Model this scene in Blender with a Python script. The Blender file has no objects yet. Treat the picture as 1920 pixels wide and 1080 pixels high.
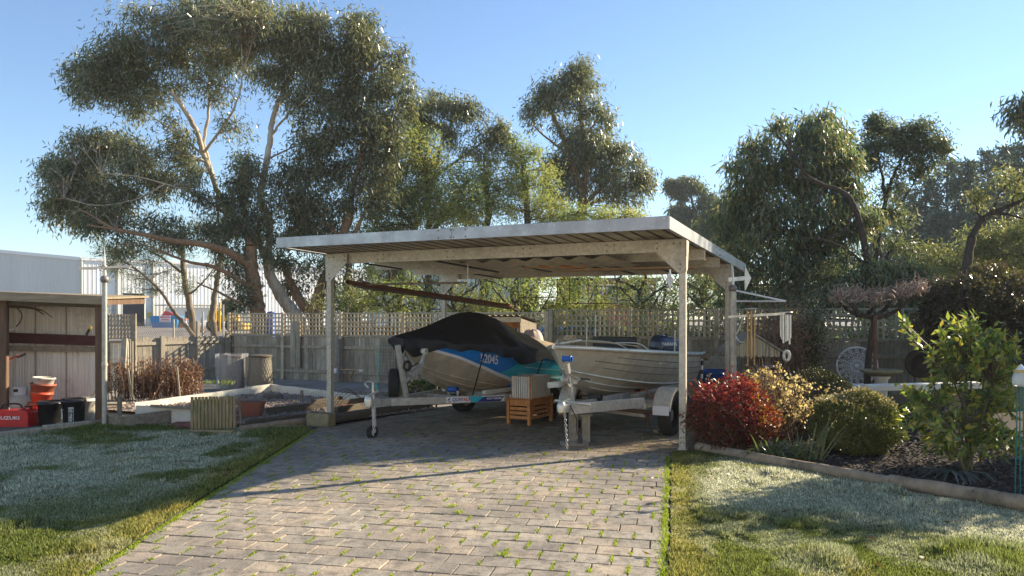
import bpy, math, random
import numpy as np
from mathutils import Vector, Matrix, Euler
from mathutils import noise as mnoise

random.seed(7)
RNG = np.random.default_rng(11)
R = math.radians
SC = bpy.context.scene
COL = SC.collection
FOC, EYE, HZ = 1430.0, 1.6, 595.0


def P(px, py, Y):
    return Vector(((px - 960) / FOC * Y, Y, EYE + (HZ - py) / FOC * Y))


def G(px, py, z=0.0):
    Y = FOC * (EYE - z) / (py - HZ)
    return Vector(((px - 960) / FOC * Y, Y, z))


def V(*a):
    return Vector(a)


def uni(a, b):
    return random.uniform(a, b)


# ------------------------------------------------------------------ mesh builder
class MB:
    def __init__(s):
        s.v, s.f, s.sm = [], [], []

    def add(s, vs, fs, smooth=False):
        b = len(s.v)
        s.v.extend([tuple(v) for v in vs])
        for f in fs:
            s.f.append(tuple(i + b for i in f))
            s.sm.append(smooth)
        return s

    def merge(s, o, M=None):
        vs = [M @ Vector(v) for v in o.v] if M is not None else o.v
        b = len(s.v)
        s.v.extend([tuple(v) for v in vs])
        s.f.extend([tuple(i + b for i in f) for f in o.f])
        s.sm.extend(o.sm)
        return s

    def frame_box(s, c, ax, ay, az, b=0.0):
        c, ax, ay, az = Vector(c), Vector(ax), Vector(ay), Vector(az)
        if b <= 0:
            vs = [c + ax * i + ay * j + az * k for k in (-1, 1) for j in (-1, 1) for i in (-1, 1)]
            s.add(vs, [(0, 2, 3, 1), (4, 5, 7, 6), (0, 1, 5, 4), (1, 3, 7, 5), (3, 2, 6, 7), (2, 0, 4, 6)])
            return s
        lx, ly, lz = ax.length, ay.length, az.length
        b = min(b, lx * .45, ly * .45, lz * .45)
        ux, uy, uz = ax / lx, ay / ly, az / lz
        vs, fs = [], []
        # 24 vertices: each face inset
        idx = {}
        for axis in range(3):
            for sgn in (-1, 1):
                for p in (-1, 1):
                    for q in (-1, 1):
                        d = [0, 0, 0]
                        d[axis] = sgn
                        o = [i for i in range(3) if i != axis]
                        d[o[0]], d[o[1]] = p, q
                        ext = [lx, ly, lz]
                        co = c.copy()
                        for i, u in enumerate((ux, uy, uz)):
                            co += u * d[i] * (ext[i] - (0 if i == axis else b))
                        idx[(axis, tuple(d))] = len(vs)
                        vs.append(co)
        for axis in range(3):
            o = [i for i in range(3) if i != axis]
            for sgn in (-1, 1):
                q = []
                for p, r in ((-1, -1), (1, -1), (1, 1), (-1, 1)):
                    d = [0, 0, 0]
                    d[axis], d[o[0]], d[o[1]] = sgn, p, r
                    q.append(idx[(axis, tuple(d))])
                fl = (sgn > 0) != (axis == 1)
                fs.append(tuple(q) if fl else tuple(reversed(q)))
        for a in range(3):
            for a2 in range(a + 1, 3):
                e = 3 - a - a2
                for s1 in (-1, 1):
                    for s2 in (-1, 1):
                        d1 = [0, 0, 0]
                        d1[a], d1[a2], d1[e] = s1, s2, -1
                        d2 = list(d1)
                        d2[e] = 1
                        fs.append((idx[(a, tuple(d1))], idx[(a, tuple(d2))], idx[(a2, tuple(d2))], idx[(a2, tuple(d1))]))
        for i in (-1, 1):
            for j in (-1, 1):
                for k in (-1, 1):
                    d = (i, j, k)
                    fs.append((idx[(0, d)], idx[(1, d)], idx[(2, d)]))
        s.add(vs, fs)
        return s

    def box(s, c, size, rz=0.0, b=0.0):
        cs, sn = math.cos(rz), math.sin(rz)
        return s.frame_box(c, V(cs, sn, 0) * size[0] / 2, V(-sn, cs, 0) * size[1] / 2, V(0, 0, size[2] / 2), b)

    def bar(s, p, q, w, h, up=(0, 0, 1), b=0.0):
        p, q = Vector(p), Vector(q)
        d = (q - p)
        L = d.length
        d /= L
        up = Vector(up)
        sd = d.cross(up)
        if sd.length < 1e-4:
            sd = d.cross(V(1, 0, 0))
        sd.normalize()
        u2 = sd.cross(d).normalized()
        return s.frame_box((p + q) / 2, d * L / 2, sd * w / 2, u2 * h / 2, b)

    def tube(s, pts, r, n=8, cap=True, smooth=True):
        pts = [Vector(p) for p in pts]
        m = len(pts)
        rs = r if hasattr(r, '__len__') else [r] * m
        t0 = (pts[1] - pts[0]).normalized()
        ref = V(0, 0, 1) if abs(t0.z) < .9 else V(1, 0, 0)
        a = t0.cross(ref).normalized()
        vs = []
        for i in range(m):
            t = (pts[min(i + 1, m - 1)] - pts[max(i - 1, 0)])
            if t.length < 1e-9:
                t = t0
            t.normalize()
            a = a - t * a.dot(t)
            if a.length < 1e-5:
                a = t.cross(V(1, 0, .3))
            a.normalize()
            bb = t.cross(a)
            for k in range(n):
                th = 2 * math.pi * k / n
                vs.append(pts[i] + (a * math.cos(th) + bb * math.sin(th)) * rs[i])
        fs = []
        for i in range(m - 1):
            for k in range(n):
                k2 = (k + 1) % n
                fs.append((i * n + k, i * n + k2, (i + 1) * n + k2, (i + 1) * n + k))
        s.add(vs, fs, smooth)
        if cap:
            s.add(vs[:n], [tuple(reversed(range(n)))])
            s.add(vs[-n:], [tuple(range(n))])
        return s

    def lathe(s, prof, n=24, o=(0, 0, 0), ax=(0, 0, 1), smooth=True, ell=1.0):
        o, ax = Vector(o), Vector(ax).normalized()
        ref = V(1, 0, 0) if abs(ax.x) < .9 else V(0, 1, 0)
        a = (ref - ax * ref.dot(ax)).normalized()
        b = ax.cross(a)
        vs = []
        for (r, z) in prof:
            for k in range(n):
                th = 2 * math.pi * k / n
                vs.append(o + ax * z + (a * math.cos(th) + b * math.sin(th) * ell) * max(r, 1e-4))
        fs = []
        for i in range(len(prof) - 1):
            for k in range(n):
                k2 = (k + 1) % n
                fs.append((i * n + k, i * n + k2, (i + 1) * n + k2, (i + 1) * n + k))
        s.add(vs, fs, smooth)
        return s

    def prism(s, poly, z0, z1):
        n = len(poly)
        ar = sum(poly[i][0] * poly[(i + 1) % n][1] - poly[(i + 1) % n][0] * poly[i][1] for i in range(n))
        if ar < 0:
            poly = list(reversed(poly))
        vs = [(p[0], p[1], z0) for p in poly] + [(p[0], p[1], z1) for p in poly]
        fs = [tuple(reversed(range(n))), tuple(range(n, 2 * n))]
        fs += [(i, (i + 1) % n, n + (i + 1) % n, n + i) for i in range(n)]
        return s.add(vs, fs)

    def grid(s, fn, nu, nv, smooth=True, flip=False):
        vs = [fn(i / nu, j / nv) for i in range(nu + 1) for j in range(nv + 1)]
        fs = []
        for i in range(nu):
            for j in range(nv):
                q = (i * (nv + 1) + j, (i + 1) * (nv + 1) + j, (i + 1) * (nv + 1) + j + 1, i * (nv + 1) + j + 1)
                fs.append(tuple(reversed(q)) if flip else q)
        return s.add(vs, fs, smooth)

    def sheet(s, poly, z):
        n = len(poly)
        ar = sum(poly[i][0] * poly[(i + 1) % n][1] - poly[(i + 1) % n][0] * poly[i][1] for i in range(n))
        if ar < 0:
            poly = list(reversed(poly))
        return s.add([(p[0], p[1], z) for p in poly], [tuple(range(n))])


WM = {}


def wm(o):
    return WM.get(o.name, Matrix.Identity(4))


def props(o, label=None, cat=None, group=None, kind=None):
    if label:
        o['label'] = label
    if cat:
        o['category'] = cat
    if group:
        o['group'] = group
    if kind:
        o['kind'] = kind
    return o


def thing(name, label, cat, loc, rz=0.0, group=None):
    o = bpy.data.objects.new(name, None)
    o.empty_display_size = .1
    COL.objects.link(o)
    o.location = loc
    o.rotation_euler = (0, 0, rz)
    WM[o.name] = Matrix.Translation(Vector(loc)) @ Matrix.Rotation(rz, 4, 'Z')
    return props(o, label, cat, group)


def mesh_from(name, mb, mat):
    me = bpy.data.meshes.new(name)
    me.from_pydata(mb.v, [], mb.f)
    me.polygons.foreach_set('use_smooth', mb.sm)
    me.materials.append(mat)
    me.update()
    return me


def link(name, me, parent=None, loc=None, world=True):
    o = bpy.data.objects.new(name, me)
    COL.objects.link(o)
    if parent is not None:
        o.parent = parent
        if world:
            me.transform(wm(parent).inverted())
        WM[o.name] = wm(parent)
    elif loc is not None:
        me.transform(Matrix.Translation(-Vector(loc)))
        o.location = loc
        WM[o.name] = Matrix.Translation(Vector(loc))
    return o


def part(name, mb, mat, parent, world=True, bevel=0, label=None, kind=None):
    o = link(name, mesh_from(name, mb, mat), parent, None, world)
    if label or kind:
        props(o, label, None, None, kind)
    return o


def solid(name, mb, mat, label=None, cat=None, group=None, kind=None, loc='auto'):
    me = mesh_from(name, mb, mat)
    if loc == 'auto':
        a = np.array(mb.v)
        lo, hi = a.min(0), a.max(0)
        loc = ((lo[0] + hi[0]) / 2, (lo[1] + hi[1]) / 2, lo[2])
    o = link(name, me, None, loc)
    return props(o, label, cat, group, kind)


def copy_tree(o, parent=None):
    c = o.copy()
    COL.objects.link(c)
    if parent is not None:
        c.parent = parent
    for ch in list(o.children):
        copy_tree(ch, c)
    return c


def quads_mesh(name, verts, mat, attr=None):
    """verts (N,4,3) -> mesh of N loose quads"""
    n = len(verts)
    me = bpy.data.meshes.new(name)
    me.vertices.add(n * 4)
    me.vertices.foreach_set('co', np.ascontiguousarray(verts, dtype=np.float32).ravel())
    me.loops.add(n * 4)
    me.loops.foreach_set('vertex_index', np.arange(n * 4, dtype=np.int32))
    me.polygons.add(n)
    me.polygons.foreach_set('loop_start', np.arange(0, n * 4, 4, dtype=np.int32))
    me.update(calc_edges=True)
    if attr:
        for k, a in attr.items():
            at = me.attributes.new(k, 'FLOAT', 'FACE')
            at.data.foreach_set('value', np.asarray(a, dtype=np.float32))
    me.materials.append(mat)
    return me


def unit(a):
    return a / np.maximum(np.linalg.norm(a, axis=-1, keepdims=True), 1e-9)


def leaf_quads(pos, d, length, width, rng, bend=.0):
    """diamond leaves: pos base (N,3), d unit dir, length/width (N,)"""
    n = len(pos)
    r = unit(rng.normal(size=(n, 3)))
    side = unit(np.cross(d, r))
    nor = np.cross(side, d)
    L = np.broadcast_to(length, (n,))[:, None]
    W = np.broadcast_to(width, (n,))[:, None]
    q = np.empty((n, 4, 3))
    q[:, 0] = pos
    q[:, 1] = pos + d * L * .45 + side * W * .5 + nor * L * bend
    q[:, 2] = pos + d * L
    q[:, 3] = pos + d * L * .45 - side * W * .5 + nor * L * bend
    return q


# ------------------------------------------------------------------ materials
def _nt(name):
    m = bpy.data.materials.new(name)
    m.use_nodes = True
    nt = m.node_tree
    b = nt.nodes['Principled BSDF']
    return m, nt, b


def N(nt, t, **kw):
    n = nt.nodes.new(t)
    for k, v in kw.items():
        if k in n.inputs:
            n.inputs[k].default_value = v
        else:
            setattr(n, k, v)
    return n


def rgb(c):
    return (c[0], c[1], c[2], 1.0) if len(c) == 3 else tuple(c)


def mixc(nt, a, b, f, blend='MIX'):
    n = nt.nodes.new('ShaderNodeMix')
    n.data_type = 'RGBA'
    n.blend_type = blend
    for sock, v in ((n.inputs[0], f), (n.inputs[6], a), (n.inputs[7], b)):
        if isinstance(v, (int, float)):
            sock.default_value = v
        elif isinstance(v, tuple):
            sock.default_value = rgb(v)
        else:
            nt.links.new(v, sock)
    return n.outputs[2]


def ramp(nt, fac, lo, hi, a=0.0, b=1.0):
    n = nt.nodes.new('ShaderNodeMapRange')
    nt.links.new(fac, n.inputs[0])
    n.inputs[1].default_value, n.inputs[2].default_value = lo, hi
    n.inputs[3].default_value, n.inputs[4].default_value = a, b
    n.clamp = True
    return n.outputs[0]


def mathn(nt, op, a, b=None):
    n = nt.nodes.new('ShaderNodeMath')
    n.operation = op
    for s, v in ((n.inputs[0], a), (n.inputs[1], b)):
        if v is None:
            continue
        if isinstance(v, (int, float)):
            s.default_value = v
        else:
            nt.links.new(v, s)
    return n.outputs[0]


def mat(name, c1, c2=None, scale=8.0, stretch=(1, 1, 1), lo=.35, hi=.65, rough=.7, metal=0.0, bump=.2, bscale=None,
        island=0.0, c3=None, s3=1.2, lo3=.5, hi3=.7, spec=.4, detail=6.0, coat=0.0, speck=None, wave=0.0, dist=.02):
    """two colours mixed by stretched noise + large stains + per-island value variation + bump"""
    c2 = c2 or tuple(x * .8 for x in c1)
    c1, c2, c3 = [tuple(min(x * g, max(x, .78)) for x, g in zip(c, (1.30, 1.25, 1.12))) if c else c for c in (c1, c2, c3)]
    m, nt, b = _nt(name)
    tc = N(nt, 'ShaderNodeTexCoord')
    co = tc.outputs['Object']
    geo = N(nt, 'ShaderNodeNewGeometry')
    if island:
        off = N(nt, 'ShaderNodeVectorMath', operation='ADD')
        sc = N(nt, 'ShaderNodeVectorMath', operation='SCALE')
        cmb = N(nt, 'ShaderNodeCombineXYZ')
        nt.links.new(geo.outputs['Random Per Island'], cmb.inputs[0])
        nt.links.new(geo.outputs['Random Per Island'], cmb.inputs[1])
        nt.links.new(geo.outputs['Random Per Island'], cmb.inputs[2])
        nt.links.new(cmb.outputs[0], sc.inputs[0])
        sc.inputs['Scale'].default_value = 37.0
        nt.links.new(co, off.inputs[0])
        nt.links.new(sc.outputs[0], off.inputs[1])
        co = off.outputs[0]
    mp = N(nt, 'ShaderNodeMapping')
    mp.inputs['Scale'].default_value = stretch
    nt.links.new(co, mp.inputs[0])
    n1 = N(nt, 'ShaderNodeTexNoise', Scale=scale, Detail=detail, Roughness=.65)
    nt.links.new(mp.outputs[0], n1.inputs['Vector'])
    c2 = c2 or tuple(x * .8 for x in c1)
    col = mixc(nt, c1, c2, ramp(nt, n1.outputs[0], lo, hi))
    if c3:
        n3 = N(nt, 'ShaderNodeTexNoise', Scale=s3, Detail=8.0, Roughness=.7)
        nt.links.new(co, n3.inputs['Vector'])
        col = mixc(nt, col, c3, ramp(nt, n3.outputs[0], lo3, hi3))
    if speck:
        n4 = N(nt, 'ShaderNodeTexNoise', Scale=speck[1], Detail=3.0)
        nt.links.new(co, n4.inputs['Vector'])
        col = mixc(nt, col, speck[0], ramp(nt, n4.outputs[0], speck[2], speck[2] + .06))
    if island:
        hs = N(nt, 'ShaderNodeHueSaturation')
        v = ramp(nt, geo.outputs['Random Per Island'], 0, 1, 1 - island, 1 + island)
        nt.links.new(v, hs.inputs['Value'])
        nt.links.new(col, hs.inputs['Color'])
        col = hs.outputs[0]
    nt.links.new(col, b.inputs['Base Color'])
    b.inputs['Metallic'].default_value = metal
    b.inputs['Specular IOR Level'].default_value = spec
    if coat:
        b.inputs['Coat Weight'].default_value = coat
    rr = ramp(nt, n1.outputs[0], .3, .7, max(0, rough - .1), min(1, rough + .1))
    nt.links.new(rr, b.inputs['Roughness'])
    if bump:
        bp = N(nt, 'ShaderNodeBump', Strength=bump, Distance=dist)
        if bscale:
            nb = N(nt, 'ShaderNodeTexNoise', Scale=bscale, Detail=8.0, Roughness=.7)
            nt.links.new(mp.outputs[0], nb.inputs['Vector'])
            nt.links.new(nb.outputs[0], bp.inputs['Height'])
        else:
            nt.links.new(n1.outputs[0], bp.inputs['Height'])
        nt.links.new(bp.outputs[0], b.inputs['Normal'])
    return m


def leafmat(name, cols, trans=.3, rough=.45, spec=.4, gloss=None, patch=.0):
    """leaf: colour picked per leaf among cols, some light passing through"""
    m, nt, b = _nt(name)
    geo = N(nt, 'ShaderNodeNewGeometry')
    cr = N(nt, 'ShaderNodeValToRGB')
    el = cr.color_ramp.elements
    n = len(cols)
    while len(el) < n:
        el.new(.5)
    for i, c in enumerate(cols):
        el[i].position = i / max(1, n - 1)
        el[i].color = rgb(c)
    if patch:
        tc = N(nt, 'ShaderNodeTexCoord')
        nz = N(nt, 'ShaderNodeTexNoise', Scale=patch, Detail=3.0)
        nt.links.new(tc.outputs['Object'], nz.inputs['Vector'])
        f = mathn(nt, 'ADD', mathn(nt, 'MULTIPLY', geo.outputs['Random Per Island'], .45), ramp(nt, nz.outputs[0], .35, .65, 0, .55))
        nt.links.new(f, cr.inputs[0])
    else:
        nt.links.new(geo.outputs['Random Per Island'], cr.inputs[0])
    nt.links.new(cr.outputs[0], b.inputs['Base Color'])
    b.inputs['Roughness'].default_value = rough
    b.inputs['Specular IOR Level'].default_value = spec
    tr = N(nt, 'ShaderNodeBsdfTranslucent')
    tc2 = mixc(nt, cr.outputs[0], (1.0, 1.06, .62), 1.0, 'MULTIPLY')
    sc = N(nt, 'ShaderNodeHueSaturation', Value=1.7)
    nt.links.new(tc2, sc.inputs['Color'])
    nt.links.new(sc.outputs[0], tr.inputs['Color'])
    mx = N(nt, 'ShaderNodeMixShader')
    mx.inputs[0].default_value = trans
    nt.links.new(b.outputs[0], mx.inputs[1])
    nt.links.new(tr.outputs[0], mx.inputs[2])
    nt.links.new(mx.outputs[0], nt.nodes['Material Output'].inputs[0])
    return m


def text_mb(txt, size, extrude=.0015, bold=0.0, shear=0.0, align='CENTER'):
    cu = bpy.data.curves.new('lettering', 'FONT')
    cu.body = txt
    cu.size = size
    cu.extrude = extrude
    cu.offset = bold
    cu.shear = shear
    cu.resolution_u = 3
    cu.align_x = align
    cu.align_y = 'CENTER'
    o = bpy.data.objects.new('lettering_tmp', cu)
    COL.objects.link(o)
    dg = bpy.context.evaluated_depsgraph_get()
    me = bpy.data.meshes.new_from_object(o.evaluated_get(dg))
    mb = MB()
    mb.add([v.co[:] for v in me.vertices], [tuple(p.vertices) for p in me.polygons])
    bpy.data.objects.remove(o)
    bpy.data.curves.remove(cu)
    bpy.data.meshes.remove(me)
    return mb


def inpoly(x, y, poly):
    """vectorised point-in-polygon"""
    ins = np.zeros(len(x), bool)
    n = len(poly)
    j = n - 1
    for i in range(n):
        xi, yi = poly[i][0], poly[i][1]
        xj, yj = poly[j][0], poly[j][1]
        c = ((yi > y) != (yj > y)) & (x < (xj - xi) * (y - yi) / (yj - yi + 1e-12) + xi)
        ins ^= c
        j = i
    return ins


def smooth_path(pts, k=5):
    """Catmull-Rom through pts"""
    pts = [Vector(p) for p in pts]
    if len(pts) < 3:
        return [pts[0].lerp(pts[-1], i / k) for i in range(k + 1)]
    out = []
    ext = [pts[0] * 2 - pts[1]] + pts + [pts[-1] * 2 - pts[-2]]
    for i in range(1, len(ext) - 2):
        p0, p1, p2, p3 = ext[i - 1:i + 3]
        for j in range(k):
            t = j / k
            out.append(.5 * ((2 * p1) + (p2 - p0) * t + (2 * p0 - 5 * p1 + 4 * p2 - p3) * t * t + (3 * p1 - p0 - 3 * p2 + p3) * t ** 3))
    out.append(pts[-1])
    return out


# ------------------------------------------------------------------ camera, sun, sky
cam = bpy.data.cameras.new('camera')
cam.sensor_width = 36
cam.lens = FOC / 1920 * 36
cam.shift_y = (HZ - 540) / 1920
cam.clip_start = .05
cam.clip_end = 3000
co = bpy.data.objects.new('camera', cam)
COL.objects.link(co)
co.location = (0, 0, EYE)
co.rotation_euler = (R(90), 0, 0)
SC.camera = co

SUN_EL = R(25)
SUN_AZ = math.atan2(.885, .466)        # clockwise from +Y
SD = V(math.sin(SUN_AZ) * math.cos(SUN_EL), math.cos(SUN_AZ) * math.cos(SUN_EL), math.sin(SUN_EL))
sl = bpy.data.lights.new('sun', 'SUN')
sl.energy = 4.6
sl.angle = R(.55)
sl.color = (1.0, .855, .65)
so = bpy.data.objects.new('sun', sl)
COL.objects.link(so)
so.rotation_euler = SD.to_track_quat('Z', 'Y').to_euler()
so.location = (12, 8, 14)

w = bpy.data.worlds.new('World')
SC.world = w
w.use_nodes = True
wn = w.node_tree
bg = wn.nodes['Background']
sky = wn.nodes.new('ShaderNodeTexSky')
sky.sky_type = 'NISHITA'
sky.sun_disc = False
sky.sun_elevation = SUN_EL
sky.sun_rotation = SUN_AZ
sky.altitude = 0
sky.air_density = 1.0
sky.dust_density = 0.0
sky.ozone_density = 3.5
wn.links.new(sky.outputs[0], bg.inputs[0])
bg.inputs[1].default_value = .09
SC.view_settings.view_transform = 'Standard'
SC.view_settings.look = 'None'
SC.view_settings.exposure = 1.3
SC.view_settings.gamma = 1
SC.cycles.max_bounces = 10
SC.cycles.diffuse_bounces = 6
SC.cycles.transmission_bounces = 8
SC.cycles.transparent_max_bounces = 8
SC.cycles.use_denoising = True
SC.cycles.denoising_prefilter = 'ACCURATE'
SC.cycles.sample_clamp_indirect = 4.0
# ------------------------------------------------------------------ shared materials
M = {}
M['galv'] = mat('galvanised_spangle', (.50, .475, .415), (.36, .335, .285), 26, rough=.55, metal=.25, bump=.08, c3=(.17, .14, .10), s3=3.0, lo3=.52, hi3=.8, speck=((.5, .5, .48), 60, .60))
M['zinc'] = mat('zincalume_fascia', (.37, .39, .42), (.30, .315, .34), 5, stretch=(1, 1, 1), rough=.42, metal=.45, bump=.02, c3=(.25, .255, .26), s3=2.2, lo3=.5, hi3=.75, speck=((.62, .63, .65), 35, .66))
M['deck'] = mat('roof_underside', (.48, .43, .34), (.36, .32, .25), 3, rough=.6, metal=.2, bump=.02, c3=(.16, .13, .09), s3=1.5)
M['darkmetal'] = mat('dark_batten', (.03, .028, .026), (.05, .045, .04), 10, rough=.6)
M['bolt'] = mat('bolt_steel', (.10, .095, .085), (.2, .19, .18), 40, rough=.5, metal=.6, bump=0)
M['fence'] = mat('weathered_paling', (.36, .32, .255), (.20, .175, .135), 5, stretch=(7, 7, .5), rough=.88, bump=.35, island=.28, c3=(.14, .135, .095), s3=1.1, lo3=.5, hi3=.72, spec=.2)
M['fence_shade'] = mat('mossy_shade_paling', (.29, .275, .23), (.16, .15, .12), 5, stretch=(7, 7, .5), rough=.9, bump=.35, island=.36, c3=(.075, .095, .05), s3=1.1, lo3=.48, hi3=.72, spec=.2)  # moss, plus the garden's shade put into a darker paling colour
M['lattice'] = mat('lattice_wood', (.48, .405, .30), (.33, .28, .205), 9, rough=.88, bump=.2, island=.18, c3=(.15, .14, .09), s3=1.4, spec=.2)
M['lattice_shade'] = mat('lattice_wood_mossy_shade', (.33, .31, .235), (.22, .205, .155), 9, rough=.9, bump=.2, island=.2, c3=(.09, .11, .05), s3=1.4, spec=.2)  # mossy copy of the lattice wood, its shade put into the colour
M['pale'] = mat('sunbleached_paling', (.33, .30, .25), (.21, .19, .16), 5, stretch=(7, 7, .5), rough=.88, bump=.3, island=.22, c3=(.16, .145, .115), s3=1.3, spec=.2)
M['log'] = mat('treated_log', (.29, .23, .17), (.19, .15, .11), 4, stretch=(2, 2, 2), rough=.85, bump=.3, c3=(.12, .10, .075), s3=2.0, spec=.2, speck=((.07, .05, .035), 9, .64))
M['sleeper'] = mat('dark_sleeper', (.075, .065, .055), (.12, .105, .085), 6, stretch=(2, 2, 8), rough=.9, bump=.4, island=.2, spec=.2)
M['greywood'] = mat('grey_timber', (.27, .24, .20), (.16, .14, .115), 5, stretch=(3, 3, 3), rough=.88, bump=.3, island=.2, c3=(.14, .13, .09), s3=2, spec=.2)
M['greenwood'] = mat('greenish_paling', (.30, .245, .145), (.18, .15, .09), 6, stretch=(6, 6, .6), rough=.85, bump=.3, island=.2, c3=(.13, .15, .06), s3=2.5, spec=.2)
M['whiteboard'] = mat('old_white_paint', (.66, .64, .58), (.52, .49, .43), 4, stretch=(1, 1, 3), rough=.6, bump=.1, c3=(.34, .31, .26), s3=2.0, lo3=.55, hi3=.75)
M['white'] = mat('white_paint', (.78, .77, .74), (.68, .67, .64), 12, rough=.5, bump=.05)
M['orange'] = mat('oiled_orange_timber', (.50, .21, .06), (.36, .14, .035), 7, stretch=(2, 2, 2), rough=.5, bump=.15, island=.15)
M['whitewash'] = mat('whitewashed_slats', (.62, .59, .55), (.46, .42, .37), 8, stretch=(6, 6, .8), rough=.7, bump=.15, island=.12)
M['cover'] = mat('black_boat_cover', (.012, .012, .014), (.022, .021, .021), 4, rough=.55, bump=.25, bscale=22, spec=.35)
M['dusty'] = mat('dusty_faded_cover', (.24, .20, .145), (.14, .115, .085), 3, rough=.8, bump=.3, bscale=12, c3=(.05, .045, .04), s3=1.7, spec=.2)
M['blue'] = mat('blue_hull_paint', (.015, .19, .60), (.012, .16, .52), 3, rough=.28, bump=0, coat=.4)
M['teal'] = mat('teal_hull_decal', (.03, .42, .55), (.025, .36, .50), 3, rough=.3, bump=0, coat=.3)
M['alu'] = mat('bare_aluminium_hull', (.56, .50, .41), (.42, .37, .29), 3, stretch=(.5, 3, .8), rough=.5, metal=.35, bump=.06, c3=(.17, .145, .11), s3=1.3, lo3=.45, hi3=.8)
M['alu2'] = mat('dull_aluminium_hull', (.52, .49, .42), (.40, .37, .31), 4, stretch=(.5, 2, 1), rough=.48, metal=.35, bump=.05, c3=(.22, .20, .165), s3=1.5, lo3=.45, hi3=.8)
M['bright'] = mat('bright_aluminium_trim', (.58, .57, .54), (.46, .45, .42), 8, rough=.38, metal=.6, bump=.03)
M['trailer'] = mat('galvanised_trailer', (.44, .43, .40), (.31, .30, .275), 14, rough=.5, metal=.4, bump=.08, c3=(.26, .23, .19), s3=4, lo3=.55, hi3=.75)
M['rubber'] = mat('tyre_rubber', (.016, .016, .016), (.028, .027, .025), 20, rough=.8, bump=.15, spec=.3)
M['black'] = mat('black_plastic', (.012, .012, .013), (.02, .02, .02), 10, rough=.38, bump=.03)
M['bluepl'] = mat('blue_plastic', (.01, .10, .42), (.01, .08, .35), 8, rough=.35, bump=.03)
M['rope'] = mat('old_rope', (.48, .40, .28), (.33, .27, .18), 40, rough=.9, bump=.4)
M['strap'] = mat('black_strap', (.015, .015, .016), (.03, .03, .03), 50, rough=.8, bump=.2)
M['ply'] = mat('varnished_plywood', (.45, .29, .15), (.36, .22, .11), 6, stretch=(1, 6, 1), rough=.45, bump=.1)
M['motor'] = mat('dark_blue_cowling', (.028, .05, .11), (.022, .04, .09), 4, rough=.3, bump=0, coat=.4)
M['concrete'] = mat('mossy_concrete_block', (.26, .23, .15), (.17, .155, .09), 9, rough=.92, bump=.5, c3=(.12, .14, .05), s3=3, spec=.2)
M['terracotta'] = mat('terracotta', (.30, .085, .045), (.21, .06, .035), 7, rough=.7, bump=.1)
M['wire'] = mat('wire_mesh', (.13, .125, .115), (.09, .085, .08), 30, rough=.6, metal=.4, bump=0)
M['rust'] = mat('rusty_steel', (.16, .075, .04), (.09, .045, .03), 20, rough=.85, bump=.3)
M['cordark'] = mat('shed_post', (.10, .065, .045), (.16, .11, .08), 5, stretch=(6, 6, .6), rough=.88, bump=.35, spec=.2)


# ------------------------------------------------------------------ ground
def ground_mat():
    m, nt, b = _nt('yard_soil_and_gravel')
    tc = N(nt, 'ShaderNodeTexCoord')
    n1 = N(nt, 'ShaderNodeTexNoise', Scale=.9, Detail=8.0, Roughness=.7)
    n2 = N(nt, 'ShaderNodeTexNoise', Scale=22.0, Detail=5.0)
    nt.links.new(tc.outputs['Object'], n1.inputs[0])
    nt.links.new(tc.outputs['Object'], n2.inputs[0])
    c = mixc(nt, (.27, .24, .20), (.15, .12, .085), ramp(nt, n1.outputs[0], .4, .62))
    c = mixc(nt, c, (.40, .37, .32), ramp(nt, n2.outputs[0], .52, .7))
    nt.links.new(c, b.inputs[0])
    b.inputs['Roughness'].default_value = .95
    bp = N(nt, 'ShaderNodeBump', Strength=.5, Distance=.03)
    nt.links.new(n2.outputs[0], bp.inputs['Height'])
    nt.links.new(bp.outputs[0], b.inputs['Normal'])
    return m


gm = MB()
gm.add([(-420, -60, -.03), (420, -60, -.03), (420, 27, -.03), (-420, 27, -.03), (420, 60, .42), (-420, 60, .42), (420, 480, .42), (-420, 480, .42)], [(0, 1, 2, 3), (3, 2, 4, 5), (5, 4, 6, 7)])
solid('ground', gm, ground_mat(), kind='structure')

# carport frame directions
U = V(.909, -.4168, 0)
W_ = V(.4168, .909, 0)
PL = V(-2.70, 11.33, 0)


def C(a, b, z):
    return PL + U * a + W_ * b + V(0, 0, z)


# driveway -----------------------------------------------------------
PD = V(.2067, .9784, 0)            # along the driveway's right edge
QD = V(.9784, -.2067, 0)
E0 = V(.957, 4.72, 0)


def right_edge(y):
    return .957 + (y - 4.72) * PD.x / PD.y if y < 9.0 else max(.957 + (y - 4.72) * PD.x / PD.y, 2.15 + .46 * (y - 9.15))


def left_edge(y):
    pts = [(3.0, -2.50), (4.72, -2.59), (5.8, -2.66), (7.0, -2.70), (9.0, -2.74), (11.0, -2.80), (11.3, -2.5), (13.0, -1.46), (15.0, -.3), (17, .6)]
    for (y0, x0), (y1, x1) in zip(pts, pts[1:]):
        if y <= y1:
            return x0 + (x1 - x0) * max(0, (y - y0)) / (y1 - y0)
    return pts[-1][1]


def moss_joint_mat():
    m, nt, b = _nt('joint_soil_and_moss')
    tc = N(nt, 'ShaderNodeTexCoord')
    n1 = N(nt, 'ShaderNodeTexNoise', Scale=2.2, Detail=6.0)
    n2 = N(nt, 'ShaderNodeTexNoise', Scale=30.0, Detail=4.0)
    nt.links.new(tc.outputs['Object'], n1.inputs[0])
    nt.links.new(tc.outputs['Object'], n2.inputs[0])
    c = mixc(nt, (.155, .115, .075), (.16, .16, .045), ramp(nt, n1.outputs[0], .46, .62))
    c = mixc(nt, c, (.025, .02, .015), ramp(nt, n2.outputs[0], .55, .7))
    nt.links.new(c, b.inputs[0])
    b.inputs['Roughness'].default_value = .95
    return m


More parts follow.
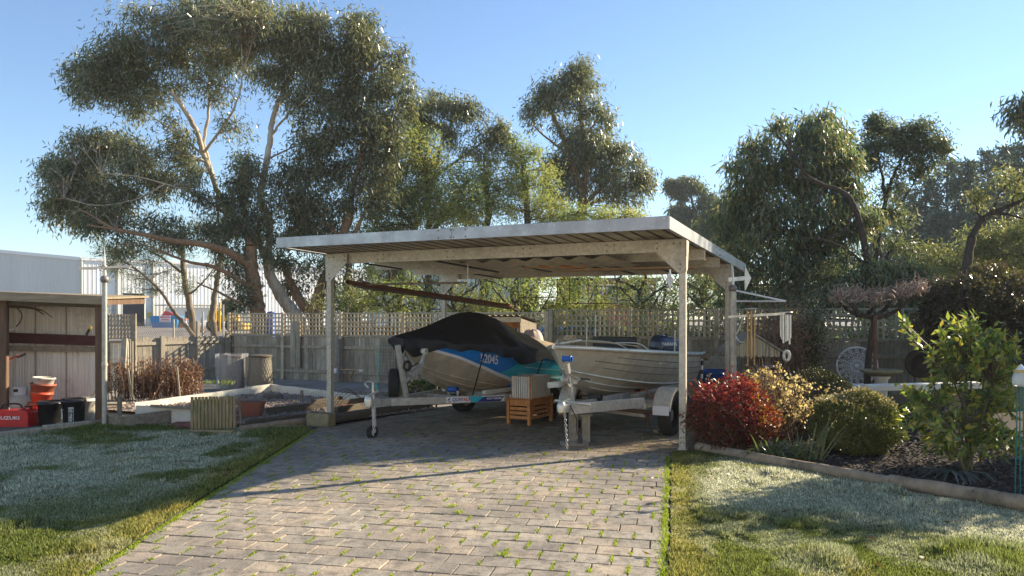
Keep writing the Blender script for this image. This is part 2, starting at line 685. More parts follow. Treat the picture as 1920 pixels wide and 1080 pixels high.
def paver_mat():
    m, nt, b = _nt('concrete_paver')
    tc = N(nt, 'ShaderNodeTexCoord')
    geo = N(nt, 'ShaderNodeNewGeometry')
    fine = N(nt, 'ShaderNodeTexNoise', Scale=85.0, Detail=5.0, Roughness=.75)
    mid = N(nt, 'ShaderNodeTexNoise', Scale=9.0, Detail=8.0, Roughness=.7)
    big = N(nt, 'ShaderNodeTexNoise', Scale=.75, Detail=6.0, Roughness=.65)
    for n in (fine, mid, big):
        nt.links.new(tc.outputs['Object'], n.inputs[0])
    cr = N(nt, 'ShaderNodeValToRGB')
    el = cr.color_ramp.elements
    el[0].color, el[1].color = rgb((.36, .315, .245)), rgb((.54, .445, .32))
    for p, c in ((.3, (.49, .43, .335)), (.55, (.42, .365, .285)), (.8, (.49, .395, .29))):
        e = el.new(p)
        e.color = rgb(c)
    nt.links.new(geo.outputs['Random Per Island'], cr.inputs[0])
    c = mixc(nt, cr.outputs[0], (.15, .135, .115), ramp(nt, mid.outputs[0], .45, .68, 0, .9))
    c = mixc(nt, c, (.20, .178, .15), ramp(nt, big.outputs[0], .45, .63, 0, .75))
    c = mixc(nt, c, (.075, .066, .056), ramp(nt, fine.outputs[0], .53, .63, 0, .85))
    c = mixc(nt, c, (.52, .48, .42), ramp(nt, fine.outputs[0], .40, .30, 0, .55))
    # oil, tyre dirt and algae ground into the part under the carport roof
    at = N(nt, 'ShaderNodeAttribute', attribute_name='grime')
    g = mathn(nt, 'MULTIPLY', at.outputs['Fac'], ramp(nt, big.outputs[0], .30, .50, .72, 1.0))
    dirt = mixc(nt, (.24, .165, .10), (.14, .115, .065), ramp(nt, mid.outputs[0], .4, .6))
    c = mixc(nt, c, dirt, g)
    nt.links.new(c, b.inputs[0])
    b.inputs['Roughness'].default_value = .88
    b.inputs['Specular IOR Level'].default_value = .25
    bp = N(nt, 'ShaderNodeBump', Strength=.55, Distance=.006)
    nt.links.new(fine.outputs[0], bp.inputs['Height'])
    nt.links.new(bp.outputs[0], b.inputs['Normal'])
    return m


def build_driveway():
    base = MB()
    ys = [2.5 + .25 * i for i in range(56)]
    cols = 24
    vs = []
    for y in ys:
        le, re = left_edge(y), right_edge(y)
        for i in range(cols + 1):
            x = le + (re - le) * i / cols
            v_ = (V(x, y, 0) - PL).dot(W_)
            # washed-in dirt all but fills the joints under the roof
            vs.append((x, y, .007 + .0088 * min(1, max(0, (v_ + .4) / 1.2)) + .0026 * mnoise.noise(V(x * 3, y * 3, 0))))
    base.add(vs, [(r * (cols + 1) + i, r * (cols + 1) + i + 1, (r + 1) * (cols + 1) + i + 1, (r + 1) * (cols + 1) + i) for r in range(len(ys) - 1) for i in range(cols)], True)
    solid('driveway_bed', base, moss_joint_mat(), kind='structure', loc=(0, 0, 0))
    mb = MB()
    gr = []
    pl, pw, gap = .236, .196, .006
    joints = []
    for i in range(-12, 68):
        # rows bow gently, as the courses in the driveway do
        for j in range(-3, 38):
            a0 = -(j + (.5 if i % 2 else 0)) * pl
            c = E0 + PD * (i * pw) + QD * (a0 - pl / 2)
            y = c.y
            if y < 2.6 or y > 16.2:
                continue
            re, le = right_edge(y), left_edge(y)
            if c.x > re + pl * .4 or c.x < le - pl * .45:
                continue
            l2, w2 = pl / 2 - gap / 2, pw / 2 - gap / 2
            dz = random.gauss(0, .0019)
            tx, ty = random.gauss(0, .006), random.gauss(0, .006)
            rot = random.gauss(0, .008)
            q = (QD + PD * rot).normalized()
            p = V(-q.y, q.x, 0)
            vs = []
            for (sx, sy, k, z) in [(-1, -1, 1, -.002), (1, -1, 1, -.002), (1, 1, 1, -.002), (-1, 1, 1, -.002), (-1, -1, 0, .016), (1, -1, 0, .016), (1, 1, 0, .016), (-1, 1, 0, .016)]:
                ins = 0 if k else .004
                pt = c + q * sx * (l2 - ins) + p * sy * (w2 - ins)
                x = min(max(pt.x, le), re if pt.y >= 9 else re)
                vs.append((x, pt.y, z + dz + (0 if k else sx * tx * l2 + sy * ty * w2)))
            mb.add(vs, [(4, 5, 6, 7), (0, 1, 5, 4), (1, 2, 6, 5), (2, 3, 7, 6), (3, 0, 4, 7)])
            rel = (c - PL)
            v = rel.dot(W_)
            u = rel.dot(U)
            g = min(1, max(0, (v + 1.3) / 1.1)) * (.80 + .2 * mnoise.noise(V(c.x * .8, c.y * .8, 0)))
            g = max(g, min(1, max(0, (-c.x - 1.2 + (y - 7) * .35) / 2.2)) * .5 if y > 6.6 else 0)
            gr.extend([max(0, min(1, g))] * 5)
            joints.append((c + q * (pl / 2), p, y, c.x))
    o = solid('driveway', mb, paver_mat(), kind='structure', loc=(0, 0, 0))
    at = o.data.attributes.new('grime', 'FLOAT', 'FACE')
    at.data.foreach_set('value', gr)
    return joints


JOINTS = build_driveway()

# lawns --------------------------------------------------------------
LAWN_L = [(-2.60, 3.2), (-2.63, 4.72), (-2.70, 5.8), (-2.74, 7.0), (-2.78, 9.0), (-2.84, 10.7), (-3.05, 11.0), (-3.95, 10.78), (-4.4, 10.62), (-4.95, 10.95), (-5.9, 11.2), (-6.15, 11.05),
          (-6.8, 9.98), (-7.6, 8.7), (-8.4, 7.2), (-8.4, 3.2)]
LOG_A = [G(1308, 849), G(1545, 893)]
LOG_B = [G(1672, 918), G(1940, 964)]
LAWN_R = [(.68, 3.2), (.98, 4.72), (1.40, 6.7), (1.68, 8.0), (1.86, 8.85), (2.16, 8.95), (2.63, 8.32), (3.15, 7.58), (3.6, 6.88), (4.3, 6.15), (5.6, 5.0), (5.6, 3.2)]


def lawn_mat():
    m, nt, b = _nt('lawn_thatch')
    tc = N(nt, 'ShaderNodeTexCoord')
    n1 = N(nt, 'ShaderNodeTexNoise', Scale=2.0, Detail=6.0)
    n2 = N(nt, 'ShaderNodeTexNoise', Scale=40.0, Detail=4.0)
    nt.links.new(tc.outputs['Object'], n1.inputs[0])
    nt.links.new(tc.outputs['Object'], n2.inputs[0])
    c = mixc(nt, (.07, .085, .028), (.14, .12, .06), ramp(nt, n1.outputs[0], .45, .65))
    c = mixc(nt, c, (.025, .028, .012), ramp(nt, n2.outputs[0], .5, .68))
    nt.links.new(c, b.inputs[0])
    b.inputs['Roughness'].default_value = .95
    return m


LM = lawn_mat()
for poly in (LAWN_L, LAWN_R):
    lm = MB()
    lm.sheet(poly, .012)
    solid('lawn', lm, LM, kind='structure', loc=(0, 0, 0))


def grass_mat():
    m, nt, b = _nt('grass_blades')
    geo = N(nt, 'ShaderNodeNewGeometry')
    fr = N(nt, 'ShaderNodeAttribute', attribute_name='frost')
    ye = N(nt, 'ShaderNodeAttribute', attribute_name='dry')
    c = mixc(nt, (.085, .115, .024), (.18, .21, .045), geo.outputs['Random Per Island'])
    c = mixc(nt, c, (.36, .31, .09), ye.outputs['Fac'])
    c = mixc(nt, c, (.66, .645, .53), fr.outputs['Fac'])
    hv = N(nt, 'ShaderNodeHueSaturation')
    nt.links.new(ramp(nt, geo.outputs['Random Per Island'], 0, 1, .45, 1.5), hv.inputs['Value'])
    nt.links.new(c, hv.inputs['Color'])
    c = hv.outputs[0]
    nt.links.new(c, b.inputs[0])
    b.inputs['Roughness'].default_value = .5
    b.inputs['Specular IOR Level'].default_value = .3
    tr = N(nt, 'ShaderNodeBsdfTranslucent')
    hs = N(nt, 'ShaderNodeHueSaturation', Value=1.9)
    nt.links.new(c, hs.inputs['Color'])
    nt.links.new(hs.outputs[0], tr.inputs[0])
    mx = N(nt, 'ShaderNodeMixShader')
    mx.inputs[0].default_value = .38
    nt.links.new(b.outputs[0], mx.inputs[1])
    nt.links.new(tr.outputs[0], mx.inputs[2])
    nt.links.new(mx.outputs[0], nt.nodes['Material Output'].inputs[0])
    return m


def vnoise(x, y, s, seed=0):
    """cheap vectorised value noise, 0..1"""
    x, y = x * s + seed * 17.3, y * s + seed * 9.1
    xi, yi = np.floor(x), np.floor(y)
    fx, fy = x - xi, y - yi
    fx, fy = fx * fx * (3 - 2 * fx), fy * fy * (3 - 2 * fy)

    def h(a, b):
        v = np.sin(a * 127.1 + b * 311.7 + seed * 74.7) * 43758.5453
        return v - np.floor(v)
    return (h(xi, yi) * (1 - fx) + h(xi + 1, yi) * fx) * (1 - fy) + (h(xi, yi + 1) * (1 - fx) + h(xi + 1, yi + 1) * fx) * fy


def fbm(x, y, s, seed=0):
    return .5 * vnoise(x, y, s, seed) + .3 * vnoise(x, y, s * 2.1, seed + 1) + .2 * vnoise(x, y, s * 4.7, seed + 2)


GM = grass_mat()


def smooth01(a, lo, hi):
    t = np.clip((a - lo) / (hi - lo), 0, 1)
    return t * t * (3 - 2 * t)


def grass_patch(poly, n, frostfn, dryfn, hfn, label):
    px = np.array([p[0] for p in poly])
    py = np.array([p[1] for p in poly])
    k = n * 3
    y = py.min() + (py.max() - py.min()) * RNG.random(k)
    # denser near the camera
    keep = RNG.random(k) < np.clip((5.0 / np.maximum(y, 4.0)) ** 1.1, 0, 1)
    x = px.min() + (px.max() - px.min()) * RNG.random(k)
    keep &= inpoly(x, y, poly)
    keep &= np.abs(x) < y * .70 + .4
    keep &= y > 4.3
    x, y = x[keep][:n], y[keep][:n]
    m = len(x)
    hgt = hfn(x, y) * (.7 + .6 * RNG.random(m))
    fr = np.clip(frostfn(x, y) * (.15 + 1.0 * RNG.random(m)), 0, 1)
    dr = np.clip(dryfn(x, y) * (.3 + 1.1 * RNG.random(m)), 0, 1)
    az = RNG.random(m) * 6.283
    lean = .25 + .85 * RNG.random(m)
    # lawn is brushed in drifting directions
    fl = fbm(x, y, .9, 31) * 12
    dx, dy = np.cos(az) + .25 * np.cos(fl), np.sin(az) + .25 * np.sin(fl)
    d = unit(np.stack([dx * lean * .75, dy * lean * .75, np.ones(m)], 1))
    pos = np.stack([x, y, np.full(m, .010)], 1)
    wd = .0028 + .0030 * RNG.random(m) + .0007 * y
    q = leaf_quads(pos, d, hgt, wd, RNG, bend=.08)
    me = quads_mesh('grass', q, GM, {'frost': fr, 'dry': dr})
    o = link('grass', me)
    return props(o, label, 'grass', None, 'stuff')


def pl_dist(x, y, pts):
    d = np.full(len(x), 1e9)
    for (a, b) in zip(pts, pts[1:]):
        ax, ay, bx, by = a[0], a[1], b[0], b[1]
        t = np.clip(((x - ax) * (bx - ax) + (y - ay) * (by - ay)) / ((bx - ax) ** 2 + (by - ay) ** 2), 0, 1)
        d = np.minimum(d, np.hypot(x - ax - t * (bx - ax), y - ay - t * (by - ay)))
    return d


EDGE_L = [(-2.59, 4.0), (-2.66, 5.8), (-2.70, 7.0), (-2.74, 9.0), (-2.80, 10.8)]
EDGE_R = [(.86, 4.0), (.957, 4.72), (1.35, 6.6), (1.80, 8.7)]


def frost_l(x, y):
    f = smooth01(y + (x + 2.7) * -.12 + 1.6 * (fbm(x, y, .8, 3) - .5), 6.0, 7.3)
    f *= smooth01(pl_dist(x, y, EDGE_L), .12, .6)
    f *= 1 - .9 * smooth01(fbm(x, y, 1.1, 5), .56, .72)
    f *= 1 - smooth01(y - .0 * x, 10.2, 10.7) * (x < -4.2)
    return np.maximum(f * .88, .32 * smooth01(fbm(x, y, 2.2, 6), .52, .68) * (y < 6.6))


def dry_l(x, y):
    return .55 * smooth01(.7 - pl_dist(x, y, EDGE_L), .1, .6) * fbm(x, y, 3, 9) * 1.6 + .55 * smooth01(fbm(x, y, 1.7, 8), .55, .75)


def frost_r(x, y):
    f = smooth01(y + .42 * (x - 2.2) + 1.1 * (fbm(x, y, 1.0, 13) - .5), 5.55, 6.5)
    f *= smooth01(pl_dist(x, y, EDGE_R), .14, .42)
    f *= 1 - .75 * smooth01(fbm(x, y, 1.2, 15), .58, .72)
    f *= smooth01(8.75 - y, 0, .5)
    return np.maximum(f * .85, .35 * smooth01(fbm(x, y, 2.2, 16), .5, .68))


def dry_r(x, y):
    return .75 * smooth01(.45 - pl_dist(x, y, EDGE_R), .05, .35) * fbm(x, y, 3, 19) * 1.5 + .4 * smooth01(fbm(x, y, 1.8, 18), .58, .75)


def h_l(x, y):
    return .016 + .012 * fbm(x, y, 6, 24) + .024 * smooth01(fbm(x, y, 1.3, 21), .5, .75) + .035 * smooth01(fbm(x, y, 2.9, 27), .64, .72) + .02 * (y > 10.2)


def h_r(x, y):
    tuft = np.exp(-((x - 2.05) ** 2 + (y - 5.0) ** 2) / .05) + .6 * np.exp(-((x - 3.1) ** 2 + (y - 4.9) ** 2) / .08)
    return .016 + .012 * fbm(x, y, 6, 25) + .022 * smooth01(fbm(x, y, 1.4, 23), .5, .75) + .03 * smooth01(fbm(x, y, 2.9, 28), .64, .72) + .075 * tuft


grass_patch(LAWN_L, 230000, frost_l, dry_l, h_l, 'frosty clumpy lawn grass left of the driveway')
grass_patch(LAWN_R, 240000, frost_r, dry_r, h_r, 'frosty lawn grass right of the driveway')


def joint_grass():
    pos, h = [], []
    for (c, p, y, x) in JOINTS:
        if y > 10.4:
            continue
        dens = mnoise.noise(V(x * .9, y * .9, 4)) * .5 + .5
        if y > 9 and random.random() < .6:
            continue
        if random.random() > .45 + .5 * dens:
            continue
        big = random.random() < .03
        s0 = uni(-.098, -.03)
        s1 = uni(.02, .098) if random.random() < .7 else s0 + .07
        for _ in range(int((s1 - s0) * uni(260, 420))):
            pos.append(tuple(c + p * uni(s0, s1) + V(random.gauss(0, .005), 0, .011)))
            h.append(uni(.012, .024))
        if big:
            q_ = c + p * uni(s0, s1)
            for _ in range(36):
                pos.append((q_.x + random.gauss(0, .022), q_.y + random.gauss(0, .022), .008))
                h.append(uni(.02, .05))
    # weeds spilling on both edges
    for pts, sgn in ((EDGE_L, 1), (EDGE_R, -1)):
        for _ in range(3600):
            t = random.random() * (len(pts) - 1)
            i = int(t)
            a = V(*pts[i], 0).lerp(V(*pts[min(i + 1, len(pts) - 1)], 0), t - i)
            pos.append((a.x + sgn * abs(random.gauss(0, .028)), a.y, .008))
            h.append(uni(.012, .035))
    pos = np.array(pos)
    m = len(pos)
    d = unit(np.stack([RNG.normal(0, .5, m), RNG.normal(0, .5, m), np.ones(m)], 1))
    q = leaf_quads(pos, d, np.array(h), np.full(m, .0075), RNG, bend=.1)
    me = quads_mesh('grass', q, leafmat('joint_grass', [(.17, .24, .02), (.27, .34, .03), (.38, .40, .05)], trans=.4))
    props(link('grass', me), 'bright green moss and grass in the paver joints', 'grass', None, 'stuff')


joint_grass()

# mulch bed on the right ----------------------------------------------
BED = [(2.22, 9.05), (2.70, 8.40), (3.22, 7.66), (3.67, 6.96), (4.36, 6.23), (5.7, 5.1), (9.5, 5.1), (9.5, 12.6), (7.3, 13.7), (2.9, 15.8), (2.7, 10.2)]
mb = MB()
mb.sheet(BED, .02)
solid('mulch_bed', mb, mat('dark_mulch', (.032, .027, .024), (.06, .05, .044), 30, rough=.95, bump=.7, spec=.15), kind='structure', loc=(0, 0, 0))
n = 26000
x = 2.2 + 5 * RNG.random(n)
y = 5.2 + 5.3 * RNG.random(n)
k = inpoly(x, y, BED)
x, y = x[k], y[k]
m = len(x)
az = RNG.random(m) * 6.283
d = unit(np.stack([np.cos(az), np.sin(az), RNG.normal(0, .3, m)], 1))
q = leaf_quads(np.stack([x, y, .024 + .018 * RNG.random(m)], 1), d, .03 + .04 * RNG.random(m), .010 + .010 * RNG.random(m), RNG)
me = quads_mesh('bark_chips', q, leafmat('bark_chips', [(.018, .014, .013), (.035, .028, .024), (.07, .058, .05), (.16, .14, .125)], trans=0, rough=.9))
props(link('bark_chips', me), 'dark bark chips covering the garden bed on the right', 'mulch', None, 'stuff')

# edging logs
for (a, b, r0, r1, lab) in ((LOG_A[0], V(*G(1672, 918)), .062, .060, 'rounded timber edging log beside the red bush'), (V(*G(1666, 917)) + V(.02, .02, 0), LOG_B[1], .066, .070, 'thicker timber edging log in front of the lemon bush')):
    t = MB()
    a2, b2 = V(a.x, a.y, r0 + .002), V(b.x, b.y, r1 + .002)
    pts = [a2.lerp(b2, i / 10) + V(uni(-.006, .006), uni(-.006, .006), uni(-.003, .003)) for i in range(11)]
    t.tube(pts, [r0 + (r1 - r0) * i / 10 + uni(-.003, .003) for i in range(11)], 14)
    solid('edging_log', t, M['log'], lab, 'log', 'logs edging the garden bed')

# fallen leaves and twig litter
n = 260
x = np.concatenate([.8 + 4 * RNG.random(150), 2.4 + 3.5 * RNG.random(110)])
y = np.concatenate([4.6 + 4 * RNG.random(150), 5.8 + 2.6 * RNG.random(110)])
az = RNG.random(n) * 6.283
d = unit(np.stack([np.cos(az), np.sin(az), RNG.normal(0, .15, n)], 1))
k = RNG.random(n) < .45
q = leaf_quads(np.stack([x, y, np.where(inpoly(x, y, BED), .045, .04)], 1)[k], d[k], (.035 + .04 * RNG.random(n))[k], .022, RNG, .1)
me = quads_mesh('fallen_leaves', q, leafmat('dead_leaf', [(.20, .11, .05), (.34, .25, .10), (.10, .06, .035), (.38, .30, .16)], trans=.1))
props(link('fallen_leaves', me), 'scattered dry yellow and brown leaves on the lawn and mulch', 'leaves', None, 'stuff')
# ------------------------------------------------------------------ carport
SLOPE = -.024


def bolts(pts, nrm, parent, r):
    for p in pts:
        m = MB()
        m.lathe([(0, .008), (r, .008), (r * 1.15, 0)], 8, p, nrm)
        part('bolt', m, M['bolt'], parent)


def build_carport():
    root = thing('carport', 'open galvanised steel carport with flat ribbed roof over two boats', 'carport', PL)
    L = 5.226
    D = 3.40
    posts = {}
    for (a, b, lab) in ((0, 0, None), (L, 0, None), (0, D, None), (L, D, None)):
        m = MB()
        zt = 2.40 + SLOPE * b
        c = C(a, b, 0)
        # C-section post: web and two flanges
        m.frame_box(c + V(0, 0, zt / 2), U * .04, W_ * .038, V(0, 0, zt / 2), .004)
        m.frame_box(c + V(0, 0, .02), U * .055, W_ * .05, V(0, 0, .012))
        p = part('post', m, M['galv'], root)
        posts[(a, b)] = p
        bolts([c - W_ * .038 + U * .018 * s + V(0, 0, z) for z in (.10, .16) for s in (-1, 1)], -W_, p, .008)
    # beams (C purlin along U)
    spans = [(0, -.08, L + .05, .155), (1.15, .0, L + .05, .15), (2.3, .0, L + .05, .15), (D, -.1, L + .05, .15)]
    for (b, a0, a1, h) in spans:
        zt = 2.545 + SLOPE * b
        m = MB()
        mid = C((a0 + a1) / 2, b, zt - h / 2)
        m.frame_box(mid, U * (a1 - a0) / 2, W_ * .004, V(0, 0, h / 2))
        for s in (-1, 1):
            m.frame_box(mid + V(0, 0, s * (h / 2 - .003)) + W_ * .027, U * (a1 - a0) / 2, W_ * .023, V(0, 0, .0028))
        beam = part('beam', m, M['galv'], root)
        if b == 0:
            bolts([C(a + s, b - .005, zt - h / 2 + t) for a in np.linspace(.9, L - .9, 4) for s in (-.05, .05) for t in (-.035, .035)], -W_, beam, .008)
    # gusset plates
    for (a, b, s) in ((0, 0, 1), (L, 0, -1), (0, D, 1), (L, D, -1)):
        zt = 2.535 + SLOPE * b
        m = MB()
        pts = [(-.045, 0), (.34, 0), (.34, -.13), (.05, -.40), (-.045, -.40)]
        fr = [C(a + s * x, b - .052, zt + z) for x, z in pts]
        bk = [C(a + s * x, b - .047, zt + z) for x, z in pts]
        n = len(pts)
        m.add(fr + bk, [tuple(range(n)), tuple(reversed(range(n, 2 * n)))] + [(i, n + i, n + (i + 1) % n, (i + 1) % n) for i in range(n)])
        # side flange wrapping the post
        m.bar(C(a + s * -.052, b, zt - .2), C(a + s * -.052, b, zt), .1, .005, U)
        m.add([C(a - s * .050, b - .05, zt - .40), C(a - s * .050, b + .045, zt - .36), C(a - s * .050, b + .12, zt), C(a - s * .050, b - .05, zt)], [(0, 1, 2, 3)])
        g = part('gusset_plate', m, M['galv'], root)
        bolts([C(a + s * x, b - .052, zt + z) for x, z in ((.02, -.05), (.1, -.05), (.02, -.3), (.3, -.04), (.3, -.1), (.02, -.36))], -W_, g, .009)
    # roof deck with trapezoidal ribs running along W_
    a0, a1, b0, b1 = -.12, L + .05, -.985, 4.98
    m = MB()
    prof = []
    a = a0
    pitch = .19
    while a < a1 - .02:
        for da, dz in ((0, 0), (.135, 0), (.15, .03), (.175, .03)):
            prof.append((min(a + da, a1), dz))
        a += pitch
    prof.append((a1, 0))
    vs = []
    for (aa, dz) in prof:
        vs.append(C(aa, b0, 2.555 + dz + SLOPE * b0))
        vs.append(C(aa, b1, 2.555 + dz + SLOPE * b1))
    fs = [(2 * i, 2 * i + 2, 2 * i + 3, 2 * i + 1) for i in range(len(prof) - 1)]
    m.add(vs, fs)
    part('roof_deck', m, M['deck'], root)
    # dark seams between the pans (lap joints)
    m = MB()
    a = a0
    while a < a1 - .2:
        m.frame_box(C(a + .1625, (b0 + b1) / 2, 2.5535 + SLOPE * (b0 + b1) / 2), U * .012, W_ * (b1 - b0) / 2 + V(0, 0, SLOPE * (b1 - b0) / 2), V(0, 0, .0015))
        a += pitch
    part('rib_lap', m, M['darkmetal'], root)
    # fascia: folded capping on four sides
    fz = 2.60
    ht = .142

    def capping(name, p, q, nrm):
        mm = MB()
        d = (q - p).normalized()
        mm.bar(p, q, .012, ht, b=.003)
        up = V(0, 0, ht / 2)
        mm.bar(p + up - nrm * .035 - V(0, 0, .003), q + up - nrm * .035 - V(0, 0, .003), .058, .005)
        mm.bar(p - up - nrm * .022 + V(0, 0, .003), q - up - nrm * .022 + V(0, 0, .003), .032, .005)
        return part(name, mm, M['zinc'], root)

    def fp(a, b):
        return C(a, b, fz + SLOPE * b - SLOPE * -1.0 * 0)
    f = capping('front_fascia', fp(a0 - .012, b0 - .012), fp(a1 + .012, b0 - .012), -W_)
    j = MB()
    j.frame_box(fp(2.62, b0 - .0195), U * .002, W_ * .002, V(0, 0, ht / 2))
    part('joint', j, M['bolt'], f)
    bolts([fp(aa, b0 - .0185) + V(0, 0, s) for aa in (2.43, 2.60, 2.645, 2.81) for s in (-.045, .045)], -W_, f, .008)
    f = capping('side_fascia', fp(a1 + .012, b0 - .004), fp(a1 + .012, b1 + .01), U)
    bolts([fp(a1 + .0185, bb) + V(0, 0, s) for bb in (1.9, 2.15, 2.25, 2.5) for s in (-.04, .04)], U, f, .008)
    capping('side_fascia', fp(a0 - .012, b0 - .004), fp(a0 - .012, b1 + .01), -U)
    capping('rear_fascia', fp(a0 - .02, b1 + .012), fp(a1 + .02, b1 + .012), W_)
    # dark battens lying across the beams
    for (aa, b_, ln) in ((.55, .12, .95), (1.75, .12, 2.0), (3.1, .1, 1.3), (2.6, 1.2, 1.1), (3.75, 1.2, 1.9), (4.4, 2.3, 1.0), (1.2, 2.35, 1.0)):
        m = MB()
        m.bar(C(aa, b_, 2.392 + SLOPE * b_), C(aa, b_ + ln, 2.392 + SLOPE * (b_ + ln)), .045, .02)
        part('batten', m, M['darkmetal'], root)
    return root


carport = build_carport()

# things stored in and hung from the carport
m = MB()
a0, a1 = 1.9, 4.25
cz = 2.372
prof = [(2.05 + i * .018, .012 * math.sin(i * 1.1)) for i in range(0, 58)]
vs = []
for (aa, dz) in [(a0 + (a1 - a0) * i / 60, .022 * math.sin(i * 2 * math.pi / 8)) for i in range(61)]:
    vs.append(C(aa, .2, 2.375 + dz))
    vs.append(C(aa, 1.9, 2.345 + dz))
m.add(vs, [(2 * i, 2 * i + 2, 2 * i + 3, 2 * i + 1) for i in range(60)])
solid('roofing_sheet', m, mat('cloudy_plastic_sheet', (.55, .50, .40), (.42, .37, .28), 5, rough=.5, bump=.05), 'pale corrugated plastic sheet stored on the carport beams', 'roofing sheet')
m = MB()
m.bar(C(2.9, 2.0, 2.33), C(4.95, 2.15, 2.33), .45, .022)
solid('stored_board', m, M['ply'], 'brown plywood board stored flat under the carport roof', 'board')
m = MB()
m.bar(C(2.6, 1.25, 2.355), C(3.5, 1.45, 2.34), .07, .03)
solid('stored_batten', m, M['orange'], 'short pale timber batten tucked above the carport beams', 'batten')

# long bundle of rusty pipe and timber slung low inside the left bay
pa, pb = P(652, 529, 11.35), P(958, 574, 14.6)
for (off, r, lab, mt) in ((V(0, 0, 0), .034, 'rusty steel pipe slung under the left of the carport', M['rust']),):
    m = MB()
    m.tube([pa, pb], r, 12, cap=False)
    m.tube([pb, pa], r * .8, 12, cap=False)
    solid('stored_pipe', m, mt, lab, 'pipe')
for i, (dx, dz, lab) in enumerate(((.07, -.05, 'dark timber pole lying beside the rusty pipe'), (.16, -.075, 'flat dark timber length hung lowest under the left carport bay'))):
    m = MB()
    m.bar(pa + V(dx, .05, dz), pb + V(dx, -.1, dz), .05 + .03 * i, .02)
    solid('stored_pole', m, M['sleeper'], lab, 'pole')
m = MB()
m.tube([P(664, 534, 11.6), P(876, 530, 11.9)], .016, 8)
solid('plastic_conduit', m, M['greywood'], 'thin pale conduit hung level below the front beam', 'conduit')
# wire drops that carry them
for (p, q, lab) in ((P(877, 484, 11.0), P(877, 532, 11.0), 'white plastic hanger dropping from the front beam near centre'), (P(663, 494, 11.5), P(663, 530, 11.5), 'thin wire hanger at the left carport post')):
    m = MB()
    m.tube([p, q, q + V(-.03, 0, -.05), q + V(-.08, 0, -.05)], .008, 6)
    solid('hanger', m, M['whiteboard'], lab, 'hanger')
for (x0, x1, y1, lab) in ((971, 1045, 558, 'rusty wire frame hanging under the rear beam'), (1068, 1157, 569, 'lower square wire frame hanging under the rear beam')):
    m = MB()
    Yd = 13.3
    pts = [P(x0, 520, Yd), P(x0, y1, Yd), P(x1, y1, Yd - .1), P(x1, 520, Yd - .1)]
    for a, b in zip(pts, pts[1:]):
        m.tube([a, b], .008, 6)
    solid('wire_loop', m, M['rust'], lab, 'wire frame', 'wire frames under the carport roof')

# diamond ornament on the front right post's gusset
t = thing('hanging_ornament', 'white open diamond star ornament hanging beside the right carport post', 'ornament', P(1256, 545, 8.95))
m = MB()
c = P(1256, 525, 8.95)
ox = [(0, .125), (.048, 0), (0, -.125), (-.048, 0)]
n_ = 6


def curve(p, q, k):
    pts = []
    for i in range(n_ + 1):
        s = i / n_
        x_ = p[0] + (q[0] - p[0]) * s
        z_ = p[1] + (q[1] - p[1]) * s
        f = 1 - k * math.sin(math.pi * s)
        pts.append((x_ * f, z_ * f))
    return pts


out, inn = [], []
for i in range(4):
    out += curve(ox[i], ox[(i + 1) % 4], .35)[:-1]
out3 = [c + U * x_ + V(0, 0, z_) for x_, z_ in out]
m.tube(out3 + [out3[0]], .006, 6)
m.tube([c + U * x_ * .55 + V(0, 0, z_ * .6) for x_, z_ in out] + [c + U * out[0][0] * .55 + V(0, 0, out[0][1] * .6)], .0045, 6)
m.tube([c + V(0, 0, .125), c + V(0, 0, -.14)], .003, 5)
m.tube([c + U * .048, c - U * .048], .003, 5)
part('frame', m, M['white'], t)
m = MB()
m.add([c + U * x_ * .9 + V(0, 0, z_ * .9) + W_ * .002 for x_, z_ in out], [tuple(range(len(out)))])
part('panel', m, mat('frosted_glass', (.6, .62, .62), (.5, .52, .52), 6, rough=.2, bump=0), t)
m = MB()
m.tube([c + V(0, 0, .125), c + V(0, 0, .27)], .002, 5)
part('cord', m, M['wire'], t)

# ------------------------------------------------------------------ fences
FB = V(2.2, 16.4, 0)


def Fp(s, z=0, off=0):
    """point on the back fence line, s metres to the LEFT of FB"""
    return FB - U * s + V(0, 0, z) - W_ * off


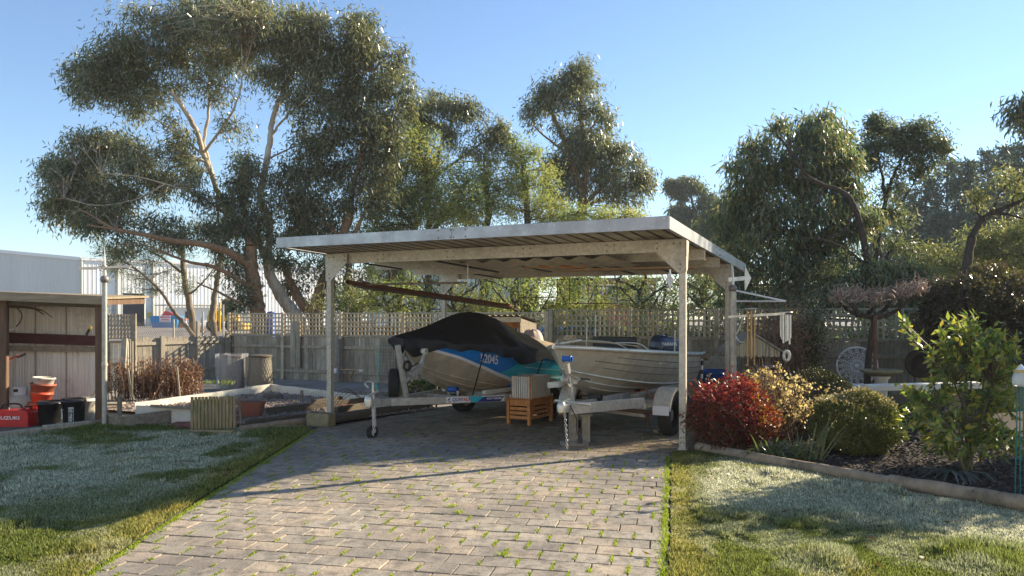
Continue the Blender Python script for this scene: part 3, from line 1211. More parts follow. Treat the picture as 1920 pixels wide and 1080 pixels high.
def fence_run(name, label, s0, s1, z0, zb, zt, fm, lm, post_every=1.8, rails=(.25, .78), paling=.15, cat='fence', posts=None):
    root = thing(name, label, cat, Fp((s0 + s1) / 2))
    m = MB()
    s = min(s0, s1)
    e = max(s0, s1)
    while s < e - .02:
        w_ = min(paling * uni(.92, 1.06), e - s)
        c = Fp(s + w_ / 2, (z0 + zb) / 2 + uni(-.012, .004), uni(-.004, .004))
        m.frame_box(c, U * (w_ / 2 - .0025), W_ * .008, V(uni(-.004, .004), 0, (zb - z0) / 2))
        s += w_
    part('paling', m, fm, root, label=None)
    H_ = zb - z0
    for r in rails:
        m = MB()
        z = z0 + H_ * r
        m.bar(Fp(s0, z, .028), Fp(s1, z, .028), .038, .075, b=.004)
        part('rail', m, fm, root)
    m = MB()
    m.bar(Fp(s0, zb + .015, .012), Fp(s1, zb + .015, .012), .05, .03)
    part('rail', m, fm, root)
    # lattice panels between posts
    L = abs(s1 - s0)
    npan = max(1, round(L / post_every))
    z_lo, z_hi = zb + .045, zt
    for k in range(npan):
        a = s0 + (s1 - s0) * k / npan
        b = s0 + (s1 - s0) * (k + 1) / npan
        lo_, hi_ = min(a, b) + .05, max(a, b) - .05
        m = MB()
        nx = int((hi_ - lo_) / .105)
        for i in range(nx + 1):
            ss = lo_ + (hi_ - lo_) * i / nx
            m.frame_box(Fp(ss, (z_lo + z_hi) / 2, .006), U * .021, W_ * .006, V(0, 0, (z_hi - z_lo) / 2))
        nz = 5
        for i in range(nz + 1):
            z = z_lo + (z_hi - z_lo) * i / nz
            m.frame_box(Fp((lo_ + hi_) / 2, z, -.0065), U * (hi_ - lo_) / 2, W_ * .006, V(0, 0, .018))
        part('lattice', m, lm, root)
    for k in range(npan + 1):
        a = s0 + (s1 - s0) * k / npan
        m = MB()
        m.frame_box(Fp(a, (z0 + zt) / 2 + .01, .055 if (posts != 'slim') else .03), U * .045, W_ * .022, V(0, 0, (zt - z0) / 2 + .02), .004)
        part('post', m, lm, root)
    return root


fence_run('lattice_fence', 'grey brown paling fence with sunlit square lattice top left of the boats', 10.93, 1.55, -.1, 1.10, 1.70, M['fence'], M['lattice'])
fence_run('lattice_fence', 'mossy paling fence toned darker for shade with lattice top behind the small boat and garden', 1.45, -7.6, -.1, 1.145, 1.755, M['fence_shade'], M['lattice_shade'], post_every=1.75)

# round timber post and split boards on the left fence
m = MB()
m.lathe([(.085, 0), (.085, 1.12), (.07, 1.14), (0, 1.14)], 14, Fp(7.2, -.08, .14))
solid('timber_post', m, M['greywood'], 'stout round timber post standing against the left fence', 'post')
m = MB()
for dx in (-.085, .085):
    m.frame_box(Fp(8.6, .9, .085) + U * dx, U * .075, W_ * .012, V(0, 0, .60))
solid('fence_boards', m, M['fence'], 'pair of taller palings nailed over the left lattice', 'boards')

# return panel on the left, catching the sun
rc = Fp(10.93)
rd = V(-.55, -.835, 0).normalized()
rn = V(.835, -.55, 0).normalized()
root = thing('paling_fence', 'low sunlit paling fence without lattice at the far left corner', 'fence', rc + rd * 1.4)
m = MB()
s = 0
while s < 2.9:
    w_ = uni(.14, .175)
    m.frame_box(rc + rd * (s + w_ / 2) + V(0, 0, .48 + uni(-.03, .03)), rd * (w_ / 2 - .006), rn * .008, V(0, 0, .60))
    s += w_
part('paling', m, M['pale'], root)
for z in (.22, .95):
    m = MB()
    m.bar(rc + rn * .03 + V(0, 0, z), rc + rd * 2.9 + rn * .03 + V(0, 0, z), .04, .075)
    part('rail', m, M['pale'], root)
for (s, h_, r_) in ((2.05, 1.18, .085), (2.85, 1.1, .1), (1.05, 1.55, .06), (.15, 1.25, .09)):
    m = MB()
    m.frame_box(rc + rd * s + rn * .07 + V(0, 0, h_ / 2 - .05), rd * r_ * .6, rn * .04, V(0, 0, h_ / 2))
    part('post', m, M['pale'], root)
# chain wire above the low fence
root = thing('chainwire_fence', 'slack chain wire strung on steel pipe above the low paling fence', 'wire fence', rc + rd * 1.2 - rn * .12)
m = MB()
o_ = rc - rn * .15
for k in range(0, 60):
    for sgn in (1, -1):
        a = o_ + rd * (k * .055) + V(0, 0, 1.02)
        b = a + rd * .33 * sgn + V(0, 0, .45)
        if 0 < (b - o_).dot(rd) < 3.1:
            m.bar(a, b, .004, .004)
part('mesh', m, M['wire'], root)
for (s, h_) in ((.12, 1.95), (.75, 1.75), (1.6, 1.55), (2.9, 1.55)):
    m = MB()
    m.tube([o_ + rd * s, o_ + rd * s + V(0, 0, h_)], .024, 8)
    part('post', m, M['trailer'], root)
# short lattice near the shed
root = thing('lattice_screen', 'short pale lattice screen beside the shed corner', 'lattice', P(228, 700, 15.2))
m = MB()
for i in range(8):
    x_ = 203 + i * 6.2
    m.bar(P(x_, 636, 15.2), P(x_, 589, 15.2), .045, .012, up=(0, 1, 0))
for i in range(6):
    y_ = 592 + i * 8.3
    m.bar(P(200, y_, 15.23), P(249, y_, 15.23), .012, .035)
part('lattice', m, M['pale'], root)
for x_, z_ in ((200, 640), (251, 640)):
    m = MB()
    m.bar(P(x_, 735, 15.2), P(x_, 588, 15.2), .09, .05, up=(0, 1, 0))
    part('post', m, M['greywood'], root)
m = MB()
for i in range(4):
    m.bar(P(203 + i * 9.5 + 5, 732, 15.25), P(203 + i * 9.5 + 5, 641, 15.25), .095, .014, up=(0, 1, 0))
part('panel', m, M['whiteboard'], root)
for y_ in (641, 683):
    m = MB()
    m.bar(P(199, y_, 15.2), P(240, y_, 15.2), .04, .05)
    part('rail', m, M['greywood'], root)
m = MB()
m.bar(P(228, 748, 14.6), P(234, 635, 15.1), .10, .05, up=(0, 1, 0))
solid('leaning_board', m, M['pale'], 'sunlit board leaning against the lattice screen', 'board')

# wire grid leaning on the fence and the little shelf
m = MB()
for i in range(10):
    a = Fp(5.95 - i * .075, .06, .12)
    m.tube([a, a + V(0, 0, .95) + W_ * .05], .0035, 4)
for i in range(12):
    a = Fp(5.95, .08 + i * .083, .118)
    m.tube([a, a + U * .69], .0035, 4)
solid('wire_trellis', m, M['wire'], 'square wire trellis leaning on the left fence', 'trellis')
t = thing('fence_shelf', 'small dark shelf fixed to the round fence post', 'shelf', Fp(6.9, .4, .25))
m = MB()
m.frame_box(P(657, 694, 17.3), U * .24, W_ * .16, V(0, 0, .012))
part('top', m, M['sleeper'], t)
m = MB()
m.bar(P(652, 696, 17.4), P(652, 710, 17.45), .04, .04)
m.bar(P(656, 708, 17.42), P(664, 697, 17.2), .03, .03)
part('bracket', m, M['greywood'], t)
m = MB()
m.frame_box(P(676, 695, 17.2), U * .05, W_ * .02, V(0, 0, .02))
part('tag', m, M['white'], t)
m = MB()
m.frame_box(P(628, 695, 17.9), U * .045, W_ * .03, V(0, 0, .05))
solid('junction_box', m, M['white'], 'small white junction box on the left fence', 'box')

# pair of mesh wrapped compost bins
wrapm = mat('bin_cage', (.26, .245, .20), (.15, .14, .115), 60, rough=.8, bump=.5, c3=(.19, .17, .13), s3=3)
for (px, lab) in ((435, 'mesh wrapped compost bin shrouded in clear plastic film'), (488, 'bare mesh wrapped compost bin with dark rim')):
    b_ = P(px, 727, 17.3)
    b_.z = 0
    t = thing('compost_bin', lab, 'compost bin', b_, 0, 'compost bins by the left fence')
    m = MB()
    m.lathe([(.275, -.05), (.265, .2), (.25, .55), (.24, .70)], 26, b_)
    part('barrel', m, wrapm, t)
    m = MB()
    for k in range(26):
        for sg in (1, -1):
            pts = []
            for i in range(5):
                z = .05 + i * .16
                th = k * .2417 + sg * i * .24
                r_ = .279 - .05 * z
                pts.append(b_ + V(r_ * math.cos(th), r_ * math.sin(th), z))
            m.tube(pts, .003, 3, cap=False)
    part('wire_cage', m, M['greywood'], t)
    m = MB()
    m.lathe([(.25, .70), (.262, .705), (.262, .735), (.22, .75), (.0, .75)], 26, b_)
    part('rim', m, M['sleeper'], t)
    if px == 435:
        m = MB()

        def film(u, v):
            th = u * 6.283
            r_ = .32 + .035 * math.sin(7 * th) + .02 * math.sin(13 * th + 3 * v)
            return b_ + V(r_ * math.cos(th), r_ * math.sin(th), .0 + .78 * v)
        m.grid(film, 48, 6)
        mm_, nt_, bb_ = _nt('clear_film')
        tp_ = N(nt_, 'ShaderNodeBsdfTransparent')
        mx_ = N(nt_, 'ShaderNodeMixShader')
        mx_.inputs[0].default_value = .28
        bb_.inputs['Base Color'].default_value = (.6, .6, .6, 1)
        bb_.inputs['Roughness'].default_value = .25
        nt_.links.new(tp_.outputs[0], mx_.inputs[1])
        nt_.links.new(bb_.outputs[0], mx_.inputs[2])
        nt_.links.new(mx_.outputs[0], nt_.nodes['Material Output'].inputs[0])
        part('plastic_film', m, mm_, t)

# ------------------------------------------------------------------ raised garden bed left of the carport
bedc = [V(-8.0, 14.0, 0), P(508, 722, 17.0), P(700, 735, 15.6)]
for p in bedc:
    p.z = 0
gb = MB()
gb.sheet([(-7.6, 13.3), (-5.4, 17.0), (-2.3, 15.8), (-1.3, 13.2), (-2.6, 11.55), (-4.0, 11.25), (-5.2, 12.2)], .03)
solid('gravel_bed', gb, mat('pink_gravel', (.30, .25, .22), (.20, .16, .14), 40, rough=.95, bump=.8, c3=(.36, .27, .18), s3=1.5, spec=.2), kind='structure', loc=(0, 0, 0))
n = 14000
x = -7 + 6 * RNG.random(n)
y = 11.3 + 5.6 * RNG.random(n)
k = inpoly(x, y, [(-7.6, 13.3), (-5.4, 16.8), (-2.3, 15.6), (-1.3, 13.1), (-2.6, 11.6), (-4.0, 11.35), (-5.2, 12.2)])
x, y = x[k], y[k]
m_ = len(x)
d = unit(RNG.normal(size=(m_, 3)) * np.array([1, 1, .35]))
q = leaf_quads(np.stack([x, y, .035 + .02 * RNG.random(m_)], 1), d, .03 + .03 * RNG.random(m_), .03, RNG)
me = quads_mesh('gravel', q, leafmat('gravel_stones', [(.36, .30, .26), (.24, .19, .17), (.45, .39, .33), (.16, .13, .12)], trans=0, rough=.9))
props(link('gravel', me), 'pinkish gravel chips filling the left garden bed', 'gravel', None, 'stuff')

t = thing('garden_bed_edge', 'old white painted board surround of the gravel bed', 'garden edging', V(-5.4, 16.4, 0))
wa, wb, wc = G(252, 770), G(508, 738), G(702, 758)
for (p, q_, h0, h1) in ((wa, wb, .13, .20), (wb, wc, .20, .14)):
    m = MB()
    d_ = (q_ - p).normalized()
    nn = V(-d_.y, d_.x, 0) * .02
    K = 8
    vs = []
    for i in range(K + 1):
        c = p.lerp(q_, i / K)
        h_ = h0 + (h1 - h0) * i / K + uni(-.008, .008)
        vs += [c - nn + V(0, 0, -.02), c - nn + V(0, 0, h_), c + nn + V(0, 0, h_), c + nn + V(0, 0, -.02)]
    fs = []
    for i in range(K):
        for j in range(3):
            fs.append((i * 4 + j, i * 4 + j + 1, (i + 1) * 4 + j + 1, (i + 1) * 4 + j))
    fs += [(3, 2, 1, 0), (4 * K, 4 * K + 1, 4 * K + 2, 4 * K + 3)]
    m.add(vs, fs)
    part('board', m, M['whiteboard'], t)
t = thing('white_plank', 'weathered white plank with a grey capping lying before the twig bush', 'plank', G(300, 797))
m = MB()
p, q_ = G(236, 800), G(357, 799)
m.bar(V(p.x, p.y + .3, .14), V(q_.x, q_.y + .25, .11), .04, .27)
part('board', m, M['whiteboard'], t)
m = MB()
m.bar(V(p.x + .25, p.y + .25, .275), V(q_.x, q_.y + .2, .235), .075, .03)
part('capping', m, M['greywood'], t)
# weathered corner planks of the small bed by the shed
t = thing('planter_corner', 'rough grey planks forming a small raised bed beside the shed', 'planter', G(265, 806))
for (p, q_, h_) in ((G(223, 806), G(318, 795), .19), (G(197, 802), G(222, 806), .20)):
    m = MB()
    m.bar(p + V(0, 0, h_ / 2), q_ + V(0, 0, h_ / 2 + .02), .04, h_, b=.01)
    part('plank', m, M['greywood'], t)
for p, h_ in ((G(318, 795), .2), (G(223, 797), .42)):
    m = MB()
    m.box(p + V(0, .02, h_ / 2), (.05, .05, h_))
    part('stake', m, M['greywood'], t)
m = MB()
m.bar(P(198, 757, 11.9), P(228, 757, 11.9), .25, .03)
part('shelf', m, M['pale'], t)

# red brick paving patch
m = MB()
for i in range(9):
    for j in range(11):
        c = V(-4.98 + i * .1, 10.95, 0) + V(.5, .86, 0) * 0 + V(0, j * .22 + (i % 2) * .11, 0)
        m.box((c.x, c.y, .012), (.09, .21, .05), 0, .004)
solid('brick_path', m, mat('red_brick', (.22, .085, .055), (.15, .06, .045), 15, rough=.85, bump=.3, island=.2), kind='structure')

# slatted timber panel
t = thing('slatted_screen', 'short greenish timber slat screen standing at the lawn edge', 'slat screen', G(400, 815))
pa_, pb_ = G(357, 812), G(443, 810)
d_ = (pb_ - pa_)
for i in range(13):
    c = pa_ + d_ * ((i + .5) / 13) + V(0, 0, .275 + uni(-.004, .004))
    if i == 5:
        c += d_ * .006
    m = MB()
    m.frame_box(c, d_ / 13 / 2 * .76, V(0, .011, 0), V(uni(-.003, .003), 0, .225), .003)
    part('slat', m, M['greenwood'], t)
for z in (.12, .42):
    m = MB()
    m.bar(pa_ + V(0, .03, z), pb_ + V(0, .03, z), .035, .06)
    part('rail', m, M['greenwood'], t)
m = MB()
m.bar(G(354, 815) + V(0, -.02, .035), G(439, 816) + V(0, -.02, .035), .1, .07, b=.008)
part('base', m, M['greenwood'], t)

# mesh fence with stakes, logs, block, pot
t = thing('mesh_fence', 'low wire mesh fence on thin stakes around the gravel bed', 'mesh fence', G(545, 803))
f0, f1 = V(-4.22, 11.35, 0), V(-2.85, 12.2, 0)
stk = [(G(451, 808), .50), (V(-3.0, 12.6, 0), .50), (V(-1.35, 13.6, 0), .45)]
for p, h_ in stk:
    m = MB()
    m.tube([V(p.x, p.y, -.02), V(p.x + uni(-.02, .02), p.y, h_)], .018, 8)
    part('stake', m, M['greywood'], t)
m = MB()
for (p, h0), (q_, h1) in zip(stk, stk[1:]):
    nx = 46
    for i in range(nx + 1):
        a = V(p.x, p.y, 0).lerp(V(q_.x, q_.y, 0), i / nx)
        sag = .06 * math.sin(math.pi * i / nx) + .012 * math.sin(i * 1.7)
        m.bar(a + V(0, 0, .06), a + V(0, 0, .44 - sag), .0028, .0028)
    for j in range(11):
        pts = [V(p.x, p.y, 0).lerp(V(q_.x, q_.y, 0), i / 8) + V(0, 0, .06 + j * .038 - .06 * math.sin(math.pi * i / 8) * j / 10) for i in range(9)]
        m.tube(pts, .0018, 3, cap=False)
part('wire', m, M['wire'], t)
m = MB()
for k in range(4):
    c0 = V(-2.95 + k * .04, 12.3, .02)
    pts = [c0 + V(.55 * s_, .25 * s_, (.42 - k * .03) * math.sin(math.pi * min(1, s_ * .9 + .1))) for s_ in [i / 12 for i in range(13)]]
    m.tube(pts, .004, 4)
solid('wire_hoops', m, M['rust'], 'loose bent wire hoops behind the mesh fence', 'wire')
for (p, q_, r_, lab, mt) in ((G(452, 813), G(582, 795), .055, 'long mossy log along the lawn edge', M['log']), (G(618, 795), G(806, 766), .075, 'thick dark log edging the carport floor', M['sleeper'])):
    m = MB()
    pts = [V(p.x, p.y, r_).lerp(V(q_.x, q_.y, r_), i / 8) + V(0, uni(-.01, .01), 0) for i in range(9)]
    m.tube(pts, [r_ * uni(.94, 1.06) for _ in pts], 12)
    solid('edging_log', m, mt, lab, 'log', 'logs beside the gravel bed')
for (p, q_, h_, lab) in ((G(448, 806) + V(.05, .16, 0), G(575, 789), .12, 'dark sleeper behind the slat screen'), (G(500, 782), G(690, 760), .15, 'dark sleeper in the middle of the gravel bed'), (G(622, 783) + V(.05, .05, 0), G(800, 752), .16, 'dark sleeper above the thick log'), (G(585, 772), G(640, 764), .2, 'short dark sleeper end in the gravel')):
    m = MB()
    m.bar(p + V(0, 0, h_ / 2), q_ + V(0, 0, h_ / 2), .07, h_, b=.008)
    solid('sleeper', m, M['sleeper'], lab, 'sleeper', 'sleepers in the gravel bed')
for (px, py, h_, lab) in ((566, 748, .17, 'short stub stake left of the wire hoops'), (675, 752, .2, 'short stub stake near the right end of the gravel bed'), (437, 765, .2, 'short stub stake behind the slat screen')):
    p = G(px, py)
    m = MB()
    m.box(p + V(0, 0, h_ / 2), (.06, .06, h_), .3, .006)
    solid('stub_stake', m, M['greywood'], lab, 'stake', 'stub stakes in the gravel bed')
m = MB()
p = G(512, 750)
m.lathe([(.0, .10), (.16, .11), (.2, .09), (.2, .0)], 14, p, ell=.7)
solid('stepping_stone', m, M['sleeper'], 'dark flat stone on the gravel by the white boards', 'stone')
m = MB()
m.bar(G(640, 775) + V(0, 0, .10), G(668, 773) + V(0, 0, .10), .14, .07, b=.01)
solid('loose_brick', m, M['terracotta'], 'loose reddish brick on the dark sleeper', 'brick')
# concrete block
bl = G(594, 801)
t = thing('concrete_block', 'mossy concrete block on the lawn beside the left carport post', 'block', bl, R(-22))
m = MB()
m.box((0, .1, .10), (.39, .19, .195), 0, .012)
part('body', m, M['concrete'], t, world=False)
m = MB()
m.box((-.09, .1, .1985), (.12, .11, .004))
m.box((.09, .1, .1985), (.12, .11, .004))
part('core', m, M['sleeper'], t, world=False)
# terracotta trough
t = thing('flower_trough', 'terracotta trough standing behind the mesh fence', 'planter', V(-4.15, 12.05, .03))
m = MB()
c = V(-4.12, 12.05, .03)
for (z0, z1, a0, a1) in ((0, .2, .85, 1.0), (.2, .245, 1.08, 1.08)):
    vs = []
    for z, k_ in ((z0, a0), (z1, a1)):
        for th in range(20):
            an = th * math.pi / 10
            vs.append(c + V(.20 * k_ * math.copysign(abs(math.cos(an)) ** .5, math.cos(an)), .11 * k_ * math.copysign(abs(math.sin(an)) ** .5, math.sin(an)), z))
    m.add(vs, [(i, (i + 1) % 20, 20 + (i + 1) % 20, 20 + i) for i in range(20)] + [tuple(range(20, 40))])
part('body', m, M['terracotta'], t)
m = MB()
m.lathe([(.0, .25), (.17, .247)], 16, c, ell=.5)
part('soil', m, M['sleeper'], t)
# ------------------------------------------------------------------ open shed on the left
M['sheetwall'] = mat('painted_corrugated_sheet', (.58, .575, .56), (.48, .475, .46), 4, stretch=(10, 10, .4), rough=.55, bump=.05, c3=(.31, .28, .235), s3=1.6)
M['redrail'] = mat('dark_red_board', (.065, .018, .014), (.05, .014, .012), 5, stretch=(1, 5, 5), rough=.6, bump=.1)
M['roofold'] = mat('old_shed_fascia', (.30, .25, .18), (.20, .165, .12), 4, stretch=(.6, 6, 6), rough=.85, bump=.3, spec=.2)


def build_shed():
    t = thing('shed', 'open fronted garden shed with pale corrugated wall and timber fascia', 'shed', V(-7.2, 11.8, 0))
    YB = 12.1
    xl, xr = P(-60, 600, YB).x, P(183, 600, YB).x
    m = MB()
    xs = np.arange(xl, xr, .0125)
    vs = []
    for i, x in enumerate(xs):
        ph = (x - xl) / .19 % 1
        dz = .018 * max(0, min(1, (abs(ph - .5) - .30) / .06)) + .004 * math.sin((x - xl) / .0475 * 6.283)
        vs += [(x, YB - dz, .0), (x, YB - dz, 1.95)]
    m.add(vs, [(2 * i, 2 * i + 2, 2 * i + 3, 2 * i + 1) for i in range(len(xs) - 1)])
    w_ = part('back_wall', m, M['sheetwall'], t)
    m = MB()
    for px in (66, 124):
        a = P(px, 600, YB - .024)
        m.box((a.x, YB - .022, .97), (.012, .006, 1.94))
    part('lap_seam', m, M['greywood'], w_)
    # side wall on the left
    m = MB()
    m.box((-8.07, 11.65, .95), (.03, .9, 1.9))
    part('side_wall', m, M['cordark'], t)
    m = MB()
    a, b = P(14, 633, YB - .06), P(181, 639, YB - .06)
    m.bar(a, b, .03, .16)
    part('rail', m, M['redrail'], t, label='dark red painted rail')
    m = MB()
    a, b = P(12, 653, YB - .07), P(181, 655, YB - .07)
    m.bar(a, b, .05, .085)
    part('rail', m, M['greywood'], t, label='grey timber rail')
    m = MB()
    a, b = P(150, 751, YB - .05), P(183, 752, YB - .05)
    m.bar(a, b, .05, .10)
    part('rail', m, M['greywood'], t)
    # posts
    for (px, pb, dx, mt) in ((187, 800, .10, M['cordark']), (5, 800, .14, M['cordark'])):
        p = P(px, 600, 11.22)
        m = MB()
        m.box((p.x, 11.22, .93), (dx, .10, 1.86), .2, .008)
        part('post', m, mt, t)
    # roof slab with fascia
    m = MB()
    A, B_ = V(-9.2, 10.9, 2.0), V(-5.92, 11.12, 1.865)
    Cc, D_ = V(-5.9, 12.4, 1.92), V(-9.2, 12.4, 2.02)
    m.add([A, B_, Cc, D_, A + V(0, 0, .03), B_ + V(0, 0, .03), Cc + V(0, 0, .03), D_ + V(0, 0, .03)],
          [(3, 2, 1, 0), (4, 5, 6, 7), (0, 1, 5, 4), (1, 2, 6, 5), (2, 3, 7, 6), (3, 0, 4, 7)])
    part('roof', m, M['roofold'], t)
    m = MB()
    m.bar(A + V(0, -.03, -.02), B_ + V(0, -.03, -.02), .045, .13, b=.006)
    part('fascia', m, M['roofold'], t)
    m = MB()
    m.bar(V(-9.2, 11.25, 1.87), V(-6.0, 11.3, 1.79), .06, .10)
    part('beam', m, M['sleeper'], t)
    m = MB()
    m.bar(V(-5.97, 11.1, 1.83), V(-5.97, 12.35, 1.87), .05, .10)
    part('beam', m, M['cordark'], t)
    # slab and its timber edge
    m = MB()
    m.add([(-9.2, 8.4, .03), (-7.75, 8.55, .03), (-6.09, 11.2, .03), (-6.4, 12.1, .03), (-9.2, 12.1, .03)], [(0, 1, 2, 3, 4)])
    part('floor', m, mat('dirt_floor', (.13, .10, .08), (.08, .065, .05), 8, rough=.95, bump=.3), t)
    m = MB()
    a, b = G(-40, 828), G(188, 799)
    mid = a.lerp(b, .48)
    m.bar(V(a.x, a.y, .045), V(mid.x, mid.y, .045), .09, .09, b=.008)
    m.bar(V(mid.x, mid.y, .06) + V(.02, .03, 0), V(b.x, b.y, .05), .10, .10, b=.008)
    part('sill', m, M['pale'], t)
    return t


build_shed()

# things kept in the shed
bp = G(38, 778)
t = thing('gas_bottle', 'squat pale grey gas bottle standing at the back of the shed', 'gas bottle', V(bp.x, bp.y + .1, .03))
bp = V(-7.66, 11.86, .03)
t.location = bp
WM[t.name] = Matrix.Translation(bp)
m = MB()
m.lathe([(.12, .0), (.14, .02), (.15, .07), (.155, .20), (.15, .29), (.12, .355), (.06, .385), (0, .39)], 24, bp)
part('body', m, mat('gas_bottle_paint', (.50, .51, .49), (.40, .41, .39), 5, rough=.45, bump=.03), t)
m = MB()
m.lathe([(.088, .36), (.09, .49), (.084, .49), (.082, .36)], 20, bp)
part('collar', m, M['white'], t)
m = MB()
m.lathe([(.025, .38), (.03, .43), (.02, .46), (0, .46)], 12, bp)
m.box(bp + V(0, -.091, .44), (.07, .004, .045))
part('valve', m, M['black'], t)


def bucket(name, label, base, r0, r1, h, mt, tilt=(0, 0), handle=None, group=None, lid=None):
    t = thing(name, label, 'bucket', base, 0, group)
    ax = V(tilt[0], tilt[1], 1).normalized()
    m = MB()
    m.lathe([(0, .0), (r0, .0), (r0 + .003, .01), (r1, h * .86), (r1 + .012, h * .87), (r1 + .014, h * .93), (r1 + .004, h * .94), (r1 + .006, h), (r1 - .004, h), (r0 - .006, .02), (0, .02)], 28, base, ax)
    part('body', m, mt, t)
    if handle:
        m = MB()
        ref = V(1, 0, 0)
        pts = [base + ax * (h * .9) + V(-(r1 + .015) * math.cos(a), -(r1 + .02) * math.sin(a) * .5 - .01, -.16 * math.sin(a)) for a in [i * math.pi / 12 for i in range(13)]]
        m.tube(pts, .0035, 6)
        part('handle', m, handle, t)
    return t


redpl = mat('faded_red_plastic', (.50, .075, .03), (.42, .06, .025), 5, rough=.5, bump=.03)
ochre = mat('dull_orange_plastic', (.32, .11, .05), (.25, .08, .04), 5, rough=.6, bump=.05)
whp = mat('grubby_white_plastic', (.60, .59, .55), (.48, .46, .42), 6, rough=.5, bump=.03, c3=(.3, .28, .24), s3=6)
b0 = P(56, 797, 11.15)
bucket('bucket', 'dull orange bucket at the bottom of the leaning stack in the shed', V(-7.130, 11.46, .03), .10, .125, .30, ochre)
bucket('bucket', 'bright red bucket with wire handle in the leaning stack', V(-7.100, 11.46, .19), .10, .145, .30, redpl, (.12, .02), M['wire'])
bucket('bucket', 'terracotta coloured bucket nested above the red bucket', V(-7.065, 11.46, .41), .12, .165, .20, M['terracotta'], (.1, .02))
bucket('bucket', 'white bucket on top of the leaning stack', V(-7.045, 11.46, .55), .12, .145, .15, whp, (.08, .02))
bucket('bucket', 'grubby white bucket behind the black buckets', V(-6.42, 11.46, .03), .13, .165, .36, whp, (0, 0), M['wire'])
bucket('bucket', 'plain wide black bucket in front of the red stack', G(83, 803) + V(0, .15, .03), .145, .165, .35, M['black'])
lb = G(128, 805) + V(0, .13, .03)
t = bucket('bucket', 'black bucket with white printed panel nearest the shed post', lb, .135, .155, .40, M['black'], (0, 0), M['wire'])
# printed label on the black bucket: bars and a roundel
m = MB()
m2 = MB()


def onb(u, v, r=.149):
    an = -math.pi / 2 + u
    return lb + V(math.cos(an) * (r + .02 * v / .4), math.sin(an) * (r + .02 * v / .4), v)


def patch(mb, u0, u1, v0, v1, r=.1505):
    mb.grid(lambda a, b: onb(u0 + (u1 - u0) * a, v0 + (v1 - v0) * b, r), 4, 2)


for (u0, u1, v0, v1) in ((.12, .52, .27, .285), (.12, .52, .05, .075), (.12, .145, .05, .285), (.495, .52, .05, .285)):
    patch(m, u0, u1, v0, v1)
for i in range(7):
    if i not in (3, 4):
        patch(m, .17, .17 + uni(.2, .3), .088 + i * .026, .100 + i * .026)
c0 = .32
for i in range(14):
    a0, a1 = i * math.pi / 7, (i + 1) * math.pi / 7
    m.add([onb(c0 + .10 * math.cos(a0), .178 + .022 * math.sin(a0), .151), onb(c0 + .10 * math.cos(a1), .178 + .022 * math.sin(a1), .151), onb(c0 + .06 * math.cos(a1), .178 + .012 * math.sin(a1), .151), onb(c0 + .06 * math.cos(a0), .178 + .012 * math.sin(a0), .151)], [(0, 1, 2, 3)])
part('label', m, M['white'], t)
m = MB()
for k in range(26):
    u, v = -.62 + random.gauss(0, .09), .16 + random.gauss(0, .05)
    s = uni(.015, .05)
    m.add([onb(u + s * 1.5 * math.cos(a), v + s * .5 * math.sin(a), .1505 + k * .00003) for a in [i * .9 + uni(0, .3) for i in range(7)]], [tuple(range(7))])
part('splash', m, M['whiteboard'], t)

# red fuel tank with its lettering
fb = G(5, 806) + V(0, .25, .03)
t = thing('fuel_tank', 'red portable fuel tank with white lettering at the shed edge', 'fuel tank', fb)
m = MB()
w2, d2, h2 = .30, .17, .235
prof = [(-1, .0), (-1, .78), (-.93, .92), (-.80, 1.0), (.80, 1.0), (.93, .92), (1, .78), (1, .0)]
fr, bk = [fb + V(a * w2, -d2 * .93, b * h2) for a, b in prof], [fb + V(a * w2, d2, b * h2) for a, b in prof]
n_ = len(prof)
m.add(fr + bk, [tuple(range(n_))[::-1], tuple(range(n_, 2 * n_))] + [(i, (i + 1) % n_, n_ + (i + 1) % n_, n_ + i) for i in range(n_)])
part('body', m, mat('red_fuel_tank', (.48, .02, .02), (.40, .015, .018), 4, rough=.3, bump=0, coat=.3), t)
m = text_mb('SUZUKI', .075, .001, .0015)
o = MB()
o.merge(m, Matrix.Translation(fb + V(.025, -d2 * .93 - .003, .125)) @ Matrix.Rotation(R(90), 4, 'X') @ Matrix.Diagonal((1.25, .85, 1, 1)))
part('lettering', o, M['white'], t)
m = MB()
m.lathe([(.04, h2), (.04, h2 + .03), (0, h2 + .03)], 14, fb + V(-.1, 0, 0))
part('cap', m, M['black'], t)
m = MB()
m.tube(smooth_path([fb + V(-.2, 0, h2), fb + V(-.12, -.02, h2 + .07), fb + V(.08, -.02, h2 + .075), fb + V(.16, 0, h2)], 6), .014, 8)
part('handle', m, M['black'], t)
m = MB()
m.tube(smooth_path([fb + V(.22, 0, h2 - .01), fb + V(.25, .0, h2 + .02), fb + V(.2, .05, h2 + .03), fb + V(.05, .08, h2 + .02)], 5), .016, 8)
part('hose', m, M['rubber'], t)
m = MB()
m.box(G(118, 803) + V(.1, .3, .05), (.62, .3, .035), .3, .004)
solid('floor_board', m, M['greywood'], 'loose board under the black buckets', 'board')
m = MB()
p = P(183, 727, 11.75)
q = P(156, 770, 11.75)
m.tube([p, q], .011, 8)
solid('garden_tool', m, M['greywood'], 'grey handle leaning inside the shed by the post', 'tool handle')
m = MB()
m.tube([P(160, 787, 11.6), P(176, 790, 11.6)], .035, 10)
solid('boot_tray', m, M['black'], 'low black object on the shed floor beside the post', 'tray')
m = MB()
m.tube(smooth_path([P(-20, 705, 11.4), P(2, 664, 11.5), P(8, 632, 11.6), P(17, 619, 11.6), P(26, 617, 11.6)], 6), .014, 8)
solid('crook_handle', m, M['whiteboard'], 'pale curved metal handle hooked on the shed side', 'handle')
t = thing('bow_saw', 'orange handled bow saw leaning at the left of the shed', 'saw', P(20, 680, 11.35))
m = MB()
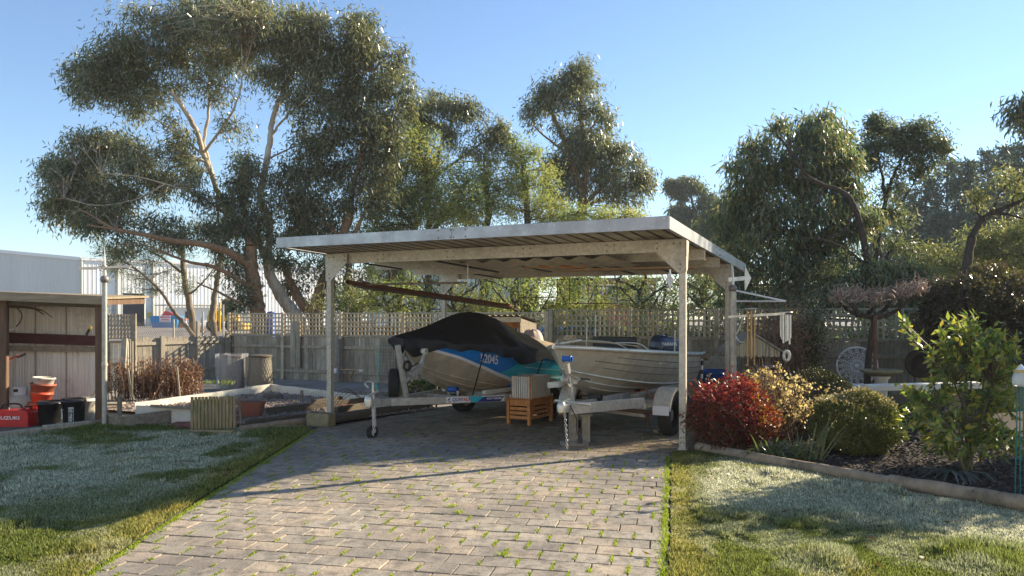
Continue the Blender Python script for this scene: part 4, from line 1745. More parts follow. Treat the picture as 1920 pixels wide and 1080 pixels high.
m.tube(smooth_path([P(-12, 695, 11.3), P(8, 682, 11.35), P(24, 671, 11.4), P(36, 667, 11.4)], 5), .013, 8)
part('frame', m, redpl, t)
m = MB()
m.bar(P(32, 670, 11.4), P(50, 663, 11.42), .02, .03)
part('blade', m, M['darkmetal'], t)
t = thing('knife', 'black and yellow handled knife tucked behind the red rail', 'knife', P(166, 622, 11.95))
m = MB()
m.bar(P(162, 628, 11.98), P(168, 617, 11.97), .02, .035)
part('sheath', m, M['black'], t)
m = MB()
m.bar(P(168, 617, 11.97), P(171, 613, 11.97), .02, .035)
part('handle', m, mat('yellow_plastic', (.55, .36, .03), None, 5, rough=.5), t)
m = MB()
m.tube(smooth_path([P(-5, 576, 11.8), P(28, 575, 11.8), P(62, 578, 11.75), P(82, 590, 11.7)], 6), [.022, .022, .021, .02, .02, .02, .02, .018, .018, .017, .016, .015, .014, .013, .012, .011, .01, .009, .008][:19], 7)
m.tube(smooth_path([P(50, 577, 11.77), P(78, 582, 11.7), P(99, 596, 11.68)], 5), [.012, .011, .011, .01, .01, .009, .008, .008, .007, .006, .005], 6)
m.tube(smooth_path([P(32, 577, 11.77), P(41, 590, 11.75), P(38, 603, 11.75), P(30, 613, 11.75)], 4), .009, 6)
solid('dry_branch', m, M['sleeper'], 'dark bare branch stored under the shed roof', 'branch')


# ------------------------------------------------------------------ weathervane posts
def weathervane(base, htop, r, label, ang, kind):
    t = thing('weathervane_post', label, 'weathervane', base, 0, 'weathervane posts')
    m = MB()
    m.tube([base, base + V(0, 0, htop)], r, 14)
    m.lathe([(r + .006, .9), (r + .006, .95)], 14, base)
    part('post', m, M['trailer'], t)
    m = MB()
    top = base + V(0, 0, htop)
    m.lathe([(.06 * math.sin(a), .045 - .06 * math.cos(a)) for a in [i * math.pi / 12 for i in range(13)]], 18, top)
    part('ball', m, mat('ball_finial' + str(kind), (.22, .20, .19), (.15, .14, .13), 8, rough=.5, metal=.3), t)
    m = MB()
    m.lathe([(.025, .09), (.02, .2), (.0, .55 if kind == 0 else .45)], 10, top)
    part('spire', m, M['bright'], t)
    d = V(math.cos(ang), math.sin(ang), 0)
    m = MB()
    if kind == 0:
        m.bar(top + V(0, 0, .2) - d * .36, top + V(0, 0, .235) + d * .36, .02, .03)
        m.bar(top + V(0, 0, .2) - d * .36, top + V(0, 0, .2) - d * .10, .012, .035)
        m.lathe([(.035, -.03), (.035, .03)], 12, top + V(0, 0, .215), V(0, 1, 0))
    else:
        m.bar(top + V(0, 0, .17) - d * .08, top + V(0, 0, .20) + d * .22, .02, .06)
        e = top + V(0, 0, .20) + d * .2
        nn = V(-d.y, d.x, 0) * .012
        tri = [V(0, 0, .17), d * .10 + V(0, 0, .0), V(0, 0, -.19), d * -.01]
        m.add([e + p - nn for p in tri] + [e + p + nn for p in tri], [(0, 1, 2, 3), (7, 6, 5, 4)] + [(i, 4 + i, 4 + (i + 1) % 4, (i + 1) % 4) for i in range(4)])
    part('arrow', m, M['bright'], t)
    return t


weathervane(P(195, 0, 10.9) * 1 and V((196 - 960) / FOC * 10.95, 10.95, 0), 2.10, .035, 'tall galvanised weathervane post beside the open shed', R(8), 0)
WV = V((1374 - 960) / FOC * 11.2, 11.2, 0)
weathervane(WV, 1.98, .052, 'galvanised weathervane post with hanging arms beside the carport', R(15), 1)
# bracket arms on the right post carry the chimes
t = thing('hanging_bracket', 'white triangular bracket arms fixed to the right weathervane post', 'bracket', WV)
tipA = P(1474, 565, 11.0)
m = MB()
m.tube([P(1380, 545, 11.18), tipA], .013, 8)
part('stay', m, M['white'], t)
m = MB()
m.tube([P(1378, 565, 11.18), tipA], .014, 8)
part('arm', m, M['bright'], t)
tipB = P(1472, 588, 10.7)
m = MB()
m.bar(P(1366, 594, 11.1), tipB, .025, .035)
part('arm', m, M['bright'], t)
m = MB()
m.tube(smooth_path([P(1394, 592, 11.0), P(1388, 612, 11.05), P(1380, 630, 11.1)], 4), .012, 8)
m.tube(smooth_path([P(1379, 629, 11.1), P(1386, 640, 11.05), P(1397, 642, 11.0)], 5), .011, 8)
part('hook', m, M['bright'], t)


def chimes(name, label, top, n, r, L, rad, mt, spread):
    t = thing(name, label, 'wind chime', top)
    m = MB()
    m.lathe([(0, -.005), (rad + .03, -.005), (rad + .03, .01), (0, .01)], 18, top)
    part('top_disc', m, M['bright'], t)
    m = MB()
    m.tube([top, top + V(0, 0, .15)], .006, 6)
    part('hanger', m, M['rust'], t)
    for i in range(n):
        a = i * 2 * math.pi / n + .3
        p = top + V(rad * math.cos(a), rad * math.sin(a), -.03)
        m = MB()
        m.tube([p, p - V(0, 0, L * (1 - spread * (((i * 2) % n) / n)))], r, 8)
        part('tube', m, mt, t)
    return t


brass = mat('brass_tube', (.40, .27, .12), (.32, .20, .085), 10, stretch=(1, 1, .2), rough=.35, metal=.5, bump=0)
silver = mat('silver_tube', (.66, .66, .66), (.56, .56, .56), 10, stretch=(1, 1, .2), rough=.3, metal=.5, bump=0)
chimes('wind_chime', 'long brass wind chime tubes hung near the weathervane post', P(1408, 579, 10.95), 6, .013, .78, .055, brass, .35)
chimes('wind_chime', 'shorter silver wind chime tubes at the end of the bracket', P(1473, 586, 10.8), 7, .014, .42, .065, silver, .3)
t = thing('hanging_bell', 'small dark bell hung from the lower bracket arm', 'bell', P(1399, 610, 11.0))
m = MB()
c = P(1399, 612, 10.98)
m.lathe([(.0, .05), (.022, .045), (.026, .0), (.034, -.03), (.03, -.03)], 14, c)
part('bell', m, M['bolt'], t)
m = MB()
m.tube([c + V(0, 0, .04), c + V(0, 0, .17)], .005, 5)
part('chain', m, M['wire'], t)
t = thing('chain_ornament', 'pale oval ring hanging on a chain below the silver chime', 'ornament', P(1475, 668, 10.8))
m = MB()
c = P(1475, 667, 10.8)
m.tube([c + V(.042 * math.cos(a), .0, .068 * math.sin(a)) for a in [i * math.pi / 10 for i in range(21)]], .019, 10, cap=False)
part('ring', m, M['whiteboard'], t)
m = MB()
m.tube([c + V(0, 0, .07), P(1475, 646, 10.8)], .004, 5)
part('chain', m, M['wire'], t)


def chain(mb, p, q, link_=.03, r=.0028):
    p, q = Vector(p), Vector(q)
    L = (q - p).length
    d = (q - p) / L
    n = max(2, int(L / (link_ * .75)))
    s = d.cross(V(.3, 1, .2)).normalized()
    s2 = d.cross(s)
    for i in range(n):
        c = p + d * (L * (i + .5) / n)
        e = s if i % 2 else s2
        pts = [c + d * link_ * .5 * math.cos(a) + e * link_ * .3 * math.sin(a) for a in [k * math.pi / 4 for k in range(9)]]
        mb.tube(pts, r, 4, cap=False)


t = thing('hanging_tray', 'shallow tray feeder hung on long chains from the bracket', 'bird feeder', P(1447, 690, 11.0))
m = MB()
tp = P(1441, 566, 11.05)
mid = P(1443, 595, 11.0)
chain(m, tp, mid, .04, .004)
tray = P(1446, 687, 11.0)
for a in (0, 2.1, 4.2):
    chain(m, mid, tray + V(.13 * math.cos(a), .13 * math.sin(a), .0), .035, .0035)
part('chain', m, M['wire'], t)
m = MB()
m.lathe([(0, -.02), (.13, -.015), (.145, .01), (.135, .012), (0, -.008)], 20, tray)
part('tray', m, M['greywood'], t)

# little gabled roof of the garden well
t = thing('garden_well', 'timber wishing well roof with scalloped gable behind the chimes', 'wishing well', V(3.9, 12.6, 0))
Yg = 12.4
m = MB()
apex = P(1413, 628, Yg)
eL, eR = P(1353, 664, Yg), P(1474, 666, Yg)
for e in (eL, eR):
    for dy in (0, .55):
        pass
    a0, e0 = apex + V(0, -.05, 0), e + V(0, -.05, 0)
    a1, e1 = apex + V(0, .6, 0), e + V(0, .6, 0)
    th = V(0, 0, .035)
    m.add([a0, e0, e1, a1, a0 + th, e0 + th, e1 + th, a1 + th], [(0, 1, 2, 3), (7, 6, 5, 4), (0, 4, 5, 1), (1, 5, 6, 2), (2, 6, 7, 3), (3, 7, 4, 0)])
part('roof', m, M['pale'], t)
m = MB()
zb = P(1413, 668, Yg).z
n_ = 9
for i in range(n_):
    x0 = eL.x + .10 + (eR.x - eL.x - .2) * i / n_
    x1 = eL.x + .10 + (eR.x - eL.x - .2) * (i + 1) / n_ - .006

    def ztop(x):
        f = (x - apex.x) / ((eR.x if x > apex.x else eL.x) - apex.x)
        return apex.z + (eR.z - apex.z) * f - .01
    pts = [(x0, ztop(x0)), (x0, min(zb + .02, ztop(x0) - .005))]
    for k in range(7):
        a = math.pi + k * math.pi / 6
        pts.append(((x0 + x1) / 2 + (x1 - x0) / 2 * math.cos(a), min(zb + .02 + .035 * math.sin(a), ztop(x0) - .004, ztop(x1) - .004)))
    pts += [(x1, ztop(x1))]
    if x0 < apex.x < x1:
        pts.append((apex.x, ztop(apex.x)))
    n2 = len(pts)
    m.add([(p[0], Yg - .015, p[1]) for p in pts] + [(p[0], Yg + .0, p[1]) for p in pts], [tuple(range(n2)), tuple(reversed(range(n2, 2 * n2)))] + [(i_, n2 + i_, n2 + (i_ + 1) % n2, (i_ + 1) % n2) for i_ in range(n2)])
part('gable', m, mat('gable_boards', (.48, .43, .30), (.36, .31, .21), 5, stretch=(6, 6, .6), rough=.85, bump=.2), t)
for x in (eL.x + .22, eR.x - .22):
    m = MB()
    m.box((x, Yg + .28, zb / 2 + .05), (.07, .07, zb + .1))
    part('post', m, M['greywood'], t)
m = MB()
m.lathe([(.4, 0), (.4, .5), (.46, .5), (.46, .56), (.34, .56), (.34, .3)], 20, V(apex.x, Yg + .28, 0))
part('well', m, M['concrete'], t)
# blue tub and grey sheet at the rear right of the carport
t = thing('blue_tub', 'blue plastic tub behind the right carport post', 'tub', V(3.75, 13.6, 0))
b_ = V((1338 - 960) / FOC * 13.3, 13.3, 0)
m = MB()
m.lathe([(.0, 0), (.25, 0), (.30, .60), (.33, .62), (.33, .68), (.29, .68), (.26, .1), (0, .1)], 26, b_)
part('body', m, M['bluepl'], t)
m = MB()
m.box((b_.x + .05, b_.y + .35, .55), (.85, .03, .72), -.4)
solid('grey_sheet', m, M['trailer'], 'plain grey sheet standing behind the blue tub', 'sheet')

# ------------------------------------------------------------------ two slatted timber boxes in the carport
A0 = V(-.05, 11.36, 0)
dF = (V(.255, 11.17, 0) - A0)
dS = V(.345, .53, 0)
dFu, dSu = dF.normalized(), dS.normalized()
t = thing('slatted_bench', 'orange oiled timber slatted box bench under the carport', 'slatted bench', A0 + dF / 2 + dS / 2)
H_ = .385
for (i, j) in ((0, 0), (1, 0), (0, 1), (1, 1)):
    c = A0 + dF * i + dS * j
    m = MB()
    m.frame_box(c + V(0, 0, H_ / 2), dFu * .024, dSu * .024, V(0, 0, H_ / 2), .003)
    part('leg', m, M['orange'], t)
for z in (.12, .185, .25, .315, .36):
    for (p, q) in ((A0, A0 + dF), (A0 + dF, A0 + dF + dS), (A0 + dS, A0 + dF + dS), (A0, A0 + dS)):
        m = MB()
        dd = (q - p).normalized()
        m.bar(p + dd * .026 + V(0, 0, z), q - dd * .026 + V(0, 0, z), .014, .046, b=.002)
        part('slat', m, M['orange'], t)
for k in range(6):
    m = MB()
    f = (k + .5) / 6
    m.bar(A0 + dS * (f * 1.0) - dFu * .03 + V(0, 0, H_ + .010), A0 + dF + dS * f + dFu * .03 + V(0, 0, H_ + .010), dS.length / 6 * .9, .016, b=.002)
    part('top_slat', m, M['orange'], t)
B0 = A0 + dFu * .06 + dSu * .02 + V(0, 0, H_ + .02)
eF, eS = dFu * .30, dSu * .55
t = thing('slatted_crate', 'whitewashed slatted crate standing on the orange bench', 'crate', B0 + eF / 2 + eS / 2)
hc = .325
for (i, j) in ((0, 0), (1, 0), (0, 1), (1, 1)):
    m = MB()
    m.frame_box(B0 + eF * i + eS * j + V(0, 0, hc / 2), dFu * .014, dSu * .014, V(0, 0, hc / 2))
    part('corner_post', m, M['orange'], t)
for (p, q, k) in ((B0, B0 + eF, 8), (B0 + eF, B0 + eF + eS, 11), (B0 + eS, B0 + eF + eS, 8), (B0, B0 + eS, 11)):
    d_ = (q - p)
    nn = V(0, 0, 1).cross(d_).normalized()
    for i in range(k):
        c = p + d_ * ((i + .5) / k) - nn * .018
        m = MB()
        m.frame_box(c + V(0, 0, hc / 2), d_ / k / 2 * .68, nn * .005, V(0, 0, hc / 2 - .003))
        part('slat', m, M['whitewash'], t)
    for z in (.03, hc - .03):
        m = MB()
        m.bar(p + V(0, 0, z), q + V(0, 0, z), .02, .035)
        part('rail', m, M['orange'], t)
# ------------------------------------------------------------------ boats on trailers
class Hull:
    def __init__(s, bow, a, L, B, Bc, zg, zc, zk, stem=(.055, .14), sheer=.0, full=.52):
        s.o, s.a, s.L = Vector(bow), Vector(a).normalized(), L
        s.r = V(s.a.y, -s.a.x, 0)
        s.B, s.Bc, s.zg, s.zc, s.zk, s.stem, s.sheer, s.full = B, Bc, zg, zc, zk, stem, sheer, full

    def W(s, x, y, z):
        return V(s.o.x, s.o.y, 0) + s.a * x + s.r * y + V(0, 0, z)

    def gun(s, k):
        x = k * s.L
        f = 1 - (1 - min(k / s.full, 1)) ** 2.1
        y = s.B * f * (1 - .08 * max(0, (k - s.full) / (1 - s.full)) ** 1.5)
        z = s.zg[0] + (s.zg[1] - s.zg[0]) * k - s.sheer * math.sin(math.pi * k)
        return x, y, z

    def chine(s, k):
        x = s.L * (s.stem[0] + (1 - s.stem[0]) * k)
        y = s.Bc * (1 - (1 - min(k / .62, 1)) ** 1.7)
        z = s.zc[1] + (s.zc[0] - s.zc[1]) * (1 - k) ** 2.3
        return x, y, z

    def keel(s, k):
        x = s.L * (s.stem[1] + (1 - s.stem[1]) * k)
        z = s.zk[1] + (s.zk[0] - s.zk[1]) * (1 - min(k / .42, 1)) ** 2.2
        return x, 0.0, z

    def loc(s, k, t, off=0.0):
        """k bow..stern, t 0 keel, 1 chine, 2 gunwale"""
        if t <= 1:
            p, q, u = s.keel(k), s.chine(k), t
            bulge = .055 * math.sin(math.pi * u) * (1 - k * .6)
        else:
            p, q, u = s.chine(k), s.gun(k), t - 1
            bulge = .025 * math.sin(math.pi * u)
        x = p[0] + (q[0] - p[0]) * u
        y = p[1] + (q[1] - p[1]) * u
        z = p[2] + (q[2] - p[2]) * u
        fac = min(1, k / .12)
        if t <= 1:
            z -= bulge * .6 * fac
            y += bulge * .5 * fac
        else:
            y += bulge * fac
        return V(x, y, z)

    def pt(s, k, t, side=1, off=0.0):
        p = s.loc(k, t)
        if off:
            e = 1e-3
            du = s.loc(min(k + e, 1), t) - s.loc(max(k - e, 0), t)
            dv = s.loc(k, min(t + e, 2)) - s.loc(k, max(t - e, 0))
            n = du.cross(dv)
            if n.length > 1e-9:
                n.normalize()
                if n.y < 0:
                    n = -n
                p = p + n * off
        return s.W(p.x, p.y * side, p.z)

    def shell(s, t0=0, t1=2, k0=0, k1=1, side=1, off=0, nk=40, nt=14):
        m = MB()
        m.grid(lambda u, v: s.pt(k0 + (k1 - k0) * u, t0 + (t1 - t0) * v, side, off), nk, nt, flip=(side < 0))
        return m


def tyre(mb_t, mb_r, c, ax, r, w, rim):
    c, ax = Vector(c), Vector(ax).normalized()
    prof = [(rim, -w * .40), (rim + .02, -w * .5), (r * .86, -w * .52), (r * .97, -w * .42), (r, -w * .28), (r, w * .28), (r * .97, w * .42), (r * .86, w * .52), (rim + .02, w * .5), (rim, w * .40)]
    mb_t.lathe(prof, 32, c, ax)
    for k in range(32):
        a = k * math.pi / 16
        ref = V(0, 0, 1)
        b = ax.cross(ref).normalized()
        d = ref * math.cos(a) + b * math.sin(a)
        for sgn in (-1, 1):
            mb_t.frame_box(c + d * (r + .001) + ax * sgn * w * .16, ax * w * .13, d.cross(ax) * .012, d * .004)
    mb_r.lathe([(rim, -w * .38), (rim * .92, -w * .30), (rim * .55, w * .12), (rim * .30, w * .18), (0, w * .2)], 24, c, ax)


def mudguard(m, c, a, up, wid, R0):
    pts = []
    for i in range(13):
        th = R(8) + (R(172) - R(8)) * i / 12
        pts.append(Vector(c) + a * (-R0 * math.cos(th)) * 1.02 + V(0, 0, R0 * math.sin(th)))
    n = len(pts)
    s = Vector(up)
    vs = [p - s * wid / 2 for p in pts] + [p + s * wid / 2 for p in pts]
    m.add(vs, [(i, i + 1, n + i + 1, n + i) for i in range(n - 1)], True)
    for sg in (-1, 1):
        inner = [Vector(c) + (p - Vector(c)) * .86 + s * sg * wid / 2 for p in pts]
        m.add([p + s * sg * wid / 2 for p in pts] + inner, [(i, i + 1, n + i + 1, n + i) for i in range(n - 1)])


class Frame:
    def __init__(s, o, a):
        s.o = V(o[0], o[1], 0)
        s.a = Vector(a).normalized()
        s.r = V(s.a.y, -s.a.x, 0)

    def __call__(s, x, y, z):
        return s.o + s.a * x + s.r * y + V(0, 0, z)


def bolt_parts(pts, nrm, parent, r=.009):
    for p in pts:
        m = MB()
        m.lathe([(0, .008), (r, .008), (r * 1.15, 0)], 8, p, nrm)
        part('bolt', m, M['bolt'], parent)


def quadstrip(m, pts_a, pts_b):
    n = len(pts_a)
    m.add(list(pts_a) + list(pts_b), [(i, i + 1, n + i + 1, n + i) for i in range(n - 1)])


# ---- blue boat
def build_blue_boat():
    a1 = V(.62, .785, 0)
    h = Hull((-1.60, 10.9, 0), a1, 4.6, .85, .66, (1.27, .80), (.98, .37), (.70, .30), stem=(.05, .10), sheer=.0, full=.6)
    t = thing('covered_boat', 'blue and bare aluminium runabout under a black cover, numbered 52045', 'boat', h.W(2.2, 0, .4))
    m = MB()
    for s in (1, -1):
        m.merge(h.shell(side=s))
    # transom
    k = [h.pt(1, i / 8, 1) for i in range(17)] + [h.pt(1, i / 8, -1) for i in reversed(range(17))]
    m.add(k, [tuple(range(len(k)))])
    hull = part('hull', m, M['alu'], t)

    # stripe line (t as a function of k): from near the gunwale at the bow down to the chine aft
    def tl(k):
        pts = [(0, 1.76), (.08, 1.74), (.15, 1.62), (.24, 1.40), (.32, 1.22), (.40, 1.09), (.5, 1.02), (1, 1.0)]
        for (k0, v0), (k1, v1) in zip(pts, pts[1:]):
            if k <= k1:
                f = (k - k0) / (k1 - k0)
                f = f * f * (3 - 2 * f) * .35 + f * .65
                return v0 + (v1 - v0) * f
        return 1.0
    for s in (1, -1):
        m = MB()
        m.grid(lambda u, v: h.pt(u, tl(u) + (1.985 - tl(u)) * v, s, .004), 60, 8, flip=(s < 0))
        part('topside', m, M['blue'], t)
        m = MB()
        m.grid(lambda u, v: h.pt(u, tl(u) - .10 * (1 - .35 * u) + .12 * (1 - .35 * u) * v, s, .008), 60, 3, flip=(s < 0))
        part('boot_stripe', m, M['white'], t)
        # teal flash with a jagged leading edge, widening aft
        m = MB()

        def flash(u, v):
            k0 = .32 + .10 * v
            k = k0 + (.985 - k0) * u
            tt = tl(k) + .03 + (1.80 - .12 * u - tl(k) - .03) * v
            return h.pt(k, tt, s, .007)
        m.grid(flash, 40, 6, flip=(s < 0))
        part('flash', m, M['teal'], t)
        m = MB()
        m.grid(lambda u, v: h.pt(.42 + .58 * u, 1.86 + .05 * v, s, .010), 24, 2, flip=(s < 0))
        m.grid(lambda u, v: h.pt(.36 + .16 * u, 1.74 + .022 * v - .03 * u, s, .010), 14, 1, flip=(s < 0))
        m.grid(lambda u, v: h.pt(.40 + .16 * u, 1.30 + .02 * v * (1 - u), s, .010), 14, 1, flip=(s < 0))
        m.grid(lambda u, v: h.pt(.42 + .45 * u, 1.52 + .012 * v, s, .010), 24, 1, flip=(s < 0))
        part('pinstripe', m, M['white'], t)
        # pressed strakes on the bottom
        for tt, k0 in ((.30, .10), (.56, .04), (.80, .02)):
            m = MB()
            m.tube([h.pt(k0 + (1 - k0) * i / 36, tt, s, .004) for i in range(37)], .011, 6)
            part('strake', m, M['alu'], hull)
        m = MB()
        m.tube([h.pt(i / 50, 2, s, .0) for i in range(51)], .026, 8)
        part('gunwale', m, M['bright'], t)
        # registration number on the topside
        tx = text_mb('52045', .205, .0005, .004)
        o = MB()
        for f in tx.f:
            pass
        L_ = h.L

        def mapv(v):
            x, y, z = v
            k = .272 + (x if s > 0 else -x) * .62 / L_
            return h.pt(k, 1.63 + y / .52, s, .013 + z)
        o.add([mapv(v) for v in tx.v], tx.f)
        part('registration_number', o, M['white'], t)
    m = MB()
    m.tube([h.pt(0, 2 * i / 14, 1) + V(0, 0, 0) for i in range(15)], .018, 8)
    part('stem_bar', m, M['bright'], hull)

    # cover: tent over a ridge pole with a hanging hem
    hl = [(-.05, 1.34), (.0, 1.36), (.1, 1.45), (.2, 1.59), (.27, 1.675), (.33, 1.69), (.40, 1.66), (.5, 1.53), (.6, 1.36), (.7, 1.24), (.85, 1.10), (1.02, .98)]

    def ridge(k):
        for (k0, v0), (k1, v1) in zip(hl, hl[1:]):
            if k <= k1:
                f = (k - k0) / (k1 - k0)
                return v0 + (v1 - v0) * f
        return hl[-1][1]

    def cov(u, v):
        k = -.02 + 1.02 * u
        kk = max(k, 0)
        w = (v - .5) * 2
        sgn = 1 if w >= 0 else -1
        w = abs(w)
        x, y, z = h.gun(kk)
        x += min(k, 0) * h.L
        y = max(y, .10) + .045
        zr = ridge(k)
        skirt = .74
        hem = .09 + .018 * math.sin(k * 26 + sgn) + .014 * math.sin(k * 47) + .012 * math.sin(k * 83)
        hem += .10 * math.exp(-((k - .04) / .045) ** 2) + .13 * math.exp(-((k - .40) / .06) ** 2) - .03 * math.exp(-((k - .24) / .08) ** 2)
        fold = mnoise.noise(V(k * 9, w * 2 + sgn * 5, 1.7)) * .035 + mnoise.noise(V(k * 30, w * 4, 3.1)) * .010 + .008 * math.sin(k * 70 + w * 9 + 3 * mnoise.noise(V(k * 5, w * 3, 0)))
        if w < skirt:
            f = w / skirt
            yy = y * f
            prof = (1 - f) ** (1.15 if k > .15 else .9)
            # flat top around the peak then a straight slope, sagging between supports
            zz = z + .045 + (zr - z - .045) * prof - .035 * math.sin(math.pi * f) * (1 if .4 < k < .95 else .4)
            zz += fold * (.25 + f)
            zz += .022 * math.sin(k * 60 + f * 3) * math.exp(-((k - .36) / .06) ** 2) * f
        else:
            f = (w - skirt) / (1 - skirt)
            yy = y + .022 * math.sin(k * 44 + sgn) * f + .018 * math.sin(k * 90) * f + fold * f
            zz = z + .045 + fold * .4 - (hem + .045) * f - .012 * math.sin(f * 3.14)
            if k < .08:
                yy += .03 * math.sin(f * 3.14)
        return h.W(x + fold * .5, sgn * yy, zz)
    m = MB()
    m.grid(lambda u, v: cov(.48 * u, v), 90, 60, flip=False)
    # front flap closing the bow
    c = part('boat_cover', m, M['cover'], t)
    m = MB()
    m.grid(lambda u, v: cov(.465 + .515 * u, v) - V(0, 0, .006 * (1 if u < .1 else 0)), 60, 60, flip=False)
    part('cover_tail', m, M['dusty'], t, label='dusty faded brown rear part of the boat cover')
    m = MB()
    flap = [cov(0, i / 60) for i in range(61)]
    quadstrip(m, flap[:31], list(reversed(flap[30:])))
    part('cover_flap', m, M['cover'], c)
    for u in (.30, .62):
        m = MB()
        m.tube([cov(.48 * u, i / 60) + V(0, 0, .004) for i in range(61)], .005, 4)
        part('seam', m, M['strap'], c)
    for k in (.25, .50, .70):
        m = MB()
        tp_ = h.pt(k, 1.93, 1, .05)
        bt_ = h.W(k * h.L - (.35 if k < .4 else .05), h.Bc + .0, .42)
        m.bar(tp_, bt_, .028, .004, up=h.r)
        part('tie_strap', m, M['strap'], t)
    # covered outboard / console bulge at the stern, pale lavender cloth
    m = MB()

    def bulge(u, v):
        th, ph = u * 2 * math.pi, v * math.pi / 2
        cx = h.L * .72
        rr = .24 * math.cos(ph) ** .6
        return h.W(cx + rr * math.cos(th) * 1.0, -.12 + rr * math.sin(th) * .85, .96 + .42 * math.sin(ph) ** .8 + .012 * math.sin(th * 9))
    m.grid(bulge, 36, 10)
    part('motor_cover', m, mat('lavender_cloth', (.42, .37, .39), (.34, .30, .31), 6, rough=.85, bump=.2), t)
    return h, t


H1, boat1 = build_blue_boat()


def build_trailer_one():
    f = Frame((-1.88, 10.08), (.60, .80, 0))
    t = thing('boat_trailer', 'galvanised trailer with brand stickers carrying the covered blue boat', 'trailer', f(0, 0, 0))
    zt = .45
    m = MB()
    m.bar(f(.05, 0, zt), f(.75, 0, zt), .08, .10, b=.006)
    part('drawbar', m, M['trailer'], t)
    rails = {}
    for s in (1, -1):
        m = MB()
        a0, a1, a2 = f(.35, .03 * s, zt), f(2.05, .66 * s, zt - .045), f(4.3, .68 * s, zt - .06)
        m.bar(a0, a1, .05, .105, b=.005)
        m.bar(a1 - f.a * .02, a2, .05, .10, b=.005)
        rails[s] = part('side_rail', m, M['trailer'], t)
    m = MB()
    for x in (.75, 1.5, 2.2, 3.0, 3.6, 4.25):
        w = .66 if x > 2.05 else .03 + .63 * (x - .35) / 1.7
        mm = MB()
        mm.bar(f(x, -w, zt - .03), f(x, w, zt - .03), .05, .06)
        part('cross_member', mm, M['trailer'], t)
    # coupling head with handle, chain
    m = MB()
    m.lathe([(.055, -.06), (.06, .02), (.05, .07), (.02, .10), (0, .10)], 16, f(-.02, 0, zt + .03))
    m.bar(f(-.05, 0, zt + .02), f(.16, 0, zt + .04), .09, .07, b=.01)
    m.bar(f(-.03, 0, zt + .11), f(.14, 0, zt + .17), .035, .025)
    part('coupling', m, M['bright'], t)
    m = MB()
    m.tube([f(.08, -.02, zt + .05), f(.08, -.02, zt + .28)], .02, 8)
    m.tube(smooth_path([f(.08, -.02, zt + .28), f(.0, -.05, zt + .30), f(-.06, -.02, zt + .27), f(-.04, .02, zt + .22)], 5), .012, 6)
    part('jack_crank', m, M['bright'], t)
    m = MB()
    m.tube([f(.02, .05, zt - .04), f(.03, .06, .16)], .028, 10)
    m.tube([f(.03, .06, .2), f(.03, .06, .08)], .02, 10)
    jl = part('jockey_leg', m, M['trailer'], t)
    wt, wr = MB(), MB()
    tyre(wt, wr, f(.0, .05, .085), f.r, .085, .06, .045)
    part('jockey_wheel', wt, M['rubber'], t)
    part('wheel_hub', wr, M['trailer'], jl)
    m = MB()
    chain(m, f(.0, .09, zt - .02), f(-.03, .10, .05), .045, .006)
    part('safety_chain', m, M['bright'], t)
    # spare wheel strapped upright
    wt, wr = MB(), MB()
    tyre(wt, wr, V(-1.65, 10.66, .665), V(1, .12, 0), .215, .14, .12)
    sp = part('spare_wheel', wt, M['rubber'], t)
    part('rim', wr, M['trailer'], sp)
    # winch post
    m = MB()
    m.bar(f(.62, .06, zt + .03), f(.45, .06, 1.22), .06, .06, up=f.a, b=.004)
    m.bar(f(.60, .06, .72), f(.95, .06, .95), .04, .05, up=V(0, 0, 1))
    m.bar(f(.72, .06, .70), f(.58, .06, 1.05), .04, .04)
    m.bar(f(.85, .06, .80), f(1.0, .06, 1.12), .035, .035, up=f.a)
    wp = part('winch_post', m, M['trailer'], t)
    m = MB()
    m.lathe([(.08, -.05), (.08, -.04), (.045, -.035), (.045, .035), (.08, .04), (.08, .05)], 16, f(.60, .06, .93), f.r)
    m.tube([f(.6, .12, .93), f(.6, .20, .93), f(.70, .20, .97)], .011, 6)
    part('winch', m, M['darkmetal'], wp)
    m = MB()
    m.lathe([(.03, -.035), (.042, -.035), (.036, 0), (.042, .035), (.03, .035)], 14, f(.98, .06, 1.12), f.r)
    part('bow_roller', m, M['whiteboard'], wp)
    for x, sx in ((1.55, .0), (2.75, .3)):
        m = MB()
        m.lathe([(.036, -.08), (.046, -.08), (.036, 0), (.046, .08), (.036, .08)], 16, f(x, sx * .5 + .1, zt + .085), f.r)
        part('keel_roller', m, M['bluepl'], t)
        m = MB()
        for s in (-1, 1):
            m.bar(f(x, sx * .5 + .1 + s * .09, zt - .02), f(x, sx * .5 + .1 + s * .09, zt + .07), .02, .03)
        part('roller_bracket', m, M['trailer'], t)
    for s in (1, -1):
        m = MB()
        m.bar(f(1.9, .40 * s, zt + .03), f(4.2, .46 * s, zt + .03), .08, .06, b=.008)
        part('bunk', m, M['whiteboard'], t)
    # wheels, guards
    for s in (1, -1):
        c = f(2.92, .86 * s, .275)
        wt, wr = MB(), MB()
        tyre(wt, wr, c, f.r * s, .275, .165, .165)
        w_ = part('wheel', wt, M['rubber'], t)
        m = MB()
        for k in range(5):
            a = k * 2 * math.pi / 5
            d = f.a * math.cos(a) + V(0, 0, math.sin(a))
            m.bar(c + f.r * s * .05, c + f.r * s * .05 + d * .15, .045, .02, up=f.r)
        m.merge(wr)
        part('rim', m, M['bright'], w_)
        m = MB()
        mudguard(m, c + V(0, 0, .03), f.a, f.r, .21, .34)
        part('mudguard', m, M['whiteboard'], t)
    m = MB()
    m.tube([f(2.92, -.86, .275), f(2.92, .86, .275)], .025, 8)
    part('axle', m, M['trailer'], t)
    # stickers on the near rail
    a0, a1, a2 = f(.35, .03, zt), f(2.05, .66, zt - .045), f(4.3, .68, zt - .06)
    d = (a1 - a0).normalized()
